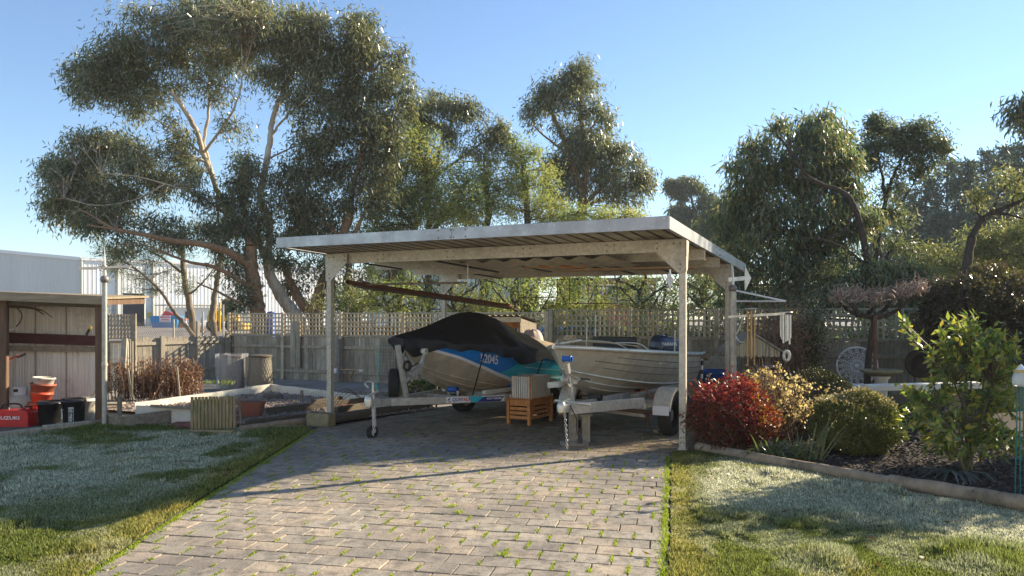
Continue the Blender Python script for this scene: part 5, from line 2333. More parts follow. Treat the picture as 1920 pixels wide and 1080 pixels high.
    nrm = V(d.y, -d.x, 0).normalized()
    up = nrm.cross(d) * -1
    if up.z < 0:
        up = -up

    def rp(u, v, off=.0272):
        return a0 + (a1 - a0) * u + up * v + nrm * off
    m = MB()
    m.add([rp(.46, -.042), rp(.995, -.042), rp(.995, .042), rp(.46, .042)], [(0, 1, 2, 3)])
    st = part('sticker', m, M['white'], rails[1])
    m = MB()
    m.add([rp(.68, -.042, .0285), rp(.84, -.042, .0285), rp(.78, .042, .0285), rp(.66, .042, .0285)], [(0, 1, 2, 3)])
    part('sticker_flash', m, M['teal'], rails[1])
    m = MB()
    m.add([rp(.74, -.042, .030), rp(.96, -.042, .030), rp(.995, .03, .030), rp(.80, .03, .030)], [(0, 1, 2, 3)])
    part('sticker_flash', m, mat('navy_print', (.03, .04, .22), None, 4, rough=.4, bump=0), rails[1])
    navy, redp = mat('navy_lettering', (.03, .04, .25), None, 4, rough=.4, bump=0), mat('red_lettering', (.5, .03, .03), None, 4, rough=.4, bump=0)

    def rtext(txt, size, u, v, mt, off=.0285, sx=1.0):
        tx = text_mb(txt, size, .0004, .0012, align='LEFT')
        o = MB()
        o.add([rp(u, v, off + z) + d * x * sx for x, y, z in [(p[0], p[1], p[2]) for p in tx.v]], tx.f)
        o.v = [tuple(Vector(o.v[i]) + up * tx.v[i][1]) for i in range(len(tx.v))]
        part('lettering', o, mt, rails[1])
    rtext('QUIN', .065, .515, 0, navy)
    rtext('TREX', .065, .592, 0, redp)
    rtext('BOAT TRAILERS', .036, .83, 0, M['white'], .0315)
    m = MB()
    m.add([rp(.47, -.005, .0285), rp(.487, -.005, .0285), rp(.497, .03, .0285), rp(.48, .02, .0285)], [(0, 1, 2, 3)])
    part('emblem', m, navy, rails[1])
    m = MB()
    m.add([rp(.475, -.03, .0285), rp(.505, -.03, .0285), rp(.505, -.02, .0285), rp(.475, -.02, .0285)], [(0, 1, 2, 3)])
    part('emblem', m, redp, rails[1])
    d2 = (a2 - a1).normalized()
    m = MB()
    m.bar(a1 + d2 * .12 + f.r * .035 + V(0, 0, .01), a1 + d2 * .27 + f.r * .035 + V(0, 0, .01), .02, .06)
    mk = part('marker_bracket', m, M['white'], rails[1])
    m = MB()
    m.bar(a1 + d2 * .16 + f.r * .048 + V(0, 0, .01), a1 + d2 * .24 + f.r * .048 + V(0, 0, .01), .014, .035)
    part('marker_lamp', m, mat('orange_lens', (.8, .16, .02), None, 4, rough=.2, bump=0), t)
    return f, t


TR1, trailer1 = build_trailer_one()
m = MB()
m.tube([P(706, 728, 10.1), P(712, 643, 10.25)], .006, 6)
m.lathe([(.02, -.03), (.02, .03)], 8, P(706, 726, 10.1))
solid('fishing_rod', m, mat('teal_rod', (.03, .30, .28), None, 6, rough=.4), 'thin teal rod standing up from the trailer coupling', 'rod')


# ---- bare aluminium dinghy
def build_dinghy():
    a2 = V(.52, .854, 0)
    h = Hull((.53, 9.5, 0), a2, 3.75, .74, .60, (1.235, 1.00), (.95, .59), (.74, .49), stem=(.045, .11), sheer=.015)
    t = thing('aluminium_dinghy', 'open bare aluminium dinghy with dark blue outboard motor', 'boat', h.W(1.9, 0, .55))
    m = MB()
    for s in (1, -1):
        m.merge(h.shell(side=s))
        # inside skin
        m.grid(lambda u, v: h.pt(.02 + .97 * u, .9 + 1.06 * v, s, -.02), 30, 6, flip=(s > 0))
    k = [h.pt(1, i / 8, 1) for i in range(17)] + [h.pt(1, i / 8, -1) for i in reversed(range(17))]
    m.add(k, [tuple(range(len(k)))])
    hull = part('hull', m, M['alu2'], t)
    for s in (1, -1):
        for tt, k0, rr, mt in ((1.0, .0, .014, M['bright']), (.42, .14, .010, M['bright']), (.70, .05, .010, M['bright'])):
            m = MB()
            m.tube([h.pt(k0 + (1 - k0) * i / 40, tt, s, .004) for i in range(41)], rr, 6)
            part('strake', m, mt, hull)
        for tt, k0 in ((1.30, .17), (1.52, .13), (1.72, .22)):
            m = MB()
            m.tube([h.pt(k0 + (1 - k0) * i / 40, tt - .10 * (1 - i / 40) ** 2 + (.12 * (1 - i / 40) ** 3), s, .001) for i in range(41)], .006, 5)
            part('pressed_rib', m, M['bolt'], hull)
        m = MB()
        m.tube([h.pt(i / 50, 2, s, .006) for i in range(51)], .032, 8)
        part('gunwale', m, M['bright'], t)
    m = MB()
    m.tube([h.pt(.0, 2 * i / 14, 1) for i in range(15)], .016, 8)
    part('stem_bar', m, M['bright'], hull)
    # foredeck, thwarts, floor
    m = MB()
    ks = [.02 + .26 * i / 12 for i in range(13)]

    def deck(k, w):
        x, y, z = h.gun(k)
        return h.W(x, w * (y - .02), z + .012 + .03 * (1 - w * w) * min(1, k * 8))
    m.grid(lambda u, v: deck(.02 + .26 * u, -1 + 2 * v), 14, 10)
    part('foredeck', m, M['ply'], t)
    for k in (.52, .80):
        x, y, z = h.gun(k)
        m = MB()
        m.bar(h.W(x, -y + .03, z - .14), h.W(x, y - .03, z - .14), .25, .03)
        part('thwart', m, M['bright'], t)
    m = MB()
    m.grid(lambda u, v: h.W(*(lambda c: (c[0], (-1 + 2 * v) * c[1] * .8, c[2] + .03))(h.chine(.1 + .88 * u))), 16, 2)
    part('floor', m, M['alu2'], t)
    # dark back of the seat, low wire windscreen hoop
    x, y, z = h.gun(.46)
    m = MB()
    m.frame_box(h.W(x, .05, z + .09), h.r * .34, h.a * .02, V(0, 0, .12), .01)
    part('seat_back', m, M['black'], t)
    m = MB()
    x, y, z = h.gun(.34)
    for sgn in (1,):
        hoop = smooth_path([h.W(x - .32, .62, z + .03), h.W(x - .30, .3, z + .13), h.W(x - .28, -.3, z + .13), h.W(x - .32, -.6, z + .03)], 7)
        m.tube(hoop, .007, 6)
        m.tube(smooth_path([h.W(x - .3, .4, z + .12), h.W(x + .1, .55, z + .10), h.W(x + .25, .66, z + .0)], 6), .009, 6)
        m.tube(smooth_path([h.W(x - .3, -.4, z + .12), h.W(x + .1, -.55, z + .10), h.W(x + .25, -.66, z + .0)], 6), .009, 6)
    part('grab_rail', m, M['bright'], t)
    # bollard and coiled rope on the bow
    m = MB()
    c = h.W(.42, .0, 1.285)
    for k in range(5):
        rr = .055 + .012 * (k % 3)
        m.tube([c + V(rr * math.cos(a), rr * math.sin(a) * .8, .016 * k + .012 * math.sin(2 * a + k)) for a in [i * math.pi / 9 for i in range(19)]], .011, 6, cap=False)
    m.tube(smooth_path([c, h.W(.7, .12, 1.28), h.W(1.1, .28, 1.25), h.W(1.5, .5, 1.2)], 8), .010, 6)
    part('rope', m, M['rope'], t)
    m = MB()
    for s in (1, -1):
        m.tube([h.W(.10, .03 * s, 1.27), h.W(.40, .17 * s, 1.31)], .018, 8)
    part('bow_rail', m, M['bright'], t)
    # rod holders
    for (k, s, hh) in ((.62, -1, .5), (.70, -1, .58), (.66, 1, .34)):
        x, y, z = h.gun(k)
        m = MB()
        m.tube([h.W(x, s * (y - .05), z), h.W(x + .03, s * (y - .05), z + hh)], .009, 6)
        part('rod_holder', m, M['bright'], t)
    # stern boarding frame: tube across and black and silver strut
    m = MB()
    x, y, z = h.gun(1)
    m.tube([h.W(x - .02, y - .05, z), h.W(x + .34, y - .05, z + .01)], .026, 8)
    m.bar(h.W(x + .3, y - .05, z), h.W(x + .3, -y + .25, z), .05, .05)
    part('stern_frame', m, M['bright'], t)
    m = MB()
    p, q = h.W(x + .22, y - .05, z - .03), h.W(x + .12, y - .03, z - .50)
    m.tube([p, q], .022, 8)
    st = part('strut', m, M['bright'], t)
    m = MB()
    for f0, f1 in ((.18, .34), (.5, .64), (.8, 1.0)):
        m.tube([p.lerp(q, f0), p.lerp(q, f1)], .027, 8)
    part('strut_grip', m, M['black'], st)
    m = MB()
    m.tube([h.W(x + .24, y - .10, z - .05), h.W(x + .24, y + .05, z - .05)], .06, 12)
    part('fender', m, M['log'], t)
    # outboard: rounded cowling lofted from super-ellipse sections
    cx, cy = h.L * .955, .12
    m = MB()
    secs = [(-.02, .15, .20), (.0, .17, .235), (.06, .175, .25), (.15, .168, .245), (.21, .15, .22), (.245, .12, .18), (.262, .06, .09)]

    def cowl(u, v):
        i = v * (len(secs) - 1)
        j = min(int(i), len(secs) - 2)
        f = i - j
        z, w_, l_ = [secs[j][q_] + (secs[j + 1][q_] - secs[j][q_]) * f for q_ in range(3)]
        th = u * 2 * math.pi
        ex = .55
        cxx = math.copysign(abs(math.cos(th)) ** ex, math.cos(th)) * l_
        cyy = math.copysign(abs(math.sin(th)) ** ex, math.sin(th)) * w_
        return MP(cxx + z * .12, cyy, z_m + z - .06 * (cxx / .25) * (z / .26))
    z_m = 1.03
    ma, mr = V(.90, .43, 0).normalized(), V(.43, -.90, 0).normalized()

    def MP(x_, y_, z_):
        c_ = h.W(cx, cy, 0)
        return V(c_.x, c_.y, 0) + ma * x_ + mr * y_ + V(0, 0, z_)
    m.grid(cowl, 40, 24)
    mo = thing_part = part('outboard_cowling', m, M['motor'], t)
    m = MB()
    m.grid(lambda u, v: cowl(u, .18 + .055 * v) + (cowl(u, .18) - MP(0, 0, cowl(u, .18).z)).normalized() * .003, 40, 2)
    part('trim_band', m, M['bright'], mo)
    tx = text_mb('YAMAHA', .085, .0008, .003)
    o = MB()
    o.add([MP(-.035 + x_ * .86, .183 - abs(x_) * .02 + z_, z_m + .135 + y_ * .9) for x_, y_, z_ in tx.v], tx.f)
    part('lettering', o, M['white'], mo)
    m = MB()
    m.bar(MP(-.16, .185, z_m + .02), MP(-.02, .10, z_m + .29), .03, .012)
    part('strap', m, M['strap'], mo)
    m = MB()
    m.frame_box(h.W(cx + .06, cy, .75), h.a * .07, h.r * .055, V(0, 0, .32), .015)
    m.frame_box(h.W(cx + .1, cy, .46), h.a * .16, h.r * .02, V(0, 0, .03), .008)
    part('outboard_leg', m, M['motor'], t)
    m = MB()
    m.tube([h.W(cx - .2, cy, z_m + .05), h.W(cx - .65, cy, z_m + .10)], .02, 8)
    part('tiller', m, M['black'], t)
    return h, t


H2, boat2 = build_dinghy()


def build_trailer_two():
    f = Frame((.62, 9.16), (.52, .854, 0))
    t = thing('boat_trailer', 'plain white painted trailer carrying the bare dinghy, propped on timber', 'trailer', f(0, 0, 0))
    zt = .50
    m = MB()
    m.bar(f(.02, 0, zt), f(2.9, 0, zt + .0), .075, .09, b=.006)
    part('drawbar', m, M['trailer'], t)
    for s in (1, -1):
        m = MB()
        m.bar(f(.1, .045 * s, zt - .01), f(1.25, .52 * s, zt - .01), .05, .13 if s > 0 else .08, b=.005)
        part('side_rail', m, M['trailer'], t)
    for x, w in ((1.25, .55), (1.75, .60), (2.6, .5)):
        m = MB()
        m.bar(f(x, -w, zt - .06), f(x, w, zt - .06), .06, .07)
        part('cross_member', m, M['trailer'], t)
    m = MB()
    m.tube([f(1.75, -.72, .30), f(1.75, .72, .30)], .025, 8)
    part('axle', m, M['rust'], t)
    m = MB()
    m.bar(f(1.05, -.4, zt - .10), f(1.05, .62, zt - .16), .04, .035)
    part('brace', m, M['greywood'], t)
    m = MB()
    m.lathe([(.05, -.05), (.055, .02), (.04, .07), (0, .08)], 14, f(-.06, 0, zt + .02))
    m.bar(f(-.1, 0, zt + .02), f(.12, 0, zt + .03), .08, .06, b=.008)
    m.bar(f(-.03, -.03, zt + .08), f(.08, .04, zt + .12), .03, .02)
    part('coupling', m, M['bright'], t)
    m = MB()
    chain(m, f(-.03, .03, zt - .03), f(-.02, .06, .02), .04, .005)
    part('safety_chain', m, M['bright'], t)
    m = MB()
    m.tube(smooth_path([f(.05, .06, zt + .04), f(.10, .12, zt - .12), f(.16, .10, .22), f(.2, .12, .13)], 6), .008, 6)
    m.lathe([(.03, -.03), (.032, .02), (.01, .05)], 10, f(.2, .12, .1))
    part('lighting_cable', m, M['black'], t)
    # winch post
    m = MB()
    m.bar(f(.24, 0, zt + .03), f(.08, 0, zt + .54), .05, .06, up=f.a)
    m.bar(f(.14, 0, zt + .32), f(.32, 0, zt + .30), .05, .05)
    wp = part('winch_post', m, M['trailer'], t)
    m = MB()
    m.lathe([(.085, -.045), (.085, -.035), (.05, -.03), (.05, .03), (.085, .035), (.085, .045)], 18, f(.10, .0, zt + .34), f.r)
    m.tube([f(.10, .05, zt + .34), f(.10, .14, zt + .34), f(.16, .14, zt + .36)], .012, 6)
    part('winch', m, M['trailer'], wp)
    m = MB()
    m.bar(f(.16, .12, zt + .36), f(.20, .26, zt + .35), .03, .025)
    part('crank_grip', m, M['black'], wp)
    m = MB()
    m.bar(f(-.04, -.03, zt + .30), f(-.02, -.18, zt + .28), .09, .07)
    part('winch_box', m, M['trailer'], wp)
    m = MB()
    m.lathe([(.025, -.055), (.042, -.055), (.036, -.04), (.031, 0), (.036, .04), (.042, .055), (.025, .055)], 18, f(.06, .02, zt + .60), f.r)
    part('bow_roller', m, M['bluepl'], wp)
    m = MB()
    m.tube([f(.2, -.22, zt + .07), f(.2, .26, zt + .05)], .018, 8)
    part('jack_handle', m, M['bright'], t)
    for s in (1, -1):
        c = f(1.75, .70 * s, .275)
        wt, wr = MB(), MB()
        tyre(wt, wr, c, f.r * s, .275, .165, .16)
        w_ = part('wheel', wt, M['rubber'], t)
        part('rim', wr, M['trailer'], w_)
        m = MB()
        mudguard(m, c + V(0, 0, .05), f.a, f.r, .24, .34)
        g = part('mudguard', m, M['galv'], t)
        m = MB()
        m.frame_box(c + f.a * -.345 + V(0, 0, .10), f.r * .11, f.a * .005, V(0, 0, .06))
        part('plate', m, M['white'], g)
    for x in (.9, 2.2):
        m = MB()
        m.lathe([(.04, -.08), (.05, -.08), (.04, 0), (.05, .08), (.04, .08)], 14, f(x, .0, zt + .06), f.r)
        part('keel_roller', m, M['black'], t)
    for s in (1, -1):
        m = MB()
        m.bar(f(1.3, .36 * s, zt + .06), f(2.9, .40 * s, zt + .08), .08, .05, b=.008)
        part('bunk', m, M['greywood'], t)
        m = MB()
        m.bar(f(1.55, .55 * s, zt), f(1.5, .44 * s, zt + .16), .03, .03)
        part('upright', m, M['rust'], t)
    m = MB()
    for dx, c_ in ((0, 0), (.2, .1)):
        m.bar(f(2.0 + dx, .1, zt + .02), f(2.05 + dx, .28, zt + .03), .07, .05)
    part('wobble_roller', m, redpl, t)
    return f, t


TR2, trailer2 = build_trailer_two()
# timber props under the drawbar
sp = G(1077, 838)
t = thing('timber_prop', 'weathered timber post on a flat foot propping the dinghy trailer', 'prop', V(sp.x, sp.y, 0))
m = MB()
m.box((sp.x - .005, sp.y + .10, .23), (.095, .085, .40), .35, .005)
part('post', m, M['greywood'], t)
m = MB()
m.box((sp.x + .0, sp.y + .04, .035), (.33, .17, .05), .1, .006)
part('foot', m, M['greywood'], t)
sp = G(1099, 836)
t = thing('timber_stand', 'short grey timber stand with a cap beside the trailer prop', 'stand', V(sp.x, sp.y, 0))
m = MB()
m.box((sp.x, sp.y + .08, .20), (.105, .075, .33), .1, .005)
part('post', m, M['pale'], t)
m = MB()
m.box((sp.x, sp.y + .08, .375), (.16, .11, .022), .1, .003)
part('cap', m, M['pale'], t)
m = MB()
m.box((sp.x + .05, sp.y + .07, .022), (.22, .15, .03), .1, .004)
part('foot', m, M['sleeper'], t)
m = MB()
p = G(1213, 800)
m.lathe([(.13, 0), (.13, .012), (.03, .02), (.03, .2)], 14, p)
solid('jack_stand', m, M['rust'], 'rusty round footed jack stand under the dinghy trailer', 'jack stand')
m = MB()
p = G(1243, 812)
m.box((p.x, p.y, .03), (.25, .12, .04), .4, .006)
solid('wheel_chock', m, M['log'], 'flat timber chock beside the dinghy trailer wheel', 'chock')
m = MB()
p = G(1303, 838)
m.lathe([(.10, 0), (.12, .05), (.09, .12), (.03, .15), (0, .15)], 9, V(p.x, p.y + .15, 0))
solid('garden_rock', m, M['sleeper'], 'dark rock at the foot of the right carport post', 'rock')

# lean-to with corrugated roof beyond the boats
t = thing('lean_to', 'small timber lean-to with corrugated roof against the back fence', 'lean-to', Fp(2.6))
ys = 15.0
xl_, xr_ = P(872, 590, ys).x, P(972, 590, ys).x
m = MB()
vs = []
n_ = 60
for i in range(n_ + 1):
    x = xl_ - .3 + (xr_ - xl_ + .36) * i / n_
    dz = .018 * math.sin(i * 2 * math.pi / 5)
    vs += [(x, ys, 1.64 + dz), (x + .42, ys + 1.1, 1.50 + dz)]
m.add(vs, [(2 * i, 2 * i + 2, 2 * i + 3, 2 * i + 1) for i in range(n_)])
part('roof', m, M['greywood'], t)
m = MB()
m.bar((xl_ - .3, ys + .03, 1.555), (xr_ + .05, ys + .03, 1.555), .03, .10)
part('fascia', m, M['whiteboard'], t)
m = MB()
m.bar((xl_ - .3, ys + .3, 1.44), (xr_ + .1, ys + .3, 1.44), .04, .12)
part('beam', m, M['orange'], t)
m = MB()
m.add([(xr_ + .02, ys + .05, .3), (xr_ + .40, ys + 1.0, .3), (xr_ + .40, ys + 1.0, 1.46), (xr_ + .02, ys + .05, 1.59)], [(0, 1, 2, 3)])
m.bar((xr_ + .02, ys + .05, 0), (xr_ + .02, ys + .05, 1.58), .04, .04)
m.bar((xr_ + .40, ys + 1.0, 0), (xr_ + .40, ys + 1.0, 1.46), .04, .04)
part('side_panel', m, M['greywood'], t)
# ------------------------------------------------------------------ trees
BARK = {
    'pale': mat('pale_gum_bark', (.46, .41, .35), (.30, .255, .20), 3, stretch=(3, 3, .7), rough=.8, bump=.3, c3=(.17, .115, .075), s3=.9, lo3=.48, hi3=.72, spec=.2),
    'brown': mat('brown_fibrous_bark', (.26, .16, .10), (.15, .095, .06), 5, stretch=(4, 4, .6), rough=.92, bump=.5, c3=(.27, .18, .11), s3=1.0, spec=.15),
    'dark': mat('dark_bark', (.07, .055, .045), (.04, .032, .027), 6, stretch=(3, 3, .8), rough=.9, bump=.4, spec=.2),
    'grey': mat('grey_bark', (.20, .17, .14), (.12, .10, .08), 5, stretch=(3, 3, .8), rough=.9, bump=.4, spec=.2),
}
LEAF = {
    'gum': leafmat('gum_leaf', [(.085, .10, .05), (.14, .155, .080), (.21, .21, .115), (.36, .34, .22)], trans=.36, rough=.30, spec=.6),
    'gum_dark': leafmat('dense_gum_leaf', [(.065, .08, .04), (.11, .125, .062), (.165, .17, .085), (.29, .27, .165)], trans=.36, rough=.30, spec=.6),
    'wattle': leafmat('wattle_leaf', [(.14, .19, .075), (.22, .26, .10), (.32, .32, .115), (.42, .37, .12)], trans=.45, rough=.55, spec=.25, patch=.5),
    'feather': leafmat('feathery_leaf', [(.075, .095, .05), (.12, .14, .07), (.17, .18, .10)], trans=.38, rough=.5),
    'weep': leafmat('weeping_gum_leaf', [(.055, .09, .058), (.09, .135, .08), (.15, .19, .095), (.26, .27, .12), (.26, .18, .09)], trans=.40, rough=.33, spec=.5),
    'olive': leafmat('olive_gum_leaf', [(.11, .135, .07), (.17, .195, .09), (.25, .25, .11), (.28, .23, .11)], trans=.45, rough=.4),
    'pine': leafmat('pine_needle', [(.04, .065, .045), (.065, .095, .06), (.095, .125, .08)], trans=.2, rough=.6),
}


def limb3(pts, Y):
    out = []
    for p in pts:
        dy = p[2] if len(p) > 2 else 0
        q = P(p[0], p[1], Y + dy)
        out.append(q)
    return out


def tree(name, label, Y, limbs, clumps, leaf, bark, group=None, seed=1, size=.15, lw=.030, per=46, tw=1.0, droop=.75, cat='tree', depth=1.0, twig_r=.011, sig=.14, base=0.0, radscale=1.0, clumpdy=1.0, swell=1.12, satellites=True):
    """limbs: [(r0, r1, [(px, py[, dy])...])]; clumps: [(px, py, rx, ry[, density])] in photo pixels at distance Y"""
    rnd = random.Random(seed)
    rng = np.random.default_rng(seed)
    k = Y / FOC
    tm = MB()
    pool = []
    for (r0, r1, pts) in limbs:
        p3 = limb3(pts, Y)
        pa = smooth_path(p3, 6)
        n = len(pa)
        wob = [V(rnd.gauss(0, 1), rnd.gauss(0, 1), 0) * .012 * (1 if 0 < i < n - 1 else 0) for i in range(n)]
        pa = [a + b for a, b in zip(pa, wob)]
        rr = [radscale * (r0 + (r1 - r0) * (i / (n - 1)) ** .8) * rnd.uniform(.94, 1.06) for i in range(n)]
        tm.tube(pa, rr, 9)
        for i in range(n):
            pool.append((pa[i], rr[i], i / (n - 1)))
    pp = np.array([p[0][:] for p in pool])
    pr = np.array([p[1] for p in pool])
    P0, DD, LL, WW = [], [], [], []
    up = V(0, 0, 1)
    sat = []
    for c in clumps:
        d_ = c[4] if len(c) > 4 else 1.0
        for q_ in range(2 if d_ > .6 else 1):
            th = rnd.uniform(0, 6.283)
            sat.append((c[0] + math.cos(th) * c[2] * rnd.uniform(.8, 1.15), c[1] + math.sin(th) * c[3] * rnd.uniform(.7, 1.1), c[2] * rnd.uniform(.3, .5), c[3] * rnd.uniform(.3, .5), d_ * .75))
    clumps = list(clumps) + (sat if satellites else [])
    for ci, c in enumerate(clumps):
        dens = c[4] if len(c) > 4 else 1.0
        rx, rz = c[2] * k * swell, c[3] * k * swell
        ry = max(rx, rz) * .8 * depth
        ctr = P(c[0], c[1], Y + rnd.uniform(-1, 1) * ry * .9 * clumpdy)
        d = np.linalg.norm(pp - np.array(ctr[:]), axis=1)
        dz = pp[:, 2] - ctr.z
        cost = d + np.where(dz > 0, dz * 2.2, 0) + np.where(pr > .10, .2, 0)
        j = int(np.argmin(cost))
        st = Vector(pp[j])
        L = (ctr - st).length
        nb = 1 if rx * rz < .5 else 2
        mains = []
        for b in range(nb):
            tgt = ctr + V(rnd.uniform(-.5, .5) * rx, rnd.uniform(-.5, .5) * ry, rnd.uniform(-.1, .5) * rz)
            mid = st.lerp(tgt, .5) + V(rnd.uniform(-.12, .12) * L, rnd.uniform(-.12, .12) * L, rnd.uniform(-.02, .14) * L)
            path = smooth_path([st, mid, tgt], 5)
            r0 = min(pr[j] * .62, .014 + .020 * L)
            tm.tube(path, [r0 + (twig_r * .9 - r0) * (i / (len(path) - 1)) for i in range(len(path))], 6, cap=False)
            mains.append(path)
        area = rx * rz * 3.14
        nt = int(max(8, 15 * area * dens * tw + 10 * dens))
        for t in range(nt):
            path = mains[t % nb]
            o = path[int(len(path) * rnd.uniform(.45, .999))]
            while True:
                u = Vector((rnd.uniform(-1, 1), rnd.uniform(-1, 1), rnd.uniform(-1, 1)))
                if .25 < u.length < 1:
                    break
            if u.z < -.1:
                u.z *= .75
            # ragged outline
            tip = ctr + V(u.x * rx, u.y * ry, u.z * rz) * rnd.uniform(.8, 1.32)
            mid = o.lerp(tip, .5) + V(rnd.uniform(-.1, .1), rnd.uniform(-.1, .1), rnd.uniform(.0, .22)) * (tip - o).length
            if t % 2 == 0 or twig_r > .014:
                tm.tube([o, mid, tip], [twig_r, twig_r * .7, twig_r * .25], 3, cap=False)
            m = int(per * .60 * rnd.uniform(.5, 1.4))
            s = rng.random(m) * .75 + .32
            A, B_, C_ = np.array(o[:]), np.array(mid[:]), np.array(tip[:])
            q = ((1 - s) ** 2)[:, None] * A + (2 * s * (1 - s))[:, None] * B_ + (s ** 2)[:, None] * C_
            q = q + rng.normal(0, sig, (m, 3))
            dr = rng.normal(0, 1, (m, 3)) * .55
            dr[:, 2] -= droop
            dr += (C_ - A) / max(1e-3, np.linalg.norm(C_ - A)) * .25
            P0.append(q)
            DD.append(unit(dr))
            LL.append(1.2 * size * (.6 + .8 * rng.random(m)))
            WW.append(1.15 * lw * (.7 + .6 * rng.random(m)))
    root = thing(name, label, cat, V(limbs[0][2][0][0] - 960, 0, 0) * k + V(0, Y, base), 0, group)
    part('trunk', tm, BARK[bark], root)
    P0, DD = np.concatenate(P0), np.concatenate(DD)
    LL, WW = np.concatenate(LL), np.concatenate(WW)
    q = leaf_quads(P0, DD, LL, WW, rng, bend=.06)
    me = quads_mesh('crown', q, LEAF[leaf])
    o = link('crown', me, root, None, True)
    return root, len(P0)


NLEAF = 0


def T(*a, **kw):
    global NLEAF
    r, n = tree(*a, **kw)
    NLEAF += n
    return r


# the big pale gum on the left
T('gum_tree', 'huge pale barked gum with forked white trunk left of the carport', 25.0, [
    (.34, .20, [(566, 640), (556, 596), (541, 575), (524, 550), (507, 516), (500, 486)]),
    (.17, .10, [(500, 486), (505, 461), (504, 412, -.3), (488, 379, -.4), (496, 322, -.2), (507, 261, 0), (511, 224, .2), (528, 180, .4), (545, 140, .6)]),
    (.16, .09, [(500, 486), (482, 455, .3), (463, 436, .6), (438, 404, .8), (414, 375, 1.0), (398, 330, .8), (381, 290, .5), (370, 249, .2), (345, 205, 0), (320, 169, -.3)]),
    (.10, .04, [(398, 330, .8), (388, 290, .6), (383, 262, .5), (392, 200, .5), (393, 147, .5), (400, 90, .5)]),
    (.07, .03, [(383, 285, .4), (420, 235, .0), (445, 190, -.3), (455, 140, -.5)]),
    (.06, .02, [(511, 250, .2), (540, 215, 0), (580, 180, -.2), (590, 140, -.2)]),
    (.05, .02, [(498, 300, 0), (530, 285, .3), (570, 265, .5), (590, 255, .6)]),
    (.06, .02, [(463, 436, .6), (420, 400, .2), (370, 365, -.3), (310, 345, -.8), (250, 330, -1.2), (190, 325, -1.4)]),
    (.06, .02, [(381, 290, .5), (330, 250, .2), (280, 215, 0), (230, 170, 0)]),
    (.035, .012, [(310, 345, -.8), (250, 375, -1), (180, 385, -1.2), (120, 370, -1.4)]),
], [
    (430, 45, 110, 50), (520, 70, 70, 50), (330, 45, 80, 48), (250, 85, 60, 45), (190, 140, 55, 45), (255, 150, 65, 45), (565, 110, 45, 55), (330, 115, 75, 42), (430, 115, 90, 42, .9), (520, 140, 55, 45, .8), (205, 95, 40, 30),
    (150, 130, 26, 26), (390, 15, 80, 30), (480, 20, 60, 28), (590, 150, 28, 40, .7), (300, 180, 50, 30, .5), (230, 195, 40, 26, .6), (410, 165, 50, 26, .4), (560, 200, 45, 38, .5), (580, 60, 36, 36), (165, 175, 28, 22, .7),
    (215, 285, 60, 38), (150, 310, 58, 42), (105, 350, 40, 40), (190, 345, 70, 45), (265, 310, 60, 42), (320, 300, 50, 34, .8), (130, 395, 44, 32), (215, 395, 60, 36, .9), (90, 395, 24, 28, .8), (285, 355, 50, 36, .8), (180, 270, 36, 24, .9), (100, 310, 26, 24, .8),
    (330, 255, 40, 30, .4), (450, 330, 40, 36, .5), (540, 330, 36, 36, .5), (450, 250, 30, 30, .3), (350, 350, 40, 34, .6),
], 'gum', 'pale', 'gum trees behind the back fence', seed=3, size=.165, lw=.034, per=44, tw=1.2, radscale=.78, twig_r=.016, sig=.17)

T('gum_tree', 'red brown trunked gum with low limbs reaching left over the fence', 24.2, [
    (.27, .20, [(488, 640), (484, 590), (477, 545), (471, 500), (468, 461)]),
    (.16, .05, [(471, 500), (450, 485, -.4), (422, 470, -.8), (380, 458, -1.2), (330, 452, -1.6), (270, 440, -2.0), (215, 430, -2.2)]),
    (.14, .08, [(468, 461), (462, 420, .3), (455, 380, .5), (450, 330, .6)]),
    (.09, .03, [(477, 545), (440, 520, -.4), (400, 500, -.8), (350, 490, -1.2), (300, 470, -1.5)]),
    (.07, .02, [(480, 575), (450, 568, -.5), (410, 548, -.9), (370, 530, -1.2)]),
], [
    (450, 430, 55, 45), (420, 390, 50, 40), (480, 400, 45, 45), (455, 345, 45, 40, .8), (500, 450, 30, 36, .8), (430, 510, 36, 40, .8), (455, 560, 24, 30, .7), (395, 440, 40, 26, .7),
    (330, 440, 44, 22, .7), (270, 425, 50, 26, .7), (205, 415, 40, 26, .8), (230, 455, 44, 22, .6), (170, 430, 30, 22, .7),
], 'gum_dark', 'brown', 'gum trees behind the back fence', seed=5, size=.15, lw=.034, per=46)

T('feathery_tree', 'sparse feathery tree with thin grey trunks before the warehouse', 30.0, [
    (.16, .08, [(364, 650), (360, 600), (352, 555), (345, 515), (342, 480), (338, 445)]),
    (.14, .06, [(405, 640), (398, 590), (404, 545), (412, 500), (420, 455), (428, 420)]),
    (.09, .03, [(372, 640), (330, 590, -.5), (300, 545, -.8), (262, 510, -1), (225, 485, -1.2)]),
    (.06, .02, [(345, 515), (320, 495), (290, 475), (255, 460)]),
    (.05, .02, [(352, 555), (380, 530), (400, 505)]),
], [
    (300, 470, 60, 22, .5), (250, 485, 45, 20, .5), (350, 460, 50, 25, .5), (230, 510, 34, 18, .45), (300, 520, 50, 20, .45), (400, 470, 40, 30, .5), (340, 530, 40, 18, .4), (215, 465, 40, 18, .5), (265, 545, 26, 14, .4), (190, 480, 26, 14, .4),
    (420, 430, 36, 30, .5), (380, 430, 40, 24, .5),
], 'feather', 'grey', None, seed=8, size=.13, lw=.016, per=60, droop=.3, sig=.12)

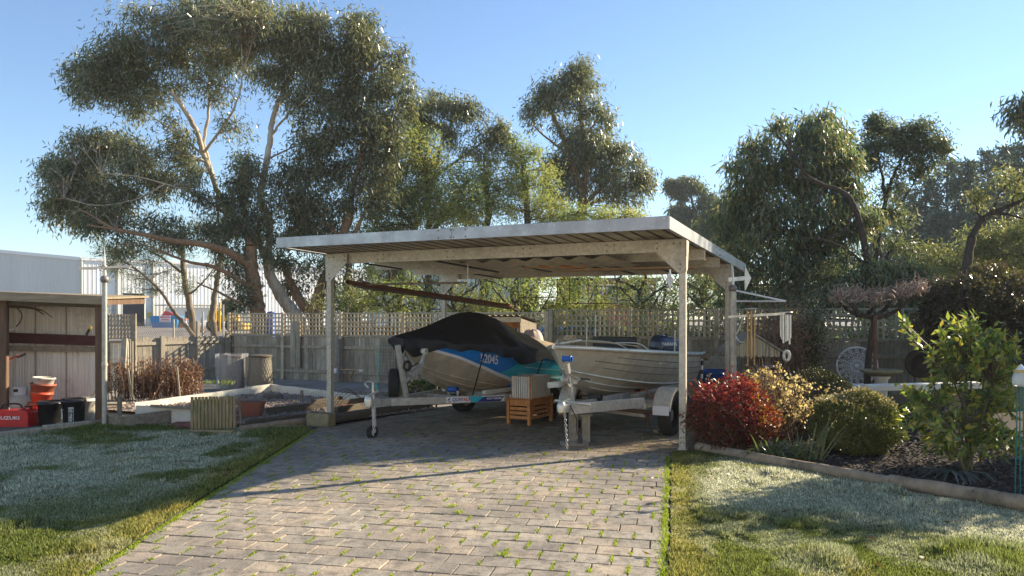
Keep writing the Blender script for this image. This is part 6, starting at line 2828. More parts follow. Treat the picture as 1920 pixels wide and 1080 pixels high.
T('gum_tree', 'broad dark gum with several leaning brown trunks directly left of the carport post', 25.5, [
    (.30, .18, [(600, 640), (590, 596), (596, 560), (606, 530), (622, 495), (640, 450), (655, 400)]),
    (.24, .12, [(590, 600), (560, 560), (545, 530), (530, 490)]),
    (.26, .12, [(668, 640), (664, 592), (690, 565), (716, 538), (742, 508), (770, 470)]),
    (.16, .08, [(664, 592), (655, 560), (650, 526), (660, 480), (668, 430)]),
    (.12, .05, [(655, 400), (665, 340), (680, 280), (690, 210), (700, 150), (690, 100)]),
    (.08, .03, [(640, 450), (600, 400), (575, 350), (560, 300)]),
    (.08, .03, [(668, 430), (700, 370), (725, 310), (735, 250)]),
    (.06, .02, [(622, 495), (600, 470), (570, 460), (545, 440)]),
], [
    (665, 75, 55, 45), (700, 110, 52, 50), (640, 130, 50, 50), (720, 165, 46, 42), (660, 180, 60, 45), (625, 215, 48, 48), (700, 225, 55, 48), (735, 240, 36, 45), (640, 265, 55, 45), (585, 280, 45, 45), (580, 335, 60, 48), (640, 325, 60, 45),
    (700, 300, 45, 42), (545, 390, 55, 45), (600, 390, 55, 40), (560, 440, 45, 36), (620, 430, 45, 36, .8), (600, 500, 45, 35, .6), (545, 500, 36, 36, .6), (570, 545, 40, 28, .5), (755, 130, 24, 30, .6), (680, 40, 30, 20), (765, 190, 26, 24, .6),
    (640, 560, 40, 26, .35), (700, 520, 40, 26, .3), (690, 380, 44, 36, .7),
], 'gum_dark', 'brown', 'gum trees behind the back fence', seed=12, size=.16, lw=.036, per=44, tw=1.1, radscale=.85, sig=.16)

T('gum_tree', 'thin gum with sparse drooping crown between the dark gum and the wattle', 28.5, [
    (.15, .09, [(740, 640), (750, 560), (760, 480), (790, 400), (815, 330)]),
    (.07, .03, [(815, 330), (825, 280), (845, 235), (860, 205)]),
    (.06, .025, [(815, 330), (860, 300), (900, 270), (930, 250)]),
], [
    (790, 195, 40, 26, .7), (830, 200, 45, 30, .7), (870, 220, 40, 30, .7), (915, 245, 44, 30, .75), (945, 270, 26, 26, .7), (800, 240, 44, 30, .7), (860, 265, 40, 26, .5), (905, 290, 40, 24, .5), (770, 225, 26, 30, .8), (955, 300, 20, 18, .5),
], 'gum', 'grey', 'gum trees behind the back fence', seed=14, size=.19, lw=.036, per=40)

WG = 'yellow green wattles behind the carport'
T('wattle_tree', 'tall yellow green wattle behind the left half of the carport roof', 27.0, [
    (.14, .07, [(800, 640), (805, 560), (800, 480), (805, 410), (800, 340)]),
    (.10, .04, [(805, 470), (770, 420), (740, 380), (715, 350)]),
    (.09, .04, [(805, 440), (840, 400), (870, 370)]),
], [
    (790, 290, 60, 40), (745, 325, 50, 36), (820, 325, 60, 40), (720, 370, 50, 36), (775, 370, 60, 40), (830, 375, 55, 40), (700, 405, 40, 28), (760, 410, 55, 28), (820, 415, 55, 28), (865, 340, 40, 34), (780, 255, 40, 26, .8), (690, 440, 44, 24, .7), (740, 450, 50, 22, .7),
    (880, 400, 40, 34), (790, 460, 50, 30, .6), (700, 490, 40, 30, .45), (770, 540, 40, 24, .4),
], 'wattle', 'dark', WG, seed=21, size=.11, lw=.030, per=62, droop=.15, sig=.16, tw=1.1)
T('wattle_tree', 'lower wattle with dark bare stems behind the middle of the roof', 28.0, [
    (.20, .10, [(905, 640), (908, 560), (905, 480), (915, 400), (912, 350)]),
    (.20, .08, [(985, 640), (985, 560), (990, 480), (988, 400), (984, 330), (978, 290)]),
    (.07, .03, [(905, 540), (935, 500), (960, 460)]),
    (.05, .02, [(985, 560), (960, 540), (930, 520)]),
], [
    (905, 330, 40, 34, .9), (930, 365, 48, 36), (960, 330, 34, 32, .8), (985, 300, 26, 30, .7), (1005, 345, 40, 36, .9), (960, 395, 50, 30), (905, 400, 46, 30), (1015, 390, 44, 30, .9), (1045, 410, 36, 24, .8), (975, 270, 18, 22, .5), (930, 450, 40, 26, .5), (1000, 470, 40, 26, .4),
    (950, 540, 30, 22, .3),
], 'wattle', 'dark', WG, seed=22, size=.11, lw=.028, per=56, droop=.15, sig=.15)

T('gum_tree', 'tall open gum with layered crown rising behind the middle of the carport', 31.0, [
    (.34, .22, [(1040, 660), (1050, 590), (1060, 520), (1072, 450), (1088, 405), (1093, 370)]),
    (.17, .10, [(1093, 370), (1080, 330), (1068, 290), (1054, 255), (1038, 218)]),
    (.14, .07, [(1093, 370), (1100, 320), (1098, 270), (1090, 220), (1085, 170), (1082, 140)]),
    (.12, .05, [(1093, 385), (1120, 360), (1140, 340), (1160, 318)]),
    (.09, .04, [(1090, 395), (1120, 375), (1150, 368), (1180, 350)]),
    (.07, .03, [(1068, 290), (1040, 270), (1015, 250), (1000, 235)]),
    (.05, .02, [(1095, 260), (1115, 230), (1130, 205)]),
    (.06, .02, [(1075, 440), (1040, 415), (1010, 400)]),
    (.05, .02, [(1130, 350), (1150, 290), (1145, 240)]),
], [
    (1085, 140, 32, 22), (1065, 160, 40, 24), (1100, 165, 34, 24), (1030, 175, 32, 22), (1010, 195, 26, 20, .9), (1045, 195, 34, 22, .8), (1095, 195, 30, 22, .7), (1000, 225, 20, 18, .5), (1130, 215, 26, 18, .35), (1145, 235, 14, 16, .6),
    (1095, 250, 40, 28), (1075, 280, 48, 32), (1120, 275, 38, 30), (1150, 285, 30, 26, .8), (1095, 310, 46, 28, .9), (1155, 310, 40, 26, .9), (1190, 330, 30, 28), (1170, 350, 42, 26, .8), (1125, 345, 40, 24, .6), (1205, 355, 22, 20, .5), (1060, 320, 34, 26, .7), (1150, 385, 50, 20, .5), (1055, 370, 36, 26, .6), (1090, 345, 36, 24, .6),
    (1020, 320, 30, 26, .7), (1035, 360, 30, 26, .7), (1215, 340, 12, 14, .4),
], 'gum', 'brown', 'gum trees behind the back fence', seed=31, size=.19, lw=.040, per=38, radscale=.85, sig=.18)
T('wattle_tree', 'bushy golden wattle low behind the carport roof near the tall open gum', 27.5, [
    (.12, .05, [(1110, 660), (1115, 600), (1120, 530), (1118, 450), (1122, 410)]),
    (.09, .03, [(1115, 590), (1150, 540), (1175, 500)]),
], [
    (1100, 410, 50, 20), (1150, 415, 44, 18), (1060, 420, 44, 18), (1190, 425, 34, 14, .7), (1120, 500, 40, 30, .4), (1175, 500, 44, 30, .5), (1060, 520, 40, 30, .4), (1190, 540, 40, 26, .5), (1090, 560, 44, 22, .4),
], 'wattle', 'dark', WG, seed=33, size=.11, lw=.030, per=56, droop=.15, sig=.15)

# under-canopy scrub seen between roof and fence
SG = 'scrubby saplings just behind the back fence'
for i, (px, cl, lf, lab) in enumerate((
    (725, [(700, 545, 40, 24, .5), (740, 555, 44, 22, .55), (770, 540, 36, 26, .5), (690, 575, 40, 16, .6), (745, 580, 50, 14, .6)], 'wattle', 'golden lit scrub seen past the left carport post'),
    (850, [(840, 545, 30, 22, .35), (880, 560, 36, 20, .35), (860, 580, 40, 12, .4)], 'olive', 'thin dark stemmed sapling behind the black boat cover'),
    (965, [(950, 545, 40, 26, .35), (990, 560, 36, 22, .45), (930, 570, 30, 16, .35)], 'wattle', 'bare stemmed sapling behind the lean-to roof'),
    (1205, [(1180, 545, 36, 28, .5), (1220, 540, 36, 30, .6), (1200, 570, 44, 16, .6), (1160, 565, 30, 18, .45), (1145, 545, 26, 20, .4)], 'weep', 'dark forked sapling framed by the right half of the carport'),
    (1320, [(1300, 560, 30, 26, .8), (1330, 540, 34, 30, .9), (1350, 570, 30, 20, .9), (1290, 535, 26, 22, .7), (1310, 585, 40, 14, .9)], 'weep', 'bright green sapling between the two right carport posts'),
)):
    lim = [(.07, .03, [(px, 650), (px + 4, 590), (px - 6, 550), (px + 6, 515), (px - 10, 480)])]
    for s in range(4):
        sg = -1 if s % 2 else 1
        lim.append((.045, .012, [(px + 2, 600 - s * 16), (px + sg * (14 + 5 * s), 580 - s * 16), (px + sg * (34 + 6 * s), 548 - s * 8), (px + sg * 46, 520 - s * 6)]))
    T('sapling', lab, 22.0 + i * .4, lim, cl, lf, 'dark', SG, seed=40 + i, size=.10, lw=.026, per=40, droop=.3, cat='sapling')

T('sapling', 'leafless multi stemmed sapling right behind the left lattice fence', 22.6, [
    (.05, .012, [(640, 640), (628, 590), (612, 560), (606, 530)]), (.05, .012, [(642, 640), (650, 590), (660, 560), (664, 520)]), (.04, .01, [(645, 640), (668, 590), (690, 560), (720, 530)]), (.04, .01, [(700, 640), (690, 590), (684, 560), (690, 520)]), (.04, .01, [(640, 640), (615, 600), (590, 575), (570, 560)]),
    (.03, .008, [(705, 640), (720, 590), (740, 560), (744, 530)]),
], [(650, 535, 50, 22, .12), (700, 545, 40, 22, .12), (610, 560, 30, 20, .1)], 'olive', 'grey', SG, seed=51, size=.09, lw=.02, per=26, cat='sapling')

for i, (x0, lab) in enumerate(((655, 'yellow lit scrub low behind the left lattice near the post'), (790, 'yellow green scrub behind the black boat cover'), (905, 'yellow green scrub left of the lean-to roof'), (1000, 'yellow green scrub above the lean-to side panel'), (1080, 'lit scrub half hiding the brick building on its left'), (1240, 'green scrub left of the right carport post'))):
    T('sapling', lab, 24.5 + .5 * (i % 3), [(.06, .02, [(x0 + 4, 650), (x0, 590), (x0 + 8, 540), (x0 - 4, 500)]), (.05, .012, [(x0, 600), (x0 + 22, 570), (x0 + 40, 530)]), (.05, .012, [(x0, 595), (x0 - 24, 560), (x0 - 36, 525)])],
      [(x0 - 20, 540, 34, 24, .35), (x0 + 24, 530, 36, 26, .35), (x0, 565, 44, 20, .4), (x0 + 30, 580, 40, 16, .5), (x0 - 30, 582, 34, 14, .5), (x0, 610, 50, 24, .8)], 'wattle' if i < 5 else 'weep', 'dark', SG, seed=140 + i, size=.11, lw=.03, per=50, droop=.3, cat='sapling')

# distant slim gum on the skyline
T('gum_tree', 'slim distant gum with flat layered crown on the skyline', 75.0, [
    (.25, .12, [(1322, 560), (1318, 480), (1312, 430), (1302, 395), (1294, 360)]),
    (.12, .05, [(1312, 430), (1290, 400), (1272, 372)]), (.12, .05, [(1315, 440), (1330, 400), (1335, 385)]),
], [(1290, 343, 24, 8, 1.0), (1272, 362, 16, 9), (1308, 352, 14, 7), (1268, 395, 20, 8), (1325, 385, 22, 16), (1290, 405, 26, 10, .8), (1310, 420, 30, 16), (1345, 410, 26, 26), (1275, 430, 26, 12), (1330, 450, 40, 30), (1255, 345, 6, 5)],
    'feather', 'grey', None, seed=61, size=.42, lw=.11, per=30, sig=.25, twig_r=.03)
T('far_tree', 'distant dark bushy tree at the right corner of the carport roof', 55.0, [(.25, .1, [(1350, 600), (1352, 520), (1348, 460)]), (.12, .05, [(1350, 540), (1330, 500), (1320, 470)])],
  [(1340, 430, 34, 30), (1365, 400, 30, 36), (1330, 480, 34, 34), (1375, 450, 40, 40), (1300, 470, 30, 20), (1350, 520, 50, 30)], 'feather', 'dark', None, seed=62, size=.32, lw=.09, per=36, sig=.2, twig_r=.02)

# right-hand gums
RG = 'gums and wattles beyond the right hand fence'
T('weeping_gum', 'dense weeping gum with reddish tips behind the right end of the carport', 21.5, [
    (.22, .14, [(1500, 680), (1500, 600), (1495, 540), (1500, 490), (1510, 440)]),
    (.12, .05, [(1510, 440), (1500, 390), (1515, 340), (1530, 290), (1535, 250)]),
    (.10, .04, [(1498, 520), (1460, 480), (1430, 430), (1415, 380), (1410, 320)]),
    (.10, .04, [(1498, 500), (1540, 450), (1570, 400), (1590, 360)]),
    (.08, .03, [(1495, 545), (1450, 520), (1410, 500), (1385, 470)]),
], [
    (1535, 232, 36, 20, .8), (1520, 262, 50, 28), (1555, 275, 42, 28), (1570, 250, 26, 20, .6), (1500, 295, 45, 30), (1550, 310, 48, 30), (1430, 280, 34, 26, .7), (1405, 305, 34, 28, .7), (1400, 340, 38, 30), (1445, 325, 42, 30), (1485, 345, 50, 36), (1540, 355, 52, 34), (1585, 340, 32, 30, .8),
    (1420, 380, 50, 36), (1470, 395, 55, 38), (1530, 405, 55, 38), (1585, 395, 42, 34), (1390, 420, 44, 36), (1440, 445, 54, 36), (1500, 460, 55, 34), (1560, 450, 50, 34), (1400, 475, 44, 34), (1450, 500, 52, 30), (1385, 520, 40, 34), (1430, 550, 55, 30), (1500, 510, 55, 30), (1560, 500, 50, 30), (1390, 565, 40, 26), (1470, 560, 55, 28),
    (1610, 430, 36, 36, .7), (1605, 370, 30, 26, .7),
], 'weep', 'dark', RG, seed=71, size=.17, lw=.036, per=46, droop=1.1, tw=1.0)
T('bare_limbed_gum', 'gum with long bare black limbs over a low olive crown', 20.3, [
    (.13, .10, [(1640, 660), (1634, 580), (1628, 520), (1626, 483)]),
    (.10, .06, [(1626, 483), (1615, 430), (1600, 385), (1580, 360), (1545, 348)]),
    (.06, .02, [(1545, 348), (1520, 335), (1500, 312), (1485, 290), (1470, 268), (1455, 252), (1442, 245)]),
    (.03, .008, [(1485, 290), (1480, 260), (1470, 240), (1462, 225), (1455, 218)]),
    (.025, .006, [(1500, 312), (1500, 285), (1510, 262), (1520, 250)]),
    (.05, .02, [(1600, 385), (1590, 420), (1570, 440), (1550, 445)]),
    (.04, .015, [(1545, 348), (1530, 380), (1510, 400)]),
    (.05, .02, [(1626, 500), (1590, 470), (1545, 450), (1500, 445)]),
], [
    (1580, 530, 55, 28, .9), (1520, 545, 50, 26), (1640, 540, 50, 28), (1600, 565, 55, 22), (1460, 590, 44, 16), (1540, 580, 55, 18), (1640, 510, 40, 24, .7), (1690, 545, 44, 26), (1730, 530, 36, 24, .8), (1600, 490, 44, 24, .6), (1660, 580, 50, 18), (1720, 570, 46, 20), (1770, 560, 40, 22),
    (1456, 235, 10, 10, .15),
], 'weep', 'dark', RG, seed=72, size=.15, lw=.034, per=46, droop=1.0)
T('slender_gum', 'slender gum with airy fan shaped crown at right', 23.5, [
    (.11, .07, [(1650, 660), (1645, 560), (1640, 500), (1648, 440), (1660, 380)]),
    (.06, .02, [(1660, 380), (1675, 330), (1695, 290), (1720, 262)]),
    (.06, .02, [(1660, 380), (1655, 330), (1645, 285), (1648, 250)]),
    (.06, .02, [(1645, 470), (1620, 400), (1612, 350), (1608, 300)]),
    (.04, .015, [(1648, 430), (1690, 380), (1720, 330), (1740, 290)]),
    (.05, .02, [(1642, 520), (1670, 470), (1690, 440)]),
], [
    (1655, 240, 26, 15, .9), (1690, 245, 30, 16), (1725, 250, 30, 18), (1750, 262, 18, 14, .8), (1640, 270, 30, 18, .8), (1680, 275, 34, 18, .8), (1720, 285, 34, 20, .8), (1610, 290, 26, 20, .8), (1650, 310, 30, 18, .5), (1700, 315, 30, 18, .5), (1620, 320, 22, 18, .5), (1740, 310, 20, 16, .5), (1645, 232, 10, 8, .5), (1770, 285, 10, 10, .4),
    (1640, 400, 36, 30, .35), (1690, 420, 36, 26, .35), (1700, 470, 40, 30, .5), (1680, 350, 26, 20, .3),
], 'feather', 'dark', RG, seed=73, size=.13, lw=.036, per=48, droop=.4)
T('wattle_tree', 'dull golden wattle thicket at far right under the pines', 24.0, [
    (.12, .05, [(1850, 680), (1850, 600), (1845, 540), (1860, 480)]), (.09, .03, [(1848, 560), (1800, 520), (1770, 490)]), (.08, .03, [(1850, 540), (1900, 500), (1940, 460)]),
], [
    (1850, 455, 50, 28, .9), (1900, 440, 44, 30), (1810, 480, 46, 26, .8), (1870, 490, 55, 28), (1930, 480, 50, 36), (1780, 510, 44, 26, .9), (1830, 530, 50, 24), (1900, 530, 55, 28), (1760, 470, 26, 20, .5), (1950, 540, 40, 40), (1960, 430, 40, 40), (1770, 545, 40, 22), (1740, 500, 30, 22, .6),
], 'olive', 'dark', RG, seed=74, size=.11, lw=.026, per=56, droop=.3)
T('crooked_gum', 'crooked black limb reaching in from the right edge before the pines', 19.0, [
    (.13, .10, [(1795, 680), (1800, 580), (1812, 500), (1822, 445)]),
    (.085, .03, [(1822, 445), (1840, 415), (1862, 398), (1895, 385), (1930, 368), (1960, 340)]),
    (.05, .02, [(1840, 415), (1832, 390), (1826, 370)]), (.05, .02, [(1862, 398), (1890, 402), (1925, 412)]),
    (.03, .01, [(1862, 398), (1870, 370), (1890, 345), (1915, 335)]), (.03, .01, [(1895, 385), (1905, 350), (1925, 310)]),
], [(1880, 330, 26, 16, .2), (1935, 360, 26, 22, .4), (1835, 375, 16, 12, .15), (1845, 520, 30, 20, .5), (1800, 545, 40, 22, .6)], 'olive', 'dark', RG, seed=75, size=.12, lw=.028, per=36)

# tall gums standing just off to the right: they shade the carport, one leafy tip shows
for i, (X, Y_, ht, sc, lab) in enumerate(((14.2, 17.2, 9.6, 1.0, 'tall gum at the right edge whose hanging tip enters the sky'), (18.5, 20.8, 10.5, 1.1, 'second tall gum beyond the right edge of the view'), (21.5, 25.5, 11.0, 1.1, 'third tall gum standing behind the right hand gums'),)):
    kx = FOC / Y_
    bx = 960 + X * kx

    def zz(z):
        return HZ - (z - EYE) * kx
    rr_ = random.Random(90 + i)
    lim = [(.22 * sc, .10, [(bx, zz(0)), (bx + .1 * kx, zz(ht * .3)), (bx - .1 * kx, zz(ht * .55)), (bx, zz(ht * .85))])]
    cl = []
    for s in range(int(17 * sc)):
        z = ht * (.38 + .6 * (s + .5) / (17 * sc))
        w_ = 1.9 * sc * math.sin(math.pi * min(1, .25 + .75 * (s + .5) / (17 * sc)))
        cx_ = X + rr_.uniform(-1, 1) * w_ * .75
        cl.append((960 + cx_ * kx, zz(z), rr_.uniform(.7, 1.05) * kx * sc, rr_.uniform(.5, .7) * kx * sc, .85))
    if i == 0:
        lim.append((.06, .015, [(bx, zz(ht * .55)), (bx - 1.0 * kx, zz(6.9)), (bx - 1.3 * kx, zz(6.75))]))
        cl.append((1916, 205, 20, 26, .9))
        cl.append((1945, 215, 24, 34, .9))
    T('gum_tree', lab, Y_, lim, cl, ('gum', 'weep', 'weep')[i], 'grey', RG, seed=80 + i, size=.17, lw=.036, per=44, droop=1.0, clumpdy=1.0)


# big shrub just outside the frame on the right, shading the lawn
rngx = np.random.default_rng(399)
t = thing('garden_shrub', 'tall loose shrub beside the garden bed beyond the right edge of the view', 'shrub', V(8.1, 9.0, 0))
m = MB()
pos, dd = [], []
for k in range(420):
    u_ = Vector((random.gauss(0, 1), random.gauss(0, 1), random.gauss(0, 1))).normalized()
    e = V(8.1, 9.0, 1.9) + V(u_.x * 1.15, u_.y * 1.0, u_.z * 1.45) * uni(.5, 1.0)
    if k % 6 == 0:
        m.tube(smooth_path([V(8.1 + random.gauss(0, .1), 9.0, 0), V(8.1, 9.0, 1.0).lerp(e, .4), e], 3), [.03, .026, .022, .018, .014, .009, .005], 4)
    pos.append(np.array(e[:]) + rngx.normal(0, .12, (26, 3)))
    dd.append(unit(rngx.normal(0, .7, (26, 3)) + np.array([0, 0, -.3])))
part('stems', m, BARK['dark'], t)
pos, dd = np.concatenate(pos), np.concatenate(dd)
link('leaves', quads_mesh('leaves', leaf_quads(pos, dd, np.full(len(pos), .11), .05, rngx), LEAF['weep']), t, None, True)


# pines on the hill
def pine(px, ytop, ybase, Y, seed, label):
    rnd = random.Random(seed)
    rng = np.random.default_rng(seed)
    k = Y / FOC
    base = P(px, ybase, Y)
    top = P(px, ytop, Y)
    Hh = top.z - base.z
    tm = MB()
    tm.tube([base, base.lerp(top, .5) + V(.1, 0, 0), top], [.012 * Hh + .1, .01 * Hh + .05, .03], 7)
    P0, DD, LL = [], [], []
    nl = int(Hh / .62)
    for i in range(nl):
        f = (i + .5) / nl
        if f < .12:
            continue
        z = base.z + Hh * f
        rad = Hh * .24 * (1 - f) ** .75 * rnd.uniform(.75, 1.2) + .35
        nb = int(6 + 3 * (1 - f))
        for b in range(nb):
            a = rnd.uniform(0, 6.283)
            rr = rad * rnd.uniform(.65, 1.15)
            o = V(base.x, base.y, z)
            e = o + V(math.cos(a) * rr, math.sin(a) * rr, rr * rnd.uniform(.05, .35))
            tm.tube([o, e], [.05, .015], 3, cap=False)
            m = int(46 * (.5 + rr / 2))
            s = .25 + .8 * rng.random(m)
            q = np.array(o[:]) + s[:, None] * np.array((e - o)[:]) + rng.normal(0, .20, (m, 3))
            d = unit(rng.normal(0, .6, (m, 3)) + np.array([math.cos(a) * .6, math.sin(a) * .6, .55]))
            P0.append(q)
            DD.append(d)
            LL.append(.42 * (.6 + .7 * rng.random(m)))
    t = thing('pine_tree', label, 'tree', base, 0, 'hazy pines on the right hand skyline')
    part('trunk', tm, BARK['dark'], t)
    P0, DD, LL = np.concatenate(P0), np.concatenate(DD), np.concatenate(LL)
    me = quads_mesh('crown', leaf_quads(P0, DD, LL, np.full(len(P0), .13), rng, .05), LEAF['pine'])
    link('crown', me, t, None, True)
    return len(P0)


for i, (px, yt, Y_, lab) in enumerate(((1650, 400, 66, 'leftmost hazy pine half hidden by the slender gum'), (1695, 345, 70, 'hazy pine just right of the slender gum'), (1735, 325, 64, 'pine with a broken skyline left of the first gap'), (1775, 300, 68, 'pine standing left of the three tallest'), (1815, 305, 62, 'pine with a pointed tip in the middle of the row'), (1852, 285, 66, 'broad pine right of the pointed one'), (1890, 275, 60, 'tall pine beside the right edge'), (1930, 240, 56, 'tallest pine cut by the right edge'), (1835, 390, 54, 'shorter front pine in the hazy row'), (1760, 400, 56, 'shorter front pine left in the hazy row'))):
    NLEAF += pine(px, yt, 640, Y_, 200 + i, lab)
print('LEAVES', NLEAF)


# ------------------------------------------------------------------ garden plants
def foliage(name, parent, pos, d, L, W, mt, rng, bend=.08):
    me = quads_mesh(name, leaf_quads(pos, d, L, W, rng, bend), mt)
    return link(name, me, parent, None, True)


def blob_points(rng, c, r, n, shell=.6, rag=.12):
    u = unit(rng.normal(size=(n, 3)))
    rad = shell + (1 - shell) * rng.random(n) ** .6
    # lumpy outline
    lump = 1 + rag * (np.sin(u[:, 0] * 6.1 + 1) * np.sin(u[:, 1] * 5.3 + 2) + np.sin(u[:, 2] * 7 + u[:, 0] * 4)) + rng.normal(0, .03, n)
    p = np.array(c) + u * (rad * lump)[:, None] * np.array(r)
    return p, u


# red nandina
rng = np.random.default_rng(300)
c = V(2.56, 9.02, .44)
nb_t = thing('red_bush', 'rounded crimson leaved bush at the foot of the right carport post', 'bush', V(2.56, 9.02, 0))
m = MB()
for k in range(34):
    a = random.uniform(0, 6.283)
    e = c + V(math.cos(a) * uni(.2, .5), math.sin(a) * uni(.2, .5), uni(-.1, .38))
    m.tube(smooth_path([V(2.56 + math.cos(a) * .1, 9.02 + math.sin(a) * .1, 0), V(2.56 + math.cos(a) * .22, 9.02 + math.sin(a) * .22, .25), e], 3), [.008, .007, .007, .006, .005, .004, .003], 4)
part('stems', m, BARK['dark'], nb_t)
p, u = blob_points(rng, c, (.46, .44, .43), 820, .55, .12)
p2, u2 = blob_points(rng, c + V(.26, -.05, -.12), (.32, .32, .29), 300, .55, .1)
p = np.concatenate([p, p2])
u = np.concatenate([u, u2])
pos, dd = [], []
for q, w_ in zip(p, u):
    mm_ = 11
    pos.append(q + rng.normal(0, .035, (mm_, 3)))
    dd.append(unit(w_ * .5 + rng.normal(0, .7, (mm_, 3)) + np.array([0, 0, -.25])))
pos, dd = np.concatenate(pos), np.concatenate(dd)
pos = pos[pos[:, 2] > .03] if False else pos
hi = (pos[:, 2] + .25 * (pos[:, 0] - 2.56) + rng.normal(0, .18, len(pos))) > .46
og = hi & (pos[:, 0] > 2.78) & (rng.random(len(pos)) < .5)
hi = hi & ~og
for nm, msk, mt in (('leaves', og, leafmat('orange_leaf', [(.45, .10, .03), (.55, .22, .04), (.50, .36, .06), (.30, .05, .03)], trans=.4)), ('leaves', hi, leafmat('red_leaf', [(.11, .010, .016), (.20, .018, .024), (.32, .045, .035), (.07, .012, .018)], trans=.32, rough=.35)), ('leaves', ~hi, leafmat('dull_red_leaf', [(.07, .055, .02), (.15, .02, .02), (.10, .09, .025), (.24, .03, .03)], trans=.3, rough=.4))):
    foliage(nm, nb_t, pos[msk], dd[msk], .05 * (.7 + .6 * rng.random(msk.sum())), .02, mt, rng)

# dry hydrangea
t = thing('dry_hydrangea', 'hydrangea with dry papery tan flower heads beside the red bush', 'bush', V(3.32, 9.75, 0))
m = MB()
tips = []
cpt = V(3.34, 9.75, 0)
for k in range(150):
    a = random.uniform(0, 6.283)
    rr = abs(random.gauss(0, .30)) + .04
    hgt = uni(.5, 1.02) - rr * .35
    e = cpt + V(math.cos(a) * rr * 1.25, math.sin(a) * rr, hgt)
    b_ = cpt + V(math.cos(a) * .10 + random.gauss(0, .1), math.sin(a) * .10 + random.gauss(0, .06), 0)
    m.tube([b_, b_.lerp(e, .5) + V(random.gauss(0, .04), random.gauss(0, .04), .05), e], [.007, .006, .0035], 4)
    tips.append(e)
    if random.random() < .5:
        e2 = e + V(random.gauss(0, .06), random.gauss(0, .06), uni(.05, .22))
        m.tube([e - V(0, 0, .05), e2], [.004, .002], 3)
    for _ in range(2):
        f0 = uni(.4, .9)
        s_ = b_.lerp(e, f0)
        e3 = s_ + V(random.gauss(0, .09), random.gauss(0, .09), uni(.02, .14))
        m.tube([s_, e3], [.004, .002], 3)
        tips.append(e3)
part('stems', m, mat('dry_stem', (.15, .10, .07), (.09, .06, .045), 12, rough=.85, bump=.2), t)
pos, dd = [], []
for e in tips:
    if random.random() < .62:
        k = int(uni(6, 16))
        pos.append(np.array(e[:]) + rng.normal(0, .026, (k, 3)))
        dd.append(unit(rng.normal(size=(k, 3))))
pos, dd = np.concatenate(pos), np.concatenate(dd)
foliage('flower_heads', t, pos, dd, .034 * (.7 + .6 * rng.random(len(pos))), .030, leafmat('dry_petal', [(.52, .38, .19), (.68, .55, .34), (.38, .24, .11), (.74, .63, .43)], trans=.35, rough=.7), rng)
pos = np.array(cpt[:]) + rng.normal(0, 1, (420, 3)) * np.array([.30, .24, .2]) + np.array([0, 0, .40])
pos = pos[pos[:, 2] > .04]
foliage('leaves', t, pos, unit(rng.normal(size=(len(pos), 3)) + np.array([0, 0, -.6])), .05, .024, leafmat('withered_leaf', [(.08, .05, .03), (.14, .10, .03), (.10, .11, .03), (.20, .09, .03)], trans=.25), rng)
m = MB()
m.tube([G(1449, 815) + V(0, .1, 0), G(1449, 815) + V(.0, .12, .52)], .018, 6)
solid('garden_stake', m, M['pale'], 'pale stake standing inside the dry hydrangea', 'stake')


def hedge(name, label, c, r, n, leaf, mt, seed, cat='shrub', rag=.07, stem=True, shell=.72, L=.022, W=.014, frost=None):
    rng = np.random.default_rng(seed)
    t = thing(name, label, cat, V(c[0], c[1], 0))
    m = MB()
    rnd = random.Random(seed)
    for k in range(26):
        u = Vector((rnd.gauss(0, 1), rnd.gauss(0, 1), rnd.gauss(0, .6) + .5)).normalized()
        e = Vector(c) + V(u.x * r[0], u.y * r[1], u.z * r[2]) * .9
        b_ = V(c[0] + u.x * .08, c[1] + u.y * .08, 0)
        m.tube([b_, b_.lerp(e, .5), e], [.016, .011, .004], 4)
    part('stems', m, BARK['dark'], t)
    p, u = blob_points(rng, c, r, n, shell, rag)
    k = p[:, 2] > .01
    p, u = p[k], u[k]
    d = unit(u * .8 + rng.normal(0, .7, u.shape) + np.array([0, 0, .25]))
    foliage('leaves', t, p, d, L * (.7 + .7 * rng.random(len(p))), W, mt, rng)
    return t


boxl = leafmat('box_leaf', [(.06, .08, .02), (.10, .125, .03), (.15, .165, .045), (.20, .17, .055)], trans=.22, rough=.4)
hedge('clipped_shrub', 'dense clipped round box shrub at the edge of the mulch bed', (4.03, 8.95, .34), (.50, .48, .37), 22000, None, boxl, 310, L=.030, W=.018)
# paler bronze tips on the crown of the shrub
rng = np.random.default_rng(311)
p, u = blob_points(rng, (4.03, 8.95, .355), (.50, .48, .375), 5000, .95, .07)
k = (u[:, 2] > .45 + .2 * rng.random(len(u)))
foliage('pale_tips', bpy.data.objects['clipped_shrub'], p[k], unit(u[k] + rng.normal(0, .5, u[k].shape)), .034, .018, leafmat('bronzed_tip', [(.30, .24, .15), (.22, .15, .06), (.38, .34, .26), (.16, .12, .05)], trans=.3), rng)
hedge('box_hedge', 'square dark box hedge behind the round shrub', (4.15, 10.6, .42), (.62, .5, .44), 16000, None, leafmat('dark_box_leaf', [(.028, .036, .012), (.045, .05, .018), (.07, .062, .024)], trans=.2, rough=.45), 312, rag=.04, shell=.8, L=.03, W=.018)

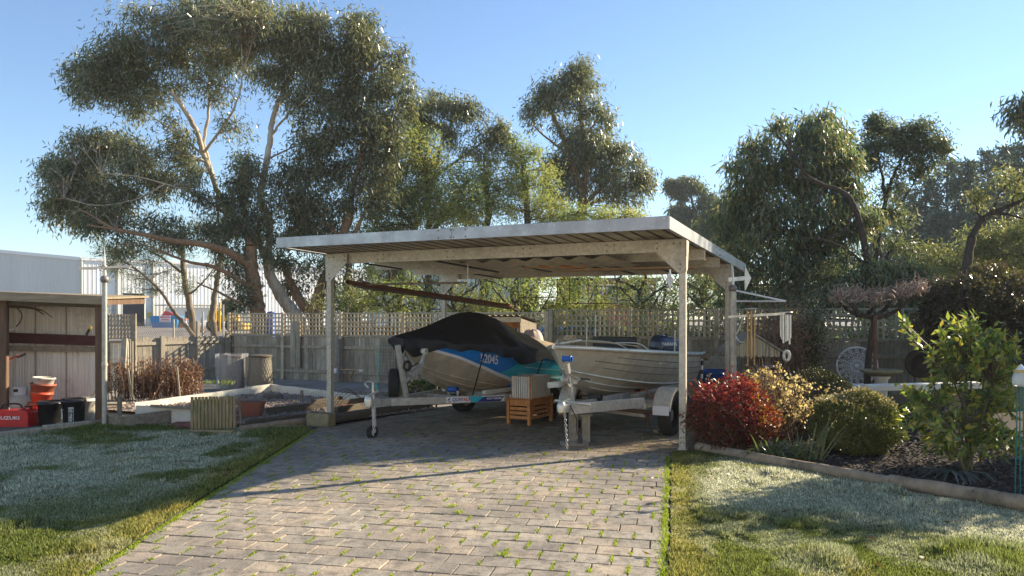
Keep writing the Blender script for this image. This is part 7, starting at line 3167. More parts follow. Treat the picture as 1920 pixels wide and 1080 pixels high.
# bushes just beyond the dark lattice fence
for i, (s_, lab) in enumerate(((-6.6, 'dark bush beyond the fence behind the bronze shrub'), (-5.0, 'leafy bush beyond the fence behind the pruned tree'), (-3.4, 'leafy bush beyond the fence behind the ornate disc'), (-1.8, 'leafy bush beyond the fence behind the silver chimes'), (-.2, 'leafy bush beyond the fence behind the right carport post'), (1.4, 'leafy bush beyond the fence behind the outboard motor'))):
    q_ = Fp(s_, 0, -1.5 - .4 * (i % 2))
    hedge('fence_bush', lab, (q_.x, q_.y, .8), (1.0, .7, .7), 4200, None, LEAF['weep' if i % 2 else 'olive'], 400 + i, cat='bush', rag=.2, shell=.3, L=.13, W=.045)

# strappy plant
rng = np.random.default_rng(320)
t = thing('strappy_plant', 'clump of arching green strap leaves beside the edging log', 'plant', V(3.02, 8.35, 0))
m = MB()
for k in range(120):
    a = uni(0, 6.283)
    l_ = uni(.22, .46)
    o = V(3.0 + random.gauss(0, .13), 8.42 + random.gauss(0, .07), .02)
    lean = uni(.35, 1.0)
    d_ = V(math.cos(a), math.sin(a), 0)
    pts = [o + d_ * l_ * lean * s_ + V(0, 0, l_ * (1.05 * s_ - .95 * lean * s_ * s_)) for s_ in (0, .25, .5, .75, 1)]
    sd = V(-d_.y, d_.x, 0)
    w_ = [.009, .012, .011, .008, .001]
    vs = []
    for p_, ww in zip(pts, w_):
        vs += [p_ - sd * ww, p_ + V(0, 0, -.004), p_ + sd * ww]
    fs = []
    for i in range(4):
        for j in range(2):
            fs.append((i * 3 + j, i * 3 + j + 1, i * 3 + j + 4, i * 3 + j + 3))
    m.add(vs, fs, True)
for k in range(9):
    o = V(3.35 + random.gauss(0, .05), 8.42, .02)
    d_ = V(uni(.05, .35), uni(-.1, .1), 0)
    l_ = uni(.45, .62)
    pts = [o + d_ * s_ + V(0, 0, l_ * s_ - .08 * s_ * s_) for s_ in (0, .25, .5, .75, 1)]
    vs = []
    for p_, ww in zip(pts, [.010, .012, .010, .007, .001]):
        vs += [p_ - V(ww, 0, 0), p_ + V(0, -.004, 0), p_ + V(ww, 0, 0)]
    m.add(vs, [(i * 3 + j, i * 3 + j + 1, i * 3 + j + 4, i * 3 + j + 3) for i in range(4) for j in range(2)], True)
part('leaves', m, leafmat('strap_leaf', [(.07, .10, .04), (.12, .155, .065), (.19, .22, .11), (.09, .13, .05)], trans=.25, rough=.35), t)

# lemon bush: open, big leaves on visible twigs
rng = np.random.default_rng(330)
t = thing('lemon_bush', 'leggy lemon bush with large yellow green leaves at the right edge', 'bush', V(4.75, 7.75, 0))
m = MB()
pos, dd = [], []
YL = 7.6
heads = [(1700, 605), (1760, 625), (1790, 610), (1815, 622), (1845, 640), (1880, 612), (1900, 640), (1770, 665), (1805, 660), (1835, 690), (1715, 745), (1735, 765), (1705, 800), (1745, 800), (1775, 745), (1800, 720), (1800, 780),
         (1830, 745), (1860, 720), (1885, 740), (1760, 830), (1790, 820), (1820, 800), (1850, 790), (1880, 800), (1900, 770), (1830, 840), (1805, 855), (1860, 850), (1880, 700), (1905, 690), (1775, 780), (1740, 835), (1850, 830), (1910, 830), (1835, 610), (1870, 660), (1790, 690), (1765, 710), (1850, 665), (1895, 860), (1815, 600), (1755, 650), (1695, 770), (1700, 735), (1880, 825), (1905, 805), (1780, 850), (1870, 770), (1895, 730), (1730, 780), (1910, 660), (1765, 745), (1840, 660), (1860, 625)]
bx = P(1815, 880, 7.75)
bx.z = 0
hubs = [P(1800, 790, 7.7), P(1760, 770, 7.5), P(1840, 760, 7.9), P(1790, 720, 7.7), P(1860, 720, 7.6), P(1820, 700, 7.8)]
for hb in hubs:
    m.tube(smooth_path([bx + V(random.gauss(0, .06), random.gauss(0, .06), 0), bx.lerp(hb, .5) + V(random.gauss(0, .06), 0, .05), hb], 4), [.016 - .001 * i for i in range(9)], 5)
for (hx, hy) in heads:
    for rep in range(4):
        hp = P(hx + random.gauss(0, 9), hy + random.gauss(0, 9), YL + random.gauss(.1, .28))
        hb = min(hubs, key=lambda q_: (q_ - hp).length + (2 * max(0, q_.z - hp.z)))
        mid = hb.lerp(hp, .5) + V(random.gauss(0, .04), random.gauss(0, .04), uni(0, .08))
        m.tube([hb, mid, hp], [.0065, .005, .002], 4)
        n_ = int(uni(9, 15))
        A, B_ = np.array(mid[:]), np.array(hp[:])
        s_ = .25 + .8 * rng.random(n_)
        pos.append(A + s_[:, None] * (B_ - A) + rng.normal(0, .010, (n_, 3)))
        ax_ = unit((B_ - A)[None])[0]
        dd.append(unit(rng.normal(0, .75, (n_, 3)) + ax_ * .5 + np.array([-.15, 0, -.15])))
part('branches', m, mat('green_twig', (.10, .10, .04), (.07, .06, .035), 12, rough=.6, bump=.1), t)
pos, dd = np.concatenate(pos), np.concatenate(dd)
# leaf as folded 2-quad blade: use two overlapping narrow quads for a midrib fold
n_ = len(pos)
ln = .10 * (.6 + .6 * rng.random(n_))
foliage('leaves', t, pos, dd, ln, .040, leafmat('lemon_leaf', [(.06, .10, .03), (.11, .16, .04), (.19, .235, .05), (.30, .31, .07), (.44, .34, .06)], trans=.42, rough=.32, spec=.5), rng, bend=.10)

# grey leafed plant low by the lemon bush
t = thing('grey_leaf_plant', 'low plant with drooping bluish strap leaves under the lemon bush', 'plant', V(4.25, 7.5, 0))
m = MB()
for k in range(34):
    a = uni(2.2, 5.6)
    l_ = uni(.2, .38)
    o = V(4.35 + random.gauss(0, .06), 7.5, .06)
    d_ = V(math.cos(a), math.sin(a), 0)
    pts = [o + d_ * l_ * s_ + V(0, 0, l_ * (.7 * s_ - .85 * s_ * s_)) for s_ in (0, .3, .6, 1)]
    sd = V(-d_.y, d_.x, 0)
    vs = []
    for p_, ww in zip(pts, [.008, .014, .013, .002]):
        vs += [p_ - sd * ww, p_ + sd * ww]
    m.add(vs, [(i * 2, i * 2 + 1, i * 2 + 3, i * 2 + 2) for i in range(3)], True)
part('leaves', m, leafmat('blue_strap', [(.10, .12, .10), (.16, .18, .16), (.06, .08, .06)], trans=.2), t)

# bare vine hedge spilling over the fence behind the well
rng = np.random.default_rng(340)
t = thing('dead_vine', 'mass of brown bare vine stems draped over the fence behind the well', 'vine', V(5.0, 14.0, 0))
m = MB()
for k in range(620):
    c0 = P(random.gauss(1468, 26), uni(600, 690), 13.6 + uni(-.5, .4))
    pts = [c0]
    d_ = V(random.gauss(0, .6), random.gauss(0, .3), random.gauss(-.2, .6))
    for s_ in range(4):
        d_ = (d_ + V(random.gauss(0, .5), random.gauss(0, .3), random.gauss(-.1, .5))).normalized()
        pts.append(pts[-1] + d_ * .11)
    m.tube(pts, [.008, .007, .006, .005, .003], 3, cap=False)
part('stems', m, mat('dry_vine', (.30, .19, .12), (.18, .12, .08), 10, rough=.9, bump=.2, island=.35), t)
n_ = 9000
p = np.array(P(1475, 645, 13.7)[:]) + rng.normal(0, 1, (n_, 3)) * np.array([.34, .22, .38])
foliage('leaves', t, p, unit(rng.normal(size=(n_, 3))), .04, .018, leafmat('dead_vine_leaf', [(.17, .105, .065), (.26, .17, .10), (.36, .24, .14), (.12, .08, .055)], trans=.25), rng)
n_ = 2200
p = np.array(P(1522, 645, 13.5)[:]) + rng.normal(0, 1, (n_, 3)) * np.array([.10, .2, .42])
foliage('green_leaves', t, p, unit(rng.normal(size=(n_, 3))), .05, .03, leafmat('ivy_leaf', [(.035, .05, .015), (.06, .085, .024), (.12, .125, .05)], trans=.3), rng)

# cloud-pruned bare tree
t = thing('pruned_tree', 'flat topped cloud pruned bare tree with knobbly dark trunk', 'tree', V(6.0, 12.4, 0))
Yb = 12.3
m = MB()
b_ = P(1624, 760, Yb)
b_.z = 0
m.tube(smooth_path([b_, P(1626, 720, Yb), P(1630, 660, Yb), P(1638, 610, Yb), P(1640, 592, Yb)], 5), [.06 - .001 * i for i in range(21)], 10)
arms = [[(1640, 596), (1610, 590), (1590, 582), (1580, 570)], [(1640, 596), (1665, 590), (1685, 580), (1705, 562), (1716, 552)], [(1638, 600), (1630, 588), (1640, 575)], [(1640, 594), (1655, 583), (1668, 570)], [(1610, 590), (1600, 575), (1590, 565)]]
for ar in arms:
    m.tube(smooth_path([P(x_, y_, Yb + uni(-.15, .15)) for x_, y_ in ar], 5), [.042 - .0015 * i for i in range((len(ar) - 1) * 5 + 1)], 8)
part('trunk', m, BARK['dark'], t)
m = MB()
for k in range(850):
    cx_, cy_, sx_, sy_ = random.choice(((1590, 560, 15, 8), (1576, 556, 8, 7), (1606, 552, 10, 8), (1640, 562, 10, 8), (1652, 552, 8, 6), (1675, 555, 12, 8), (1694, 547, 10, 7), (1714, 545, 12, 8), (1726, 540, 5, 5)))
    c0 = P(random.gauss(cx_, sx_), random.gauss(cy_, sy_), Yb + random.gauss(0, .22))
    d_ = V(random.gauss(0, .6), random.gauss(0, .6), uni(.1, 1.0)).normalized()
    l_ = uni(.05, .15)
    m.tube([c0, c0 + d_ * l_ * .5 + V(random.gauss(0, .012), 0, 0), c0 + d_ * l_], [.008, .007, .006], 3, cap=True)
part('crown', m, mat('pruned_twig', (.36, .27, .21), (.22, .16, .13), 20, rough=.7, bump=.2, island=.3), t)
m = MB()
m.tube([P(1641, 745, Yb - .2), P(1641, 592, Yb - .2)], .03, 8)
solid('rusty_post', m, M['rust'], 'thin rusty steel post beside the pruned tree', 'post')

# large dark bronze shrub over the right fence
rng = np.random.default_rng(350)
t = thing('bronze_shrub', 'large domed bronze leaved shrub covering the fence at right', 'shrub', V(8.4, 12.9, 0))
cB = P(1838, 590, 12.7)
m = MB()
for k in range(40):
    u_ = Vector((random.gauss(0, 1), random.gauss(0, 1), random.gauss(0, .6) + .4)).normalized()
    e = cB + V(u_.x * .85, u_.y * .7, u_.z * .62)
    m.tube(smooth_path([V(cB.x + random.gauss(0, .1), cB.y, 0), V(cB.x, cB.y, .8).lerp(e, .4), e], 3), [.03, .026, .022, .018, .014, .009, .005], 4)
part('stems', m, BARK['dark'], t)
p, u = blob_points(rng, cB, (.98, .85, .76), 2600, .55, .10)
p2, u2 = blob_points(rng, cB + V(.55, 0, -.25), (.75, .7, .7), 1300, .55, .12)
p, u = np.concatenate([p, p2]), np.concatenate([u, u2])
pos, dd = [], []
for q_, w_ in zip(p, u):
    k = 9
    pos.append(q_ + rng.normal(0, .03, (k, 3)))
    dd.append(unit(w_ * .7 + rng.normal(0, .5, (k, 3)) + np.array([0, 0, -.3])))
pos, dd = np.concatenate(pos), np.concatenate(dd)
foliage('leaves', t, pos, dd, .075 * (.7 + .5 * rng.random(len(pos))), .026, leafmat('bronze_leaf', [(.035, .036, .02), (.06, .052, .028), (.11, .075, .042), (.085, .10, .035), (.19, .12, .07)], trans=.28, rough=.35, spec=.5), rng)

# leafless twig bush on the left
rng = np.random.default_rng(360)
t = thing('twig_bush', 'bare reddish brown hydrangea sticks in front of the low fence', 'bush', V(-7.3, 14.6, 0))
m = MB()
tp_ = []
for k in range(200):
    b_ = V(uni(-7.75, -6.1), 14.9 + random.gauss(0, .22), 0)
    if b_.x > -6.35:
        b_.x -= .1
    h_ = uni(.4, .85)
    e = b_ + V(random.gauss(0, .12), random.gauss(0, .1), h_)
    m.tube([b_, b_.lerp(e, .5) + V(random.gauss(0, .03), 0, 0), e], [.010, .008, .005], 4)
    for s_ in range(4):
        q_ = b_.lerp(e, uni(.25, 1))
        tp_.append(q_)
part('stems', m, mat('red_brown_stick', (.22, .13, .085), (.13, .08, .055), 10, rough=.8, bump=.2, island=.35), t)
tp_ = np.array([q_[:] for q_ in tp_])
tp_ = np.repeat(tp_, 6, 0) + rng.normal(0, .045, (len(tp_) * 6, 3))
foliage('withered_leaves', t, tp_, unit(rng.normal(size=tp_.shape) + np.array([0, 0, -.6])), .06, .026, leafmat('withered_brown', [(.10, .05, .03), (.17, .085, .05), (.26, .14, .08), (.07, .04, .03)], trans=.25), rng)
t = thing('orange_twigs', 'spray of bare orange twigs right of the reddish stick bush', 'bush', V(-6.2, 15.2, 0))
m = MB()
for k in range(34):
    b_ = P(344, 724, 15.3) + V(random.gauss(0, .05), random.gauss(0, .08), 0)
    e = b_ + V(uni(-.02, .36), random.gauss(0, .1), uni(.15, .42))
    m.tube([b_, b_.lerp(e, .5) + V(0, 0, .04), e], [.008, .007, .003], 4)
part('stems', m, mat('orange_twig', (.34, .15, .055), (.25, .10, .04), 10, rough=.7, bump=.1), t)
for (p0, p1, lab) in (((332, 688), (338, 758), 'sunlit thin stake rising from the white plank'), ((240, 690), (246, 745), 'thin grey stake left of the stick bush'), ((248, 640), (248, 745), 'slim steel stake beside the lattice screen')):
    m = MB()
    m.tube([P(p1[0], p1[1], 14.2), P(p0[0], p0[1], 14.2)], .018, 6)
    solid('garden_stake', m, M['pale'], lab, 'stake')
# small weeds behind the white boards
pos, dd = [], []
rng = np.random.default_rng(370)
for px in (345, 352, 360, 378, 390, 402, 418, 424, 432):
    b_ = P(px, 734 - (px - 340) * .08, 16.4)
    b_.z = .16
    pos.append(np.array(b_[:]) + rng.normal(0, .04, (14, 3)) * np.array([1, 1, .3]))
    dd.append(unit(rng.normal(0, .4, (14, 3)) + np.array([0, 0, 1])))
pos, dd = np.concatenate(pos), np.concatenate(dd)
me = quads_mesh('weeds', leaf_quads(pos, dd, np.full(len(pos), .11), .02, rng), leafmat('weed', [(.16, .2, .05), (.25, .28, .09)], trans=.4))
props(link('weeds', me), 'thin weeds sprouting behind the white boards', 'weeds', None, 'stuff')
hedge('leafy_weed', 'leafy green weed growing by the fence behind the winch post', (-1.75, 14.6, .18), (.5, .3, .22), 700, None, leafmat('broad_weed', [(.05, .08, .02), (.09, .13, .03), (.14, .18, .05)], trans=.35), 371, cat='weed', L=.10, W=.06, shell=.4, rag=.2)
# ------------------------------------------------------------------ right garden ornaments
def on_fence_right(px, py, off):
    """a point in front of the right fence face seen at photo pixel (px, py)"""
    k = (px - 960) / FOC
    # FB - U s - W off : solve x = k y
    bx, by = FB.x - W_.x * off, FB.y - W_.y * off
    s = (bx - k * by) / (U.x - k * U.y)
    return V(bx - U.x * s, by - U.y * s, EYE + (HZ - py) / FOC * (by - U.y * s))


def disc_ring(m, c, r0, r1, thick, n=40):
    m.lathe([(r0, 0), (r0, thick), (r1, thick), (r1, 0), (r0, 0)], n, c, -W_, smooth=False)


c = on_fence_right(1607, 686, .10)
t = thing('ornate_disc', 'white pierced metal table top hung on the dark fence', 'wall ornament', c - V(0, 0, .36))
Rr = .365
m = MB()
disc_ring(m, c, Rr - .035, Rr, .025, 48)
m.lathe([(Rr - .035, .026), (Rr - .017, .034), (Rr, .026)], 48, c, -W_)
part('rim', m, M['white'], t)
m = MB()
for r_ in (.06, .16, .25):
    pts = [c - W_ * .012 + U * r_ * math.cos(a) + V(0, 0, r_ * math.sin(a)) for a in [i * math.pi / 20 for i in range(41)]]
    m.tube(pts, .006, 5, cap=False)
for k in range(16):
    a = k * math.pi / 8
    for r_, s_ in ((.11, .04), (.205, .042), (.29, .045)):
        aa = a + (.2 if r_ == .205 else 0)
        cc = c - W_ * .012 + U * r_ * math.cos(aa) + V(0, 0, r_ * math.sin(aa))
        sw = []
        for i in range(15):
            th = i * .62
            q = s_ * (1 - i / 17)
            sw.append(cc + U * q * math.cos(th + aa) + V(0, 0, q * math.sin(th + aa)))
        m.tube(sw, .0065, 4)
    m.tube([c - W_ * .012 + U * .06 * math.cos(a) + V(0, 0, .06 * math.sin(a)), c - W_ * .012 + U * .33 * math.cos(a) + V(0, 0, .33 * math.sin(a))], .005, 4)
part('scrollwork', m, M['white'], t)
m = MB()
m.lathe([(.045, 0), (.045, .02), (.02, .028), (0, .028)], 20, c, -W_)
part('boss', m, M['white'], t)

c = on_fence_right(1727, 681, .08)
t = thing('iron_plaque', 'black round cast iron plaque with ship relief on the fence', 'wall ornament', c - V(0, 0, .26))
iron = mat('black_iron', (.03, .027, .025), (.05, .043, .038), 12, rough=.45, metal=.5, bump=.3)
m = MB()
m.lathe([(0, .015), (.15, .015), (.165, .03), (.18, .02), (.24, .022), (.262, .03), (.268, .0)], 40, c, -W_)
part('plate', m, iron, t)
m = MB()
o = c - W_ * .017
hl_ = [(-.09, -.03), (.09, -.03), (.07, -.075), (-.07, -.075)]
m.add([o + U * x_ + V(0, 0, z_) - W_ * .008 for x_, z_ in hl_], [(3, 2, 1, 0)])
for sx, sz, w_ in ((-.03, .0, .05), (.03, -.005, .045)):
    m.add([o + U * (sx - w_ / 2) + V(0, 0, -.02) - W_ * .008, o + U * (sx + w_ / 2) + V(0, 0, -.02) - W_ * .008, o + U * (sx + w_ * .35) + V(0, 0, .08) - W_ * .014, o + U * (sx - w_ * .35) + V(0, 0, .08) - W_ * .014], [(3, 2, 1, 0)])
part('ship_relief', m, iron, t)
m = MB()
for k in range(30):
    a = k * math.pi / 15
    q = o + (U * math.cos(a) + V(0, 0, math.sin(a))) * .212
    m.frame_box(q - W_ * .006, (U * -math.sin(a) + V(0, 0, math.cos(a))) * .008, W_ * .006, (U * math.cos(a) + V(0, 0, math.sin(a))) * .012)
part('rim_relief', m, iron, t)

c = on_fence_right(1845, 690, .12)
t = thing('wheel_ornament', 'white wheel shaped wall ornament half hidden by the lemon bush', 'wall ornament', c - V(0, 0, .3))
m = MB()
disc_ring(m, c, .28, .31, .025, 44)
disc_ring(m, c, .14, .155, .02, 36)
part('ring', m, M['white'], t)
for k in range(22):
    a = k * 2 * math.pi / 22
    m = MB()
    d_ = U * math.cos(a) + V(0, 0, math.sin(a))
    m.bar(c - W_ * .01 + d_ * .15, c - W_ * .01 + d_ * .285, .012, .012)
    part('spoke', m, M['white'], t)
t = thing('red_bird', 'small red bird ornament above the white wheel', 'bird ornament', on_fence_right(1822, 663, .14))
c = on_fence_right(1822, 660, .15)
m = MB()
m.lathe([(.001, -.09), (.02, -.05), (.042, .0), (.038, .04), (.028, .06), (.03, .08), (.02, .105), (0, .12)], 12, c, (.3, 0, 1))
part('body', m, mat('red_paint', (.5, .03, .025), None, 5, rough=.4, bump=0), t)

# plank bench and bird bath
t = thing('plank_bench', 'long weathered white plank bench along the dark fence', 'bench', P(1710, 770, 10.6) * 1)
m = MB()
a, b = P(1580, 728, 10.9), P(1835, 722, 10.5)
m.bar(a, b, .26, .085, b=.008)
part('seat', m, M['whiteboard'], t)
for px in (1648, 1790):
    p = P(px, 740, 10.75)
    m = MB()
    m.box((p.x, p.y + .05, p.z / 2), (.12, .18, p.z), .1)
    part('leg', m, M['greywood'], t)
p = P(1652, 700, 11.9)
t = thing('bird_bath', 'stone bird bath behind the plank bench', 'bird bath', V(p.x, p.y, 0))
m = MB()
zt_ = P(1652, 697, 11.9).z
m.lathe([(.0, zt_ - .02), (.22, zt_), (.28, zt_ + .035), (.31, zt_ + .03), (.30, zt_ - .005), (.2, zt_ - .05), (.09, zt_ - .075)], 26, V(p.x, p.y, 0))
part('bowl', m, M['concrete'], t)
m = MB()
m.lathe([(.20, 0), (.20, .05), (.11, .09), (.085, .3), (.10, zt_ - .12), (.14, zt_ - .08), (.09, zt_ - .06)], 20, V(p.x, p.y, 0))
part('pedestal', m, M['whiteboard'], t)

# bird feeder on a teal stand at the edge
bx_ = P(1912, 720, 6.7)
t = thing('feeder_stand', 'teal wire stand holding a clear seed feeder at the right edge', 'bird feeder', V(bx_.x, bx_.y, 0))
tealm = mat('teal_wire', (.01, .17, .17), None, 6, rough=.4, bump=0)
m = MB()
for (px0, px1) in ((1903, 1908), (1913, 1912), (1922, 1918)):
    q0 = P(px0, 900, 6.72)
    q0.z = 0
    m.tube([q0, P(px1, 725, 6.7)], .005, 6)
for yy in (770, 820, 860):
    m.tube([P(1904, yy, 6.72), P(1922, yy, 6.72)], .005, 5)
part('stand', m, tealm, t)
m = MB()
c = V(bx_.x + .012, bx_.y, P(0, 724, 6.7).z)
m.lathe([(0, 0), (.062, .0), (.07, .03), (.068, .08), (.055, .115), (.05, .125)], 22, c)
mm_, nt_, bb_ = _nt('feeder_plastic')
bb_.inputs['Base Color'].default_value = (.75, .78, .74, 1)
bb_.inputs['Roughness'].default_value = .25
bb_.inputs['Transmission Weight'].default_value = .35
part('jar', m, mm_, t)
m = MB()
m.lathe([(.058, .12), (.06, .14), (.03, .15)], 22, c)
part('band', m, mat('straw_band', (.5, .36, .12), None, 8, rough=.6), t)
m = MB()
m.lathe([(.045, .145), (.028, .16), (.012, .185), (0, .195)], 16, c)
part('cap', m, M['white'], t)

# ------------------------------------------------------------------ beyond the fence on the left: warehouse and yard
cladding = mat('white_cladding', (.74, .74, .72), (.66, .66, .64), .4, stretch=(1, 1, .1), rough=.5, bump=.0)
shadeclad = mat('shade_grey_cladding', (.46, .48, .51), (.40, .42, .45), .4, stretch=(1, 1, .1), rough=.5, bump=0)  # shade of the gable end put into a greyer copy of the white
YZ = .42
CW = V(-55.4, 98, 0)
dR = V(.75, .66, 0).normalized()
nR = V(dR.y, -dR.x, 0)
dLf = V(-.98, -.20, 0).normalized()
nL = V(.2, -.98, 0).normalized()
HC = 9.07
t = thing('warehouse', 'large white corrugated warehouse with dark roller opening behind the trees', 'warehouse', CW + dR * 14)


def ribbed(m, o, d, nn, L, h0, h1, z0=0., pitch=.5):
    nseg = int(L / pitch)
    vs = []
    xs = []
    for i in range(nseg):
        for f, dd_ in ((0, 0), (.62, 0), (.74, .03), (.88, .03)):
            xs.append(((i + f) * pitch, dd_))
    for x_, dd_ in xs:
        top = h0 + (h1 - h0) * x_ / L
        vs += [o + d * x_ + nn * dd_ + V(0, 0, z0), o + d * x_ + nn * dd_ + V(0, 0, top)]
    m.add(vs, [(2 * i, 2 * i + 2, 2 * i + 3, 2 * i + 1) for i in range(len(xs) - 1)])


m = MB()
ribbed(m, CW, dR, nR, 5.0, HC, HC + .03)
ribbed(m, CW + dR * 4.75, dR, nR, 3.2, HC + .03, HC + .05, 4.85)
ribbed(m, CW + dR * 7.8, dR, nR, 60, HC + .05, HC + .4)
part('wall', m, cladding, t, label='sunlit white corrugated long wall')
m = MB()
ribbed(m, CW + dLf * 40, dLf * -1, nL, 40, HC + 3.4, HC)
part('wall', m, shadeclad, t, label='corrugated gable wall coloured grey for shade')
m = MB()
m.add([CW + V(0, 0, HC), CW + dLf * 40 + V(0, 0, HC + 3.4), CW + dLf * 40 + dR * 67 + V(0, 0, HC - 3), CW + dR * 67 + V(0, 0, HC - 1)], [(0, 1, 2, 3)])
m.bar(CW + nL * .1 + V(0, 0, HC + .06), CW + dLf * 40 + nL * .1 + V(0, 0, HC + 3.46), .25, .4)
m.bar(CW + nR * .12 + V(0, 0, HC + .04), CW + dR * 67 + nR * .12 + V(0, 0, HC + .44), .3, .35)
part('roof', m, cladding, t)
m = MB()
m.frame_box(CW + dR * 6.3 - nR * 1.0 + V(0, 0, 2.4), dR * 1.6, nR * .05, V(0, 0, 2.45))
part('doorway', m, mat('dark_interior', (.018, .02, .028), None, 2, rough=.9, bump=0), t)
for x_ in (.05, 4.3, 8.7, 22):
    m = MB()
    m.bar(CW + dR * x_ + nR * .14, CW + dR * x_ + nR * .14 + V(0, 0, HC), .28, .22)
    part('downpipe', m, M['trailer'], t)
m = MB()
m.frame_box(CW + dR * 3.3 + nR * .08 + V(0, 0, 2.5), dR * .95, nR * .03, V(0, 0, .85))
w_ = part('window', m, M['greywood'], t)
m = MB()
for i in range(4):
    for j in range(2):
        m.frame_box(CW + dR * (2.6 + i * .46) + nR * .12 + V(0, 0, 2.1 + j * .8), dR * .2, nR * .012, V(0, 0, .36))
part('pane', m, mat('dull_glass', (.30, .33, .36), None, 3, rough=.2, bump=0), w_)
m = MB()
m.frame_box(CW + dR * 8.25 + nR * .10 + V(0, 0, 1.9), dR * .28, nR * .02, V(0, 0, .36))
part('sign', m, mat('yellow_sign', (.65, .5, .03), None, 3, rough=.5, bump=0), t)

OF = CW + dR * 9.6 + nR * 3.2 + V(0, 0, YZ)
t = thing('site_office', 'low white office annexe with veranda roof in front of the warehouse', 'building', OF + dR * 4)
m = MB()
m.frame_box(OF + dR * 3.6 + V(0, 0, 1.25), dR * 3.4, nR * 1.6, V(0, 0, 1.25))
part('wall', m, cladding, t)
m = MB()
m.bar(OF + dR * -1.0 + nR * .3 + V(0, 0, 2.8), OF + dR * 8.5 + nR * .3 + V(0, 0, 2.8), 5.0, .14)
part('roof', m, M['trailer'], t)
for x_, w2 in ((2.3, .6), (5.5, .6)):
    m = MB()
    m.frame_box(OF + dR * x_ + nR * 1.63 + V(0, 0, 1.5), dR * w2, nR * .03, V(0, 0, .55))
    w_ = part('window', m, M['white'], t)
    m = MB()
    for k in (-1, 1):
        m.frame_box(OF + dR * (x_ + k * w2 * .48) + nR * 1.67 + V(0, 0, 1.5), dR * w2 * .42, nR * .012, V(0, 0, .48))
    part('pane', m, mat('dark_glass', (.02, .022, .03), None, 3, rough=.15, bump=0), w_)
_before = set(o.name for o in bpy.data.objects)
# blue skip with a sign
p = P(315, 612, 88)
t = thing('blue_skip', 'blue waste skip with a white and red sign in the yard', 'skip', V(p.x, p.y, 0))
m = MB()
m.add([(p.x - 1.5, p.y - .7, 0), (p.x + 1.3, p.y - .7, 0), (p.x + 1.3, p.y + .7, 0), (p.x - 1.5, p.y + .7, 0), (p.x - 1.7, p.y - .9, 1.35), (p.x + 1.5, p.y - .9, 1.35), (p.x + 1.5, p.y + .9, 1.35), (p.x - 1.7, p.y + .9, 1.35)],
      [(0, 1, 5, 4), (1, 2, 6, 5), (2, 3, 7, 6), (3, 0, 4, 7), (3, 2, 1, 0), (4, 5, 6, 7)])
part('body', m, mat('skip_blue', (.02, .22, .50), None, 3, rough=.4, bump=0), t)
m = MB()
m.box((p.x + .1, p.y - .93, 1.0), (1.3, .03, .75))
s_ = part('sign', m, M['white'], t)
m = MB()
m.box((p.x + .1, p.y - .96, 1.2), (1.1, .02, .14))
m.box((p.x + .1, p.y - .96, .95), (.9, .02, .10))
m.box((p.x + .1, p.y - .96, .76), (1.1, .02, .08))
part('stripe', m, mat('sign_red', (.55, .04, .05), None, 3, rough=.5, bump=0), s_)
m = MB()
m.add([(p.x - .6, p.y - .5, 1.36), (p.x + 1.1, p.y - .5, 1.36), (p.x + 1.1, p.y + .5, 1.36), (p.x - .6, p.y + .5, 1.36), (p.x - .3, p.y, 1.95), (p.x + .2, p.y, 1.8)], [(0, 1, 5, 4), (1, 2, 5), (2, 3, 4, 5), (3, 0, 4), (3, 2, 1, 0)])
part('load', m, mat('red_load', (.5, .04, .04), None, 3, rough=.6, bump=0), t)
# cones
for i, (px, lab) in enumerate(((338, 'orange bollard cone nearest the blue skip'), (343, 'second orange bollard cone from the blue skip'), (348, 'orange bollard cone in front of the office window'), (379, 'short orange cone out in the gravel yard'))):
    p = P(px, 612, 88 if i < 3 else 60)
    t = thing('traffic_cone', lab, 'traffic cone', V(p.x, p.y, 0), 0, 'orange cones in the yard')
    m = MB()
    m.lathe([(.16, .05), (.11, .5), (.085, 1.1), (.05, 1.15), (0, 1.15)], 10, V(p.x, p.y, 0))
    part('body', m, mat('cone_orange' + str(i), (.75, .13, .03), None, 3, rough=.5, bump=0), t)
    m = MB()
    m.box((p.x, p.y, .03), (.42, .42, .06))
    part('base', m, M['black'], t)
    m = MB()
    m.lathe([(.112, .55), (.10, .75)], 10, V(p.x, p.y, 0))
    part('band', m, M['white'], t)
# yellow loader
p = P(420, 612, 66)
t = thing('loader', 'yellow wheeled loader parked in the yard behind the fence gap', 'loader', V(p.x, p.y, 0))
yel = mat('machine_yellow', (.60, .36, .03), (.5, .3, .03), 3, rough=.45, bump=0)
m = MB()
m.box((p.x, p.y, 1.1), (2.6, 1.2, .6), .2, .08)
m.box((p.x - .8, p.y, 1.5), (.9, 1.0, .5), .2, .06)
part('chassis', m, yel, t)
m = MB()
m.box((p.x + .35, p.y, 2.0), (.9, 1.0, 1.2), .2, .05)
part('cab', m, M['black'], t)
m = MB()
m.box((p.x + .35, p.y, 2.68), (1.05, 1.15, .12), .2, .03)
part('cab_roof', m, yel, t)
for dx in (-.8, .8):
    for dy in (-.65, .65):
        wt, wr = MB(), MB()
        tyre(wt, wr, V(p.x + dx, p.y + dy, .5), V(.2, 1, 0), .5, .3, .25)
        w_ = part('wheel', wt, M['rubber'], t)
        part('rim', wr, yel, w_)
m = MB()
m.bar((p.x + .9, p.y - .5, 1.2), (p.x + 1.9, p.y - .6, .5), .15, .2)
m.bar((p.x + 1.8, p.y - 1.1, .4), (p.x + 2.0, p.y + .9, .4), .5, .5)
part('bucket_arm', m, yel, t)
m = MB()
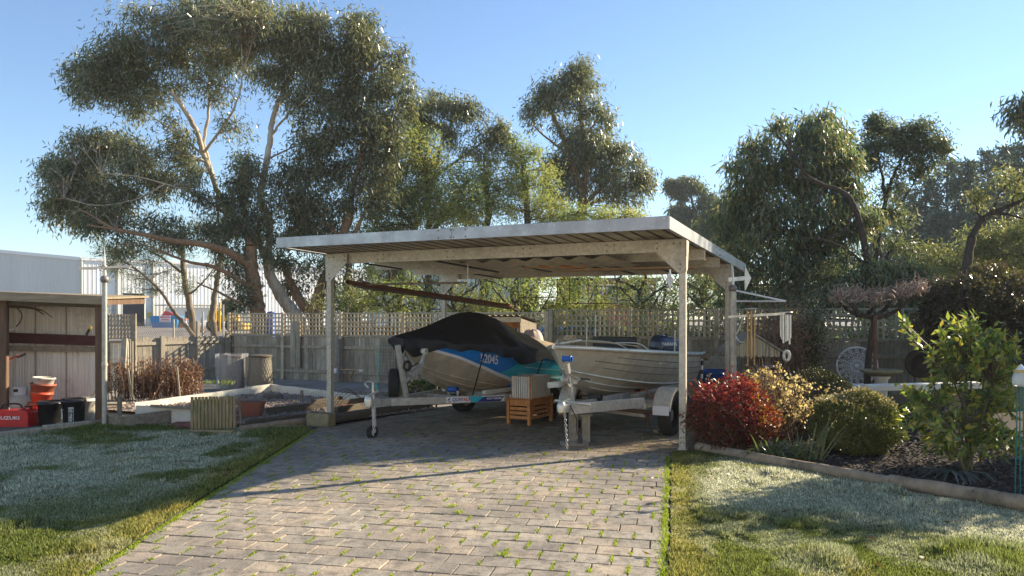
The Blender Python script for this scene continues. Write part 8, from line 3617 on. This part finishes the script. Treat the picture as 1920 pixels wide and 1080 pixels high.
for px in (404, 412):
    q = P(px, 615, 62)
    m = MB()
    m.tube([V(q.x, q.y, 0), V(q.x, q.y, 2.4)], .09, 8)
    solid('yellow_bollard', m, yel, 'tall yellow bollard %s of the loader' % ('left' if px == 404 else 'just beside the cab'), 'bollard', 'yellow bollards in the yard')

for o in bpy.data.objects:
    if o.name not in _before and o.parent is None:
        o.location.z += YZ
# stacked timber pallets right behind the lattice, seen through it
palm = mat('pallet_timber', (.42, .29, .16), (.30, .20, .11), 5, stretch=(1, 4, 6), rough=.85, bump=.2, island=.2)
for i, (s_, n_, lab) in enumerate(((10.0, 10, 'tallest pallet stack behind the left end of the lattice'), (8.4, 9, 'pallet stack behind the second lattice bay'), (6.6, 9, 'pallet stack behind the left carport post'), (4.9, 8, 'pallet stack behind the black boat cover'))):
    c = Fp(s_, 0, -4.2)
    t = thing('pallet_stack', lab, 'pallets', c, 0, 'pallet stacks beyond the left fence')
    for k in range(n_):
        m = MB()
        z = k * .15 + .02
        for q in range(7):
            m.frame_box(c + W_ * (-.5 + q / 6) + V(0, 0, z + .12), U * .58, W_ * .045, V(0, 0, .011))
        for q in (-.5, 0, .5):
            m.frame_box(c + U * q * 1.1 + V(0, 0, z + .055), U * .04, W_ * .55, V(0, 0, .05))
        part('pallet', m, palm, t)
# blue and orange bits through the lattice
for (px, py, Yq, w_, h_, cc, lab) in ((508, 590, 27, .13, 1.82, (.02, .10, .5), 'tall blue drum behind the left lattice'), (1085, 625, 21.5, 2.4, .35, (.03, .20, .52), 'long blue tarpaulin bundle low behind the dark lattice'), (1150, 628, 21.0, 1.6, .25, (.04, .22, .5), 'shorter blue tarpaulin behind the dark lattice')):
    c = P(px, py, Yq)
    m = MB()
    if w_ < 1:
        m.lathe([(w_, 0), (w_, h_ * .33), (w_ + .01, h_ * .34), (w_, h_ * .36), (w_, h_ * .98), (0, h_)], 18, V(c.x, c.y, 0))
    else:
        pts = [V(c.x + w_ * (i / 10 - .5), c.y + uni(-.08, .08), c.z + uni(-.05, .05)) for i in range(11)]
        m.tube(pts, [h_ * uni(.45, .6) for _ in pts], 10)
        m.tube([V(c.x - w_ * .4, c.y, 0), V(c.x - w_ * .4, c.y, c.z)], .05, 6)
        m.tube([V(c.x + w_ * .4, c.y, 0), V(c.x + w_ * .4, c.y, c.z)], .05, 6)
    solid('blue_drum' if w_ < 1 else 'tarpaulin_bundle', m, mat('blue_tarp' + str(px), cc, tuple(v * .7 for v in cc), 5, rough=.5, bump=.1), lab, 'drum' if w_ < 1 else 'tarpaulin')

# buildings glimpsed through the trees
for (x0, x1, yt, Yq, cc, lab, nm) in ((690, 1010, 505, 55, (.55, .60, .66), 'pale blue grey shed glimpsed through trunks behind the carport', 'far_shed'), (1068, 1230, 527, 48, (.30, .065, .05), 'red brick building with white windows seen through the trees', 'brick_building')):
    a, b = P(x0, yt, Yq), P(x1, yt, Yq)
    t = thing(nm, lab, 'building', V((a.x + b.x) / 2, Yq + 3, 0))
    m = MB()
    m.box(((a.x + b.x) / 2, Yq + 4, a.z / 2), (b.x - a.x, 8, a.z))
    part('wall', m, mat(nm + '_wall', cc, tuple(v * .85 for v in cc), 2, rough=.8, bump=.1), t)
    m = MB()
    m.box(((a.x + b.x) / 2, Yq + 4, a.z + .1), (b.x - a.x + .6, 8.6, .2))
    part('roof', m, M['greywood'], t)
    if nm == 'brick_building':
        m = MB()
        m.box(((a.x + b.x) / 2, Yq - .05, P(0, 563, Yq).z), (b.x - a.x, .1, .5))
        part('band', m, M['whiteboard'], t)
        for px in (1085, 1118, 1150, 1182, 1212):
            q = P(px, 545, Yq)
            m = MB()
            m.box((q.x, Yq - .03, q.z), (.9, .08, .8))
            w_ = part('window', m, M['white'], t)
            m = MB()
            m.box((q.x, Yq - .08, q.z), (.74, .04, .64))
            part('pane', m, mat('office_glass' + str(px), (.20, .24, .28), None, 3, rough=.2, bump=0), w_)

# unseen white weatherboard building added behind the camera to bounce fill light
t = thing('reflector_house', 'unseen white weatherboard home with tiled roof behind the viewpoint, added to bounce sunlight', 'reflector_house', V(0, -5, 0))
m = MB()
for k in range(30):
    m.box((-1, -4.6 - .004 * (k % 2), .1 + k * .16), (30, .05, .158), 0, .004)
m.box((-1, -9, 2.4), (29.9, 8.6, 4.8))
part('wall', m, cladding, t)
m = MB()
m.add([(-16.6, -3.9, 4.85), (14.6, -3.9, 4.85), (14.6, -9, 7.2), (-16.6, -9, 7.2), (14.6, -14, 4.85), (-16.6, -14, 4.85)], [(0, 1, 2, 3), (3, 2, 4, 5), (1, 4, 2), (0, 3, 5)])
part('roof', m, M['terracotta'], t)
for x_ in (-11, -6, 5, 10):
    m = MB()
    m.box((x_, -4.56, 1.6), (1.7, .06, 1.3))
    w_ = part('window', m, M['white'], t)
    m = MB()
    m.box((x_, -4.52, 1.6), (1.5, .03, 1.1))
    part('pane', m, M['black'], w_)

# ------------------------------------------------------------------ morning haze
m = MB()
m.box((0, 215, 16.5), (850, 560, 36))
hz = mesh_from('haze', m, None) if False else None
hm = bpy.data.materials.new('haze_air')
hm.use_nodes = True
hn = hm.node_tree
hn.nodes.remove(hn.nodes['Principled BSDF'])
pv = hn.nodes.new('ShaderNodeVolumePrincipled')
pv.inputs['Color'].default_value = (.86, .92, 1.0, 1)
pv.inputs['Density'].default_value = .0006
pv.inputs['Anisotropy'].default_value = .2
hn.links.new(pv.outputs[0], hn.nodes['Material Output'].inputs['Volume'])
props(link('haze', mesh_from('haze', m, hm)), 'thin morning haze over the yard and trees', 'haze', None, 'stuff')
